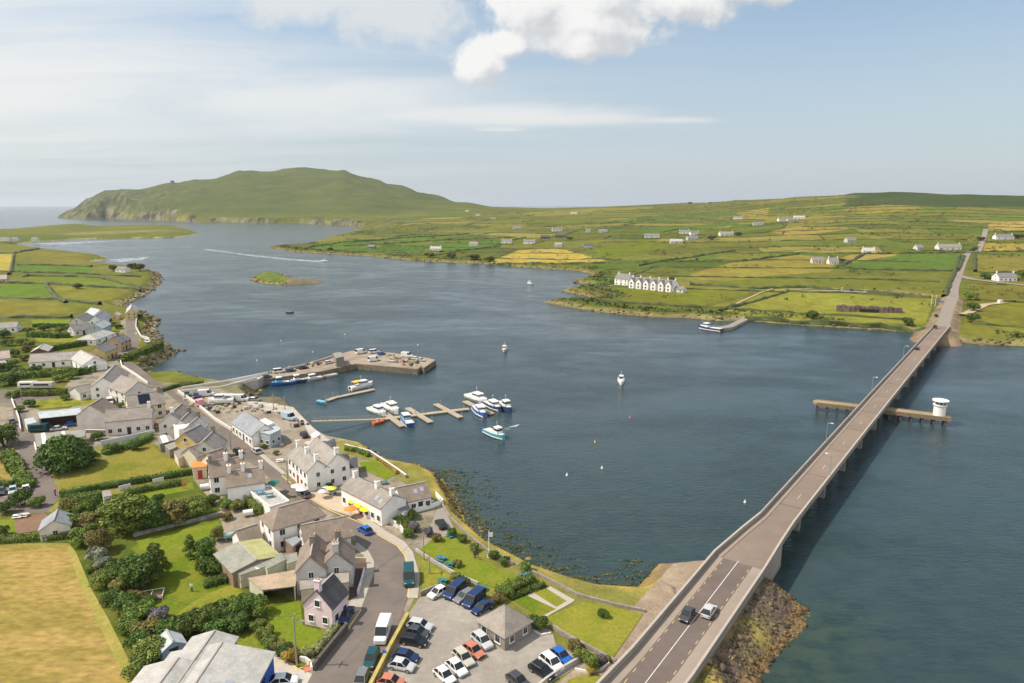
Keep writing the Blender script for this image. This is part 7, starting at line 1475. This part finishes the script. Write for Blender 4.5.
caravan('white caravan behind the dark trimmed hedge', 28, 385.5, .1); caravan('cream caravan beside the white caravan', 43, 386, .05, 'beige', L=7.5); caravan('teal trailer in the yard of the open store', 39, 428.5, .1, 'teal', L=5); caravan('pink container beside the harbour yard wall', 200, 403.5, -.7, 'pink', L=2.2)
caravan('white oil tank shaped trailer on the harbour yard', 226, 398.5, 0, 'white', L=6)
# cold frame and garden furniture
cf = empty('cold_frame', (*at(152, 598, Z0), Z0), .35, 'white framed garden cold frame full of plants', 'cold frame'); b = MB()
for x in (-1.8, 0, 1.8): b.box((x, 0, .8), (.07, 2.6, .07)); b.box((x, -1.3, .4), (.07, .07, .8)); b.box((x, 1.3, .4), (.07, .07, .8))
for y in (-1.3, 1.3): b.box((0, y, .83), (3.7, .07, .07))
b.build('frame', FRAME, cf); b = MB(); b.box((0, 0, .2), (3.6, 2.5, .4)); b.build('bed', EARTH, cf)
def tank(label, px, py, colr):
    x, y = at(px, py, Z0 + .8); o = empty('oil_tank', (x, y, Z0), .4, label, 'tank'); b = MB(); b.cyl((-1, 0, .95), (1, 0, .95), .62, .62, 14); b.build('shell', mat('tank_' + colr, dict(green=(.25, .42, .36), white=(.72, .71, .69))[colr], .6, .08), o); b = MB(); b.box((-.6, 0, .2), (.2, 1.0, .5)); b.box((.6, 0, .2), (.2, 1.0, .5)); b.build('stand', CONC, o)
for lb, p0, p1 in (('overhead cable slung from the utility pole over the shrub belt', at3(297, 667, Z0) + Vector((0, 0, 8.2)), at3(158, 628, Z0) + Vector((0, 0, 6))), ('overhead cable from the utility pole to the wooden pole at the lawn corner', at3(297, 667, Z0) + Vector((0, 0, 8.3)), at3(424, 560, Z0) + Vector((0, 0, 5.4)))):
    b = MB(); pv = None
    for i in range(17):
        t = i / 16; p = p0.lerp(p1, t) - Vector((0, 0, 1.2 * 4 * t * (1 - t)))
        if pv is not None: b.cyl(pv, p, .022, .022, 5)
        pv = p
    tag(b.build('overhead_cable', DARKM), lb, 'cable')
tank('pale green oil tank beside the tiny cottage', 229, 536, 'green'); tank('white oil tank behind the white house', 248, 513, 'white'); tank('white oil tank at the white house yard', 205, 487, 'white')
for lb, px, py in (('white garden chair set on the west lawn', 18, 518), ('white garden table beside the dark tree', 24, 517)): picnic(lb, px, py, 'white', .2)
# ------------------------------------------------------------------ far shore
def path_world(px): return [hit(*p) for p in px]
def ribbon(name, P, width, m, lift=.3, step=5):
    S = []
    for i in range(len(P) - 1):
        n = max(1, int((P[i + 1] - P[i]).length / step)); S += [P[i].lerp(P[i + 1], k / n) for k in range(n)]
    S.append(P[-1]); L, R = [], []
    for i, p in enumerate(S):
        d = S[min(i + 1, len(S) - 1)] - S[max(i - 1, 0)]; n = Vector((-d.y, d.x, 0)).normalized() * width / 2; L.append(p + n); R.append(p - n)
    xy = np.array([[p.x, p.y] for p in L + R] + [[p.x, p.y] for p in S]); z = height(xy); k = len(S); zc = np.maximum(np.maximum(z[:k], z[k:2 * k]), z[2 * k:]) + lift
    V = [(p.x, p.y, zc[i]) for i, p in enumerate(L)] + [(p.x, p.y, zc[i]) for i, p in enumerate(R)]
    o = mesh_np(name, V, [(i, k + i, k + i + 1, i + 1) for i in range(k - 1)], m); return tag(o, kind='structure')
FROAD = mat('far_road', (.235, .20, .165), .95, .08, .2)
road_pts = [Vector((235, 367.3, 5.0)), Vector((264, 410, 6.9)), Vector((301, 463, 9.0))] + path_world([(953.5, 288), (958, 275), (963, 262), (967.5, 253)])
ribbon('road', road_pts, 6.6, FROAD, .12)
ribbon('road', path_world([(912, 249.5), (940, 250.3), (967, 252.5), (979, 252)]), 7, FROAD, .3); ribbon('road', path_world([(978, 252), (981, 245), (984, 237), (986, 229)]), 6, FROAD, .3)
ribbon('road', path_world([(959, 276), (972, 279.5), (1000, 283), (1040, 287.5)]), 8, FROAD, .3); ribbon('track', path_world([(962, 316), (985, 305), (1004, 303)]), 5, mat('track_dirt', (.36, .29, .17), .95, .15, .2), .3)
ribbon('gravel_lot', path_world([(812, 292), (840, 291.5), (880, 293.5), (925, 296)]), 9, mat('far_gravel', (.27, .235, .18), .95, .1, .2), .35); ribbon('path', path_world([(790, 290), (815, 289)]), 5, M['far_gravel'], .3)
ribbon('path', path_world([(725, 309), (760, 293), (778, 287)]), 1.6, M['track_dirt'], .3)
side_road = path_world([(959, 276), (972, 279.5), (1000, 283), (1040, 287.5)])
# hedges and banks dividing the fields
V, F_, VA = [], [], []
def bank(P, w, h):
    b = len(V); n = len(P)
    for i in range(n):
        x, y, z = P[i]; q_ = P[min(i + 1, n - 1)]; r = P[max(i - 1, 0)]; dx, dy = q_[0] - r[0], q_[1] - r[1]; l = math.hypot(dx, dy) + 1e-6; nx, ny = -dy / l * w, dx / l * w; hh = h * RNG.uniform(.35, 1.5); j = RNG.uniform(-.3, .3)
        V.extend([(x + nx, y + ny, z - .6), (x + nx * (.7 + j), y + ny * (.7 + j), z + hh * .75), (x + nx * j, y + ny * j, z + hh), (x - nx * (.7 - j), y - ny * (.7 - j), z + hh * .7), (x - nx, y - ny, z - .6)])
    for i in range(n - 1):
        for k in range(4): F_.append((b + i * 5 + k, b + i * 5 + k + 1, b + i * 5 + 6 + k, b + i * 5 + 5 + k)); VA.append(RNG.uniform(.05, .7))
def drape(a, b_):
    x, y = from_field(a, b_); xy = np.column_stack([x, y]); h, dA, dV, *_ = height(xy, True); dep = y * CP + 50 * SP; col = 512 + F * x / np.maximum(dep, 1)
    ok = (dV > 14) & (segdist(xy, [tuple(p[:2]) for p in road_pts])[0] > 9) & (segdist(xy, [tuple(p[:2]) for p in side_road])[0] > 8) & (y > 300) & (dep < 2600) & (col > 200) & (col < 1150) & ~((y > 2350) & (x < -60)) & ~((col > 860) & (h > 68)); return x, y, h, ok
for rb in range(-18, 46):
    a = np.arange(-1600, 3000, 7.0); x, y, h, ok = drape(a, np.full_like(a, rb * CB))
    skip = vnoise(a + 999, a * 0 + rb * 57, 160) > .56
    ok &= ~skip; run = []
    for i in range(len(a)):
        if ok[i]: run.append((x[i], y[i], h[i]))
        if (not ok[i] or i == len(a) - 1) and run:
            if len(run) > 3: bank(run, 1.3, 1.1)
            run = []
    _, _, wid, o = cell(np.array([0.0]), np.array([(rb + .5) * CB])); wid, o = wid[0], o[0]
    for j in range(-30, 40):
        if hsh(rb, j, 5) > .52: continue
        bb = np.arange(rb * CB, (rb + 1) * CB + .1, 6.5); x, y, h, ok = drape(np.full_like(bb, j * wid - o), bb)
        if ok.all(): bank(list(zip(x, y, h)), 1.3, 1.2)
for pts in ([(838, 268), (865, 254), (962, 253)], [(838, 268.5), (900, 271), (958, 271.5)], [(958, 271), (964, 256)], [(490, 264.5), (560, 264.5), (608, 263)], [(720, 311), (790, 291)], [(745, 319.5), (800, 323), (880, 326), (925, 328)], [(985, 272.5), (1035, 273)], [(984, 252), (1035, 252)], [(985, 279), (1035, 281)], [(944, 297), (951, 281), (957, 266), (960, 256)], [(1000, 232), (1035, 232)], [(690, 285), (760, 289), (800, 288), (930, 298)], [(640, 266), (735, 251)], [(600, 263), (660, 262), (735, 262), (800, 254)], [(620, 303), (700, 308)], [(975, 255), (975, 272)],
            [(330, 253), (380, 252), (440, 255)], [(300, 250), (345, 242), (420, 237), (470, 234)], [(345, 246), (430, 241), (512, 238)], [(440, 252), (500, 247)],
            [(14, 254), (11, 271), (9, 275)], [(18, 265), (92, 267)], [(16, 272.5), (90, 274.5), (140, 277)], [(28, 276), (100, 278), (142, 291)], [(-10, 283), (45, 284), (90, 287), (140, 292)], [(45, 284), (58, 299), (66, 303)], [(-10, 298), (60, 300), (100, 305)], [(-10, 318), (72, 318)], [(24, 277), (29, 276)], [(-20, 271), (20, 272)], [(-20, 253), (15, 253.5), (40, 249)]):
    P = path_world(pts); S = []
    for i in range(len(P) - 1):
        n = max(1, int((P[i + 1] - P[i]).length / 5)); S += [P[i].lerp(P[i + 1], k / n) for k in range(n)]
    S.append(P[-1]); z = height(np.array([[p.x, p.y] for p in S])); bank([(p.x, p.y, zz) for p, zz in zip(S, z)], 1.7, 1.9)
me = bpy.data.meshes.new('hedgerows'); me.from_pydata(V, [], F_); at_ = me.attributes.new('var', 'FLOAT', 'FACE'); at_.data.foreach_set('value', np.array(VA, np.float32)); me.materials.append(FOL['hedge']); me.update()
tag(link(bpy.data.objects.new('hedgerows', me)), 'network of dark hedge banks dividing the fields', 'hedgerows', kind='stuff')
# scrub scattered over rough ground
P = RNG.uniform((-600, 330), (900, 1700), (14000, 2)); h, dA, dV, *_ = height(P, True); k = (dV > 8) & (fbm(P[:, 0], P[:, 1], 45, 4) > .585); P, h = P[k], h[k]
coast = RNG.uniform((-450, 330), (420, 1250), (60000, 2)); hc_, dAc, dVc, *_ = height(coast, True); kc = (dVc > 9) & (dVc < 22) & (fbm(coast[:, 0], coast[:, 1], 60, 2) > .45); P = np.concatenate([P, coast[kc]]); h = np.concatenate([h, hc_[kc]])
n = 5; C3 = np.column_stack([P, h]); C3 = np.repeat(C3, n, 0) + RNG.normal(0, 1, (len(C3) * n, 3)) * (1.3, 1.3, .4) + (0, 0, .8)
Vq, Fq, vq = leaf_quads(C3, np.tile((0, 0, 1.), (len(C3), 1)), .85, RNG.uniform(0, .9, len(C3))); tag(link(bpy.data.objects.new('scrub', leaf_mesh('scrub', Vq, Fq, vq, FOL['hedge']))), 'dark gorse and scrub over the rough ground', 'scrub', kind='stuff')
# farms and houses
def far_house(label, px, py, L, w=7.5, eh=3.2, rh=6, wall='white', roof='slate', rz=None, chim=(), win=(3, 3), gw=1, name='farmhouse', group=None, z0=None, **kw):
    p = hit(px, py); rz = rz if rz is not None else RNG.uniform(-.35, .15); d = Vector((math.cos(rz), math.sin(rz), 0)) * L / 2; z0 = p.z - .3 if z0 is None else z0
    return house(label, (p.x - d.x, p.y - d.y, 0), (p.x + d.x, p.y + d.y, 0), w, eh, rh, wall, roof, z0=z0, chim=chim, win=win, gw=gw, name=name, group=group, **kw)
FH = [('white house above the dark shore bushes of the green point', 436, 250.5, 16, 'white', 'pale'), ('stone ruin among the green fields of the point', 372, 248.5, 9, 'stone', 'slate'), ('beige house behind the white point house', 474, 245.5, 14, 'palewall', 'taupe'), ('white gabled house beside the beige house', 507, 243, 16, 'white', 'slate'), ('white farmhouse below the headland lowland', 478, 215.5, 14, 'white', 'slate'), ('white house at the foot of the headland slope', 493, 219.5, 14, 'white', 'slate'), ('small pale cottage below the headland slope', 467, 212, 12, 'palewall', 'pale'), ('white farmhouse with steep roof behind the golden field', 529.5, 243.5, 18, 'white', 'slate'), ('pale farmhouse on the low slope above the channel', 517, 229, 18, 'palewall', 'slate'), ('large white farmhouse between the green strips', 557, 231, 20, 'white', 'slate'),
      ('black-roofed barn below the large white farmhouse', 561, 237.2, 20, 'brown', 'darkslate'), ('second black-roofed barn beside the first', 545, 238.6, 15, 'brown', 'darkslate'), ('pale house on the green strip ridge', 603, 232.5, 16, 'palewall', 'slate'), ('white end gable of the ridge farm', 588, 232, 8, 'white', 'slate'), ('pale cottage above the golden field', 558.5, 246.5, 11, 'palewall', 'warmgrey'), ('grey farm shed right of the golden field', 588.5, 247.5, 11, 'grey', 'darkslate'), ('tiny white house on the horizon fields', 574, 214.2, 20, 'white', 'pale'), ('long pale farm in the middle fields', 652, 237.5, 24, 'palewall', 'slate'), ('white house of the central farm cluster', 684, 233.5, 16, 'white', 'slate'), ('white house beside the central farm cluster', 694, 235, 14, 'white', 'slate'), ('low stone outbuilding of the central farm cluster', 676, 243.2, 17, 'palewall', 'pale'), ('grey barn of the central farm cluster', 692, 240, 16, 'grey', 'slate'),
      ('long low white bungalow behind trees', 726, 235.5, 22, 'white', 'warmgrey'), ('white farmhouse on the upper slope', 738, 218.8, 20, 'white', 'slate'), ('pale house beside the upper brown field', 758, 225.2, 18, 'palewall', 'slate'), ('white gabled house high on the right slope', 783, 221, 20, 'white', 'slate'), ('grey shed between two high white houses', 791, 221.5, 16, 'grey', 'slate'), ('bright white house highest on the right slope', 799, 218.8, 20, 'white', 'pale'), ('cream house with two gables beside the tan strip', 817, 263, 11, 'cream', 'slate'), ('small white cottage beside the cream two-gabled house', 832.5, 263.8, 9, 'white', 'slate'), ('white cottage at the end of the tan strip', 868, 253.3, 12, 'white', 'pale'), ('abandoned grey house on the rough ground', 850, 242.2, 12, 'grey', 'slate'), ('long white bungalow beside the crossroads', 948, 249.2, 26, 'white', 'taupe'), ('low shed beside the long white bungalow', 918, 249.8, 7, 'palewall', 'slate'), ('white bungalow with slate roof above the crossroads', 1003, 239, 22, 'white', 'slate'), ('white house with grey roof on the side road', 1004, 280.5, 15, 'white', 'slate')]
for i, (lb, px, py, L, w_, r_) in enumerate(FH):
    near = py > 246; far_house(lb, px, py, L, 8, 3.4, 6.4, w_, r_, win=(4, 3) if near else (3, 0), gw=1 if near else 0, chim=((.04, 'white'), (.96, 'white')) if w_ == 'white' else ())
# the white row above the inlet
pA, pB = hit(632, 287), hit(676, 291.5); d = pB - pA; d.z = 0; Lr = d.length; rz = math.atan2(d.y, d.x); c = (pA + pB) / 2; zr = min(pA.z, pB.z)
row = empty('terrace_row', (c.x, c.y, zr), rz, 'long white terrace of gabled houses standing above the rocky inlet', 'terrace'); row.matrix_basis = Matrix.Translation((c.x, c.y, zr)) @ Matrix.Rotation(rz, 4, 'Z')
house_body(row, Lr, 8.5, 5.4, 8.6, 'white', 'slate', win=(14, 0), gw=1, chim=((.02, 'white'), (.2, 'white'), (.42, 'white'), (.62, 'white'), (.82, 'white'), (.98, 'white')))
for i in range(6):
    x = -Lr / 2 + Lr * (i + .5) / 6; b = MB(); b.add([(x - 2.2, -6.4, -.3), (x + 2.2, -6.4, -.3), (x + 2.2, -6.4, 5.6), (x, -6.4, 8.2), (x - 2.2, -6.4, 5.6), (x - 2.2, -4, -.3), (x + 2.2, -4, -.3), (x + 2.2, -4, 5.6), (x, -4, 8.2), (x - 2.2, -4, 5.6)], [(0, 1, 2, 3, 4), (0, 5, 6, 1), (1, 6, 7, 2), (0, 4, 9, 5)]); gb = b.build('gable_bay', wallmat('white'), row)
    b = MB()
    for s in (-1, 1): b.add([(x, -6.7, 8.35), (x + s * 2.5, -6.7, 5.4), (x + s * 2.5, -.5, 5.4), (x, -.5, 8.35), (x, -6.7, 8.2), (x + s * 2.5, -6.7, 5.25), (x + s * 2.5, -.5, 5.25), (x, -.5, 8.2)], [(0, 1, 2, 3), (7, 6, 5, 4), (0, 4, 5, 1), (1, 5, 6, 2), (3, 2, 6, 7)])
    b.build('gable_roof', roofmat('slate'), gb)
    for z in (1.6, 4.2): window(row, (x, -6.42, z), 0, 1.4, 1.4)
far_house('tall grey-roofed house with a finial beside the white terrace', 624, 284.5, 13, 9, 5.5, 9.2, 'white', 'slate', rz=rz, chim=((.1, 'white'), (.9, 'white')), win=(3, 3)); 
p_, q_ = hit(636, 289), hit(630, 288.5)
far_house('low outbuilding at the lower end of the white terrace', 680, 292, 8, 6, 2.8, 4.6, 'palewall', 'slate', rz=rz, win=(2, 2), name='outbuilding')
# visitor centre dug into its mound
p0, p1 = hit(836, 311), hit(902, 313); d = p1 - p0; d.z = 0; Lv = d.length; vc = empty('visitor_centre', ((p0 + p1) / 2)[:], math.atan2(d.y, d.x), 'long dark stone visitor centre with a grass roof', 'visitor centre')
b = MB(); n = 14
for i in range(n): x = -Lv / 2 + Lv * (i + .5) / n; hh = 4.2 + .5 * math.sin(i * 1.9); b.box((x, -.6 * math.sin(i * .9), hh / 2 - .6), (Lv / n * 1.04, 3.4, hh), 0, 0, .8)
b.build('wall', mat('dark_stonework', (.11, .08, .065), .95, .4, .5, second=(.2, .16, .13), sc2=.3), vc)
b = MB(); b.add([(-Lv / 2, 1, 3.4), (Lv / 2, 1, 3.4), (Lv / 2, 14, -.2), (-Lv / 2, 14, -.2), (-Lv / 2, 1, -.6), (Lv / 2, 1, -.6), (Lv / 2, 14, -.8), (-Lv / 2, 14, -.8)], [(0, 1, 2, 3), (0, 4, 5, 1), (1, 5, 6, 2), (0, 3, 7, 4)]); b.build('grass_roof', mat('grass_roof', (.28, .24, .06), .97, .2, .5), vc)
b = MB(); b.box((0, -2.4, 1.1), (Lv * .28, .3, 2.0)); b.build('window', GLASS, vc)
FC = [(842, 290.5, 'white', 'white car first in the lot behind the visitor centre'), (851, 291.5, 'darkgrey', 'dark car second in the lot behind the visitor centre'), (865, 292.5, 'silver', 'silver car in the middle of the visitor centre lot'), (876, 293, 'black', 'black car beside the teal car in the far lot'), (884, 293.4, 'teal', 'teal car near the middle of the far lot'), (893, 293.8, 'white', 'white car right of the teal car in the far lot'), (903, 295, 'grey', 'grey car toward the bridge end of the far lot'), (911, 295.6, 'darkgrey', 'dark car second from the bridge end of the far lot'), (919, 296, 'red', 'red car last in the far lot')]
for x, y, c_, lb in FC: p = hit(x, y); car(lb, x, y, 0, 0, 'suv', c_, z0=p.z + .35, world_xy=(p.x, p.y), heading=1.2, group='cars in the visitor centre lot')
for x, y, c_, lb, z in ((917, 350, 'black', 'dark car crossing the far end of the bridge', 5.2), (935, 328, 'darkgrey', 'dark car at the landfall of the bridge', 5.3)):
    q_ = at(x, y, z); car(lb, 0, 0, 0, 0, 'hatch', c_, z0=z + (0 if y > 340 else .3), world_xy=q_, heading=math.atan2(BU.y, BU.x))
car('black car parked beside the road at the far landfall', 0, 0, 0, 0, 'hatch', 'black', z0=hit(936, 317).z + .4, world_xy=tuple(hit(936, 317)[:2]), heading=.9)
for lb, x, y in (('white flagpole beside the far landfall, taller of the pair', 931, 306), ('second white flagpole beside the far landfall', 935, 306.5)):
    p = hit(x, y); b = MB(); b.cyl((0, 0, -.2), (0, 0, 7), .14, .09, 7); b.cyl((0, 0, 6.9), (0, 0, 7.3), .2, .05, 7); o = b.build('flagpole', hullmat('white')); o.location = p; tag(o, lb, 'flagpole')
# jetty of the far shore
jf = empty('stone_jetty', (*at(735, 322, 1.6), 0), 0, 'short grey stone jetty on the far shore with a ferry berth', 'jetty'); b = MB(); b.prism([rel(p, 1.6, jf) for p in [(743, 317.5), (748, 319.5), (733, 327), (722, 328.5), (716, 327.5), (728, 325)]], -3, 1.6); b.build('jetty_wall', mat('jetty_stone', (.30, .27, .24), .95, .2, .6, second=(.14, .13, .11), sc2=.3), jf)
b = MB(); b.prism([rel(p, 1.64, jf) for p in [(742.6, 317.7), (747.5, 319.6), (733, 326.7), (722, 328.1), (717, 327.4), (728, 325.2)]], 1.6, 1.64); b.build('jetty_deck', mat('jetty_deck_grey', (.24, .215, .18), .95, .15, .5), jf)
# trees of the far shore
for lb, x, y, r, k in (('dark clump of trees on the skyline', 690, 204.0, 8, 'hedge'), ('small dark tree clump beside the skyline trees', 710, 203.6, 6, 'hedge'), ('dark round tree behind the white terrace', 671, 283, 4, 'dark'), ('dark trees behind the long white bungalow', 738, 236, 7, 'hedge'), ('dark hedge tree at the lane above the crossroads', 981, 241, 6, 'hedge'), ('dark bush at the crossroads', 974, 251, 4, 'dark'), ('dark trees beside the slate-roofed white bungalow', 1018, 239, 7, 'hedge'), ('dark trees beside the grey-roofed side road house', 1022, 278, 5, 'dark'), ('dark bush on the side road opposite the track', 985, 279, 4, 'dark'),
                       ('dark shore bush below the white point house', 430, 257.5, 7, 'hedge'), ('second dark shore bush below the point house', 452, 258, 7, 'hedge'), ('third dark shore bush toward the golden field', 474, 260, 8, 'hedge'), ('fourth dark shore bush toward the golden field', 490, 261.5, 7, 'hedge'), ('dark shore bush on the tip of the green point', 330, 250.5, 5, 'hedge'), ('dark clump beside the black-roofed barns', 570, 240, 6, 'hedge'), ('roadside bush right of the far embankment', 973, 311, 4, 'dark'), ('roadside bush above the far embankment', 970, 300, 4, 'mid'), ('lower roadside bush beside the far embankment', 972, 322, 4, 'dark'), ('dark bush on the shore at the visitor centre', 908, 325.5, 3.5, 'dark'), ('second dark bush on the visitor centre shore', 812, 319, 4, 'dark'), ('trees beside the central farm cluster', 712, 240, 7, 'hedge'), ('dark bush beside the cream two-gabled house', 842, 262, 4, 'hedge')):
    p = hit(x, y); tree(lb, x, y, r, r * (.8 if k == 'hedge' else 1.2), k, 'bush', pos=p)
# headland tower
p = hit(172.5, 183.5); b = MB(); b.box((0, 0, 5), (14, 14, 16)); b.box((0, 0, 14.5), (15, 15, 3)); o = b.build('ruined_tower', wallmat('stone')); o.location = p; tag(o, 'small ruined square tower on the headland crest', 'tower')
p = hit(1000, 303); b = MB(); b.box((0, 0, 1), (3, 2.2, 2.2), .3, 0, .8); o = b.build('boulder', wallmat('palewall')); o.location = p; tag(o, 'pale boulder beside the dirt track', 'boulder')
# ------------------------------------------------------------------ summer air
hb = MB(); hb.add([(-46000, -400, -6), (46000, -400, -6), (46000, 46000, -6), (-46000, 46000, -6), (-46000, -400, 420), (46000, -400, 420), (46000, 46000, 420), (-46000, 46000, 420)], [(3, 2, 1, 0), (4, 5, 6, 7), (0, 1, 5, 4), (1, 2, 6, 5), (2, 3, 7, 6), (3, 0, 4, 7)])
hm = bpy.data.materials.new('haze'); hm.use_nodes = True; hm.node_tree.nodes.clear(); ou = hm.node_tree.nodes.new('ShaderNodeOutputMaterial'); pv = hm.node_tree.nodes.new('ShaderNodeVolumePrincipled')
pv.inputs['Color'].default_value = (.82, .90, 1, 1); pv.inputs['Density'].default_value = 0.000032; pv.inputs['Anisotropy'].default_value = .2; hm.node_tree.links.new(pv.outputs[0], ou.inputs['Volume'])
tag(hb.build('haze', hm), 'thin pale summer haze over the channel', 'haze', kind='stuff')
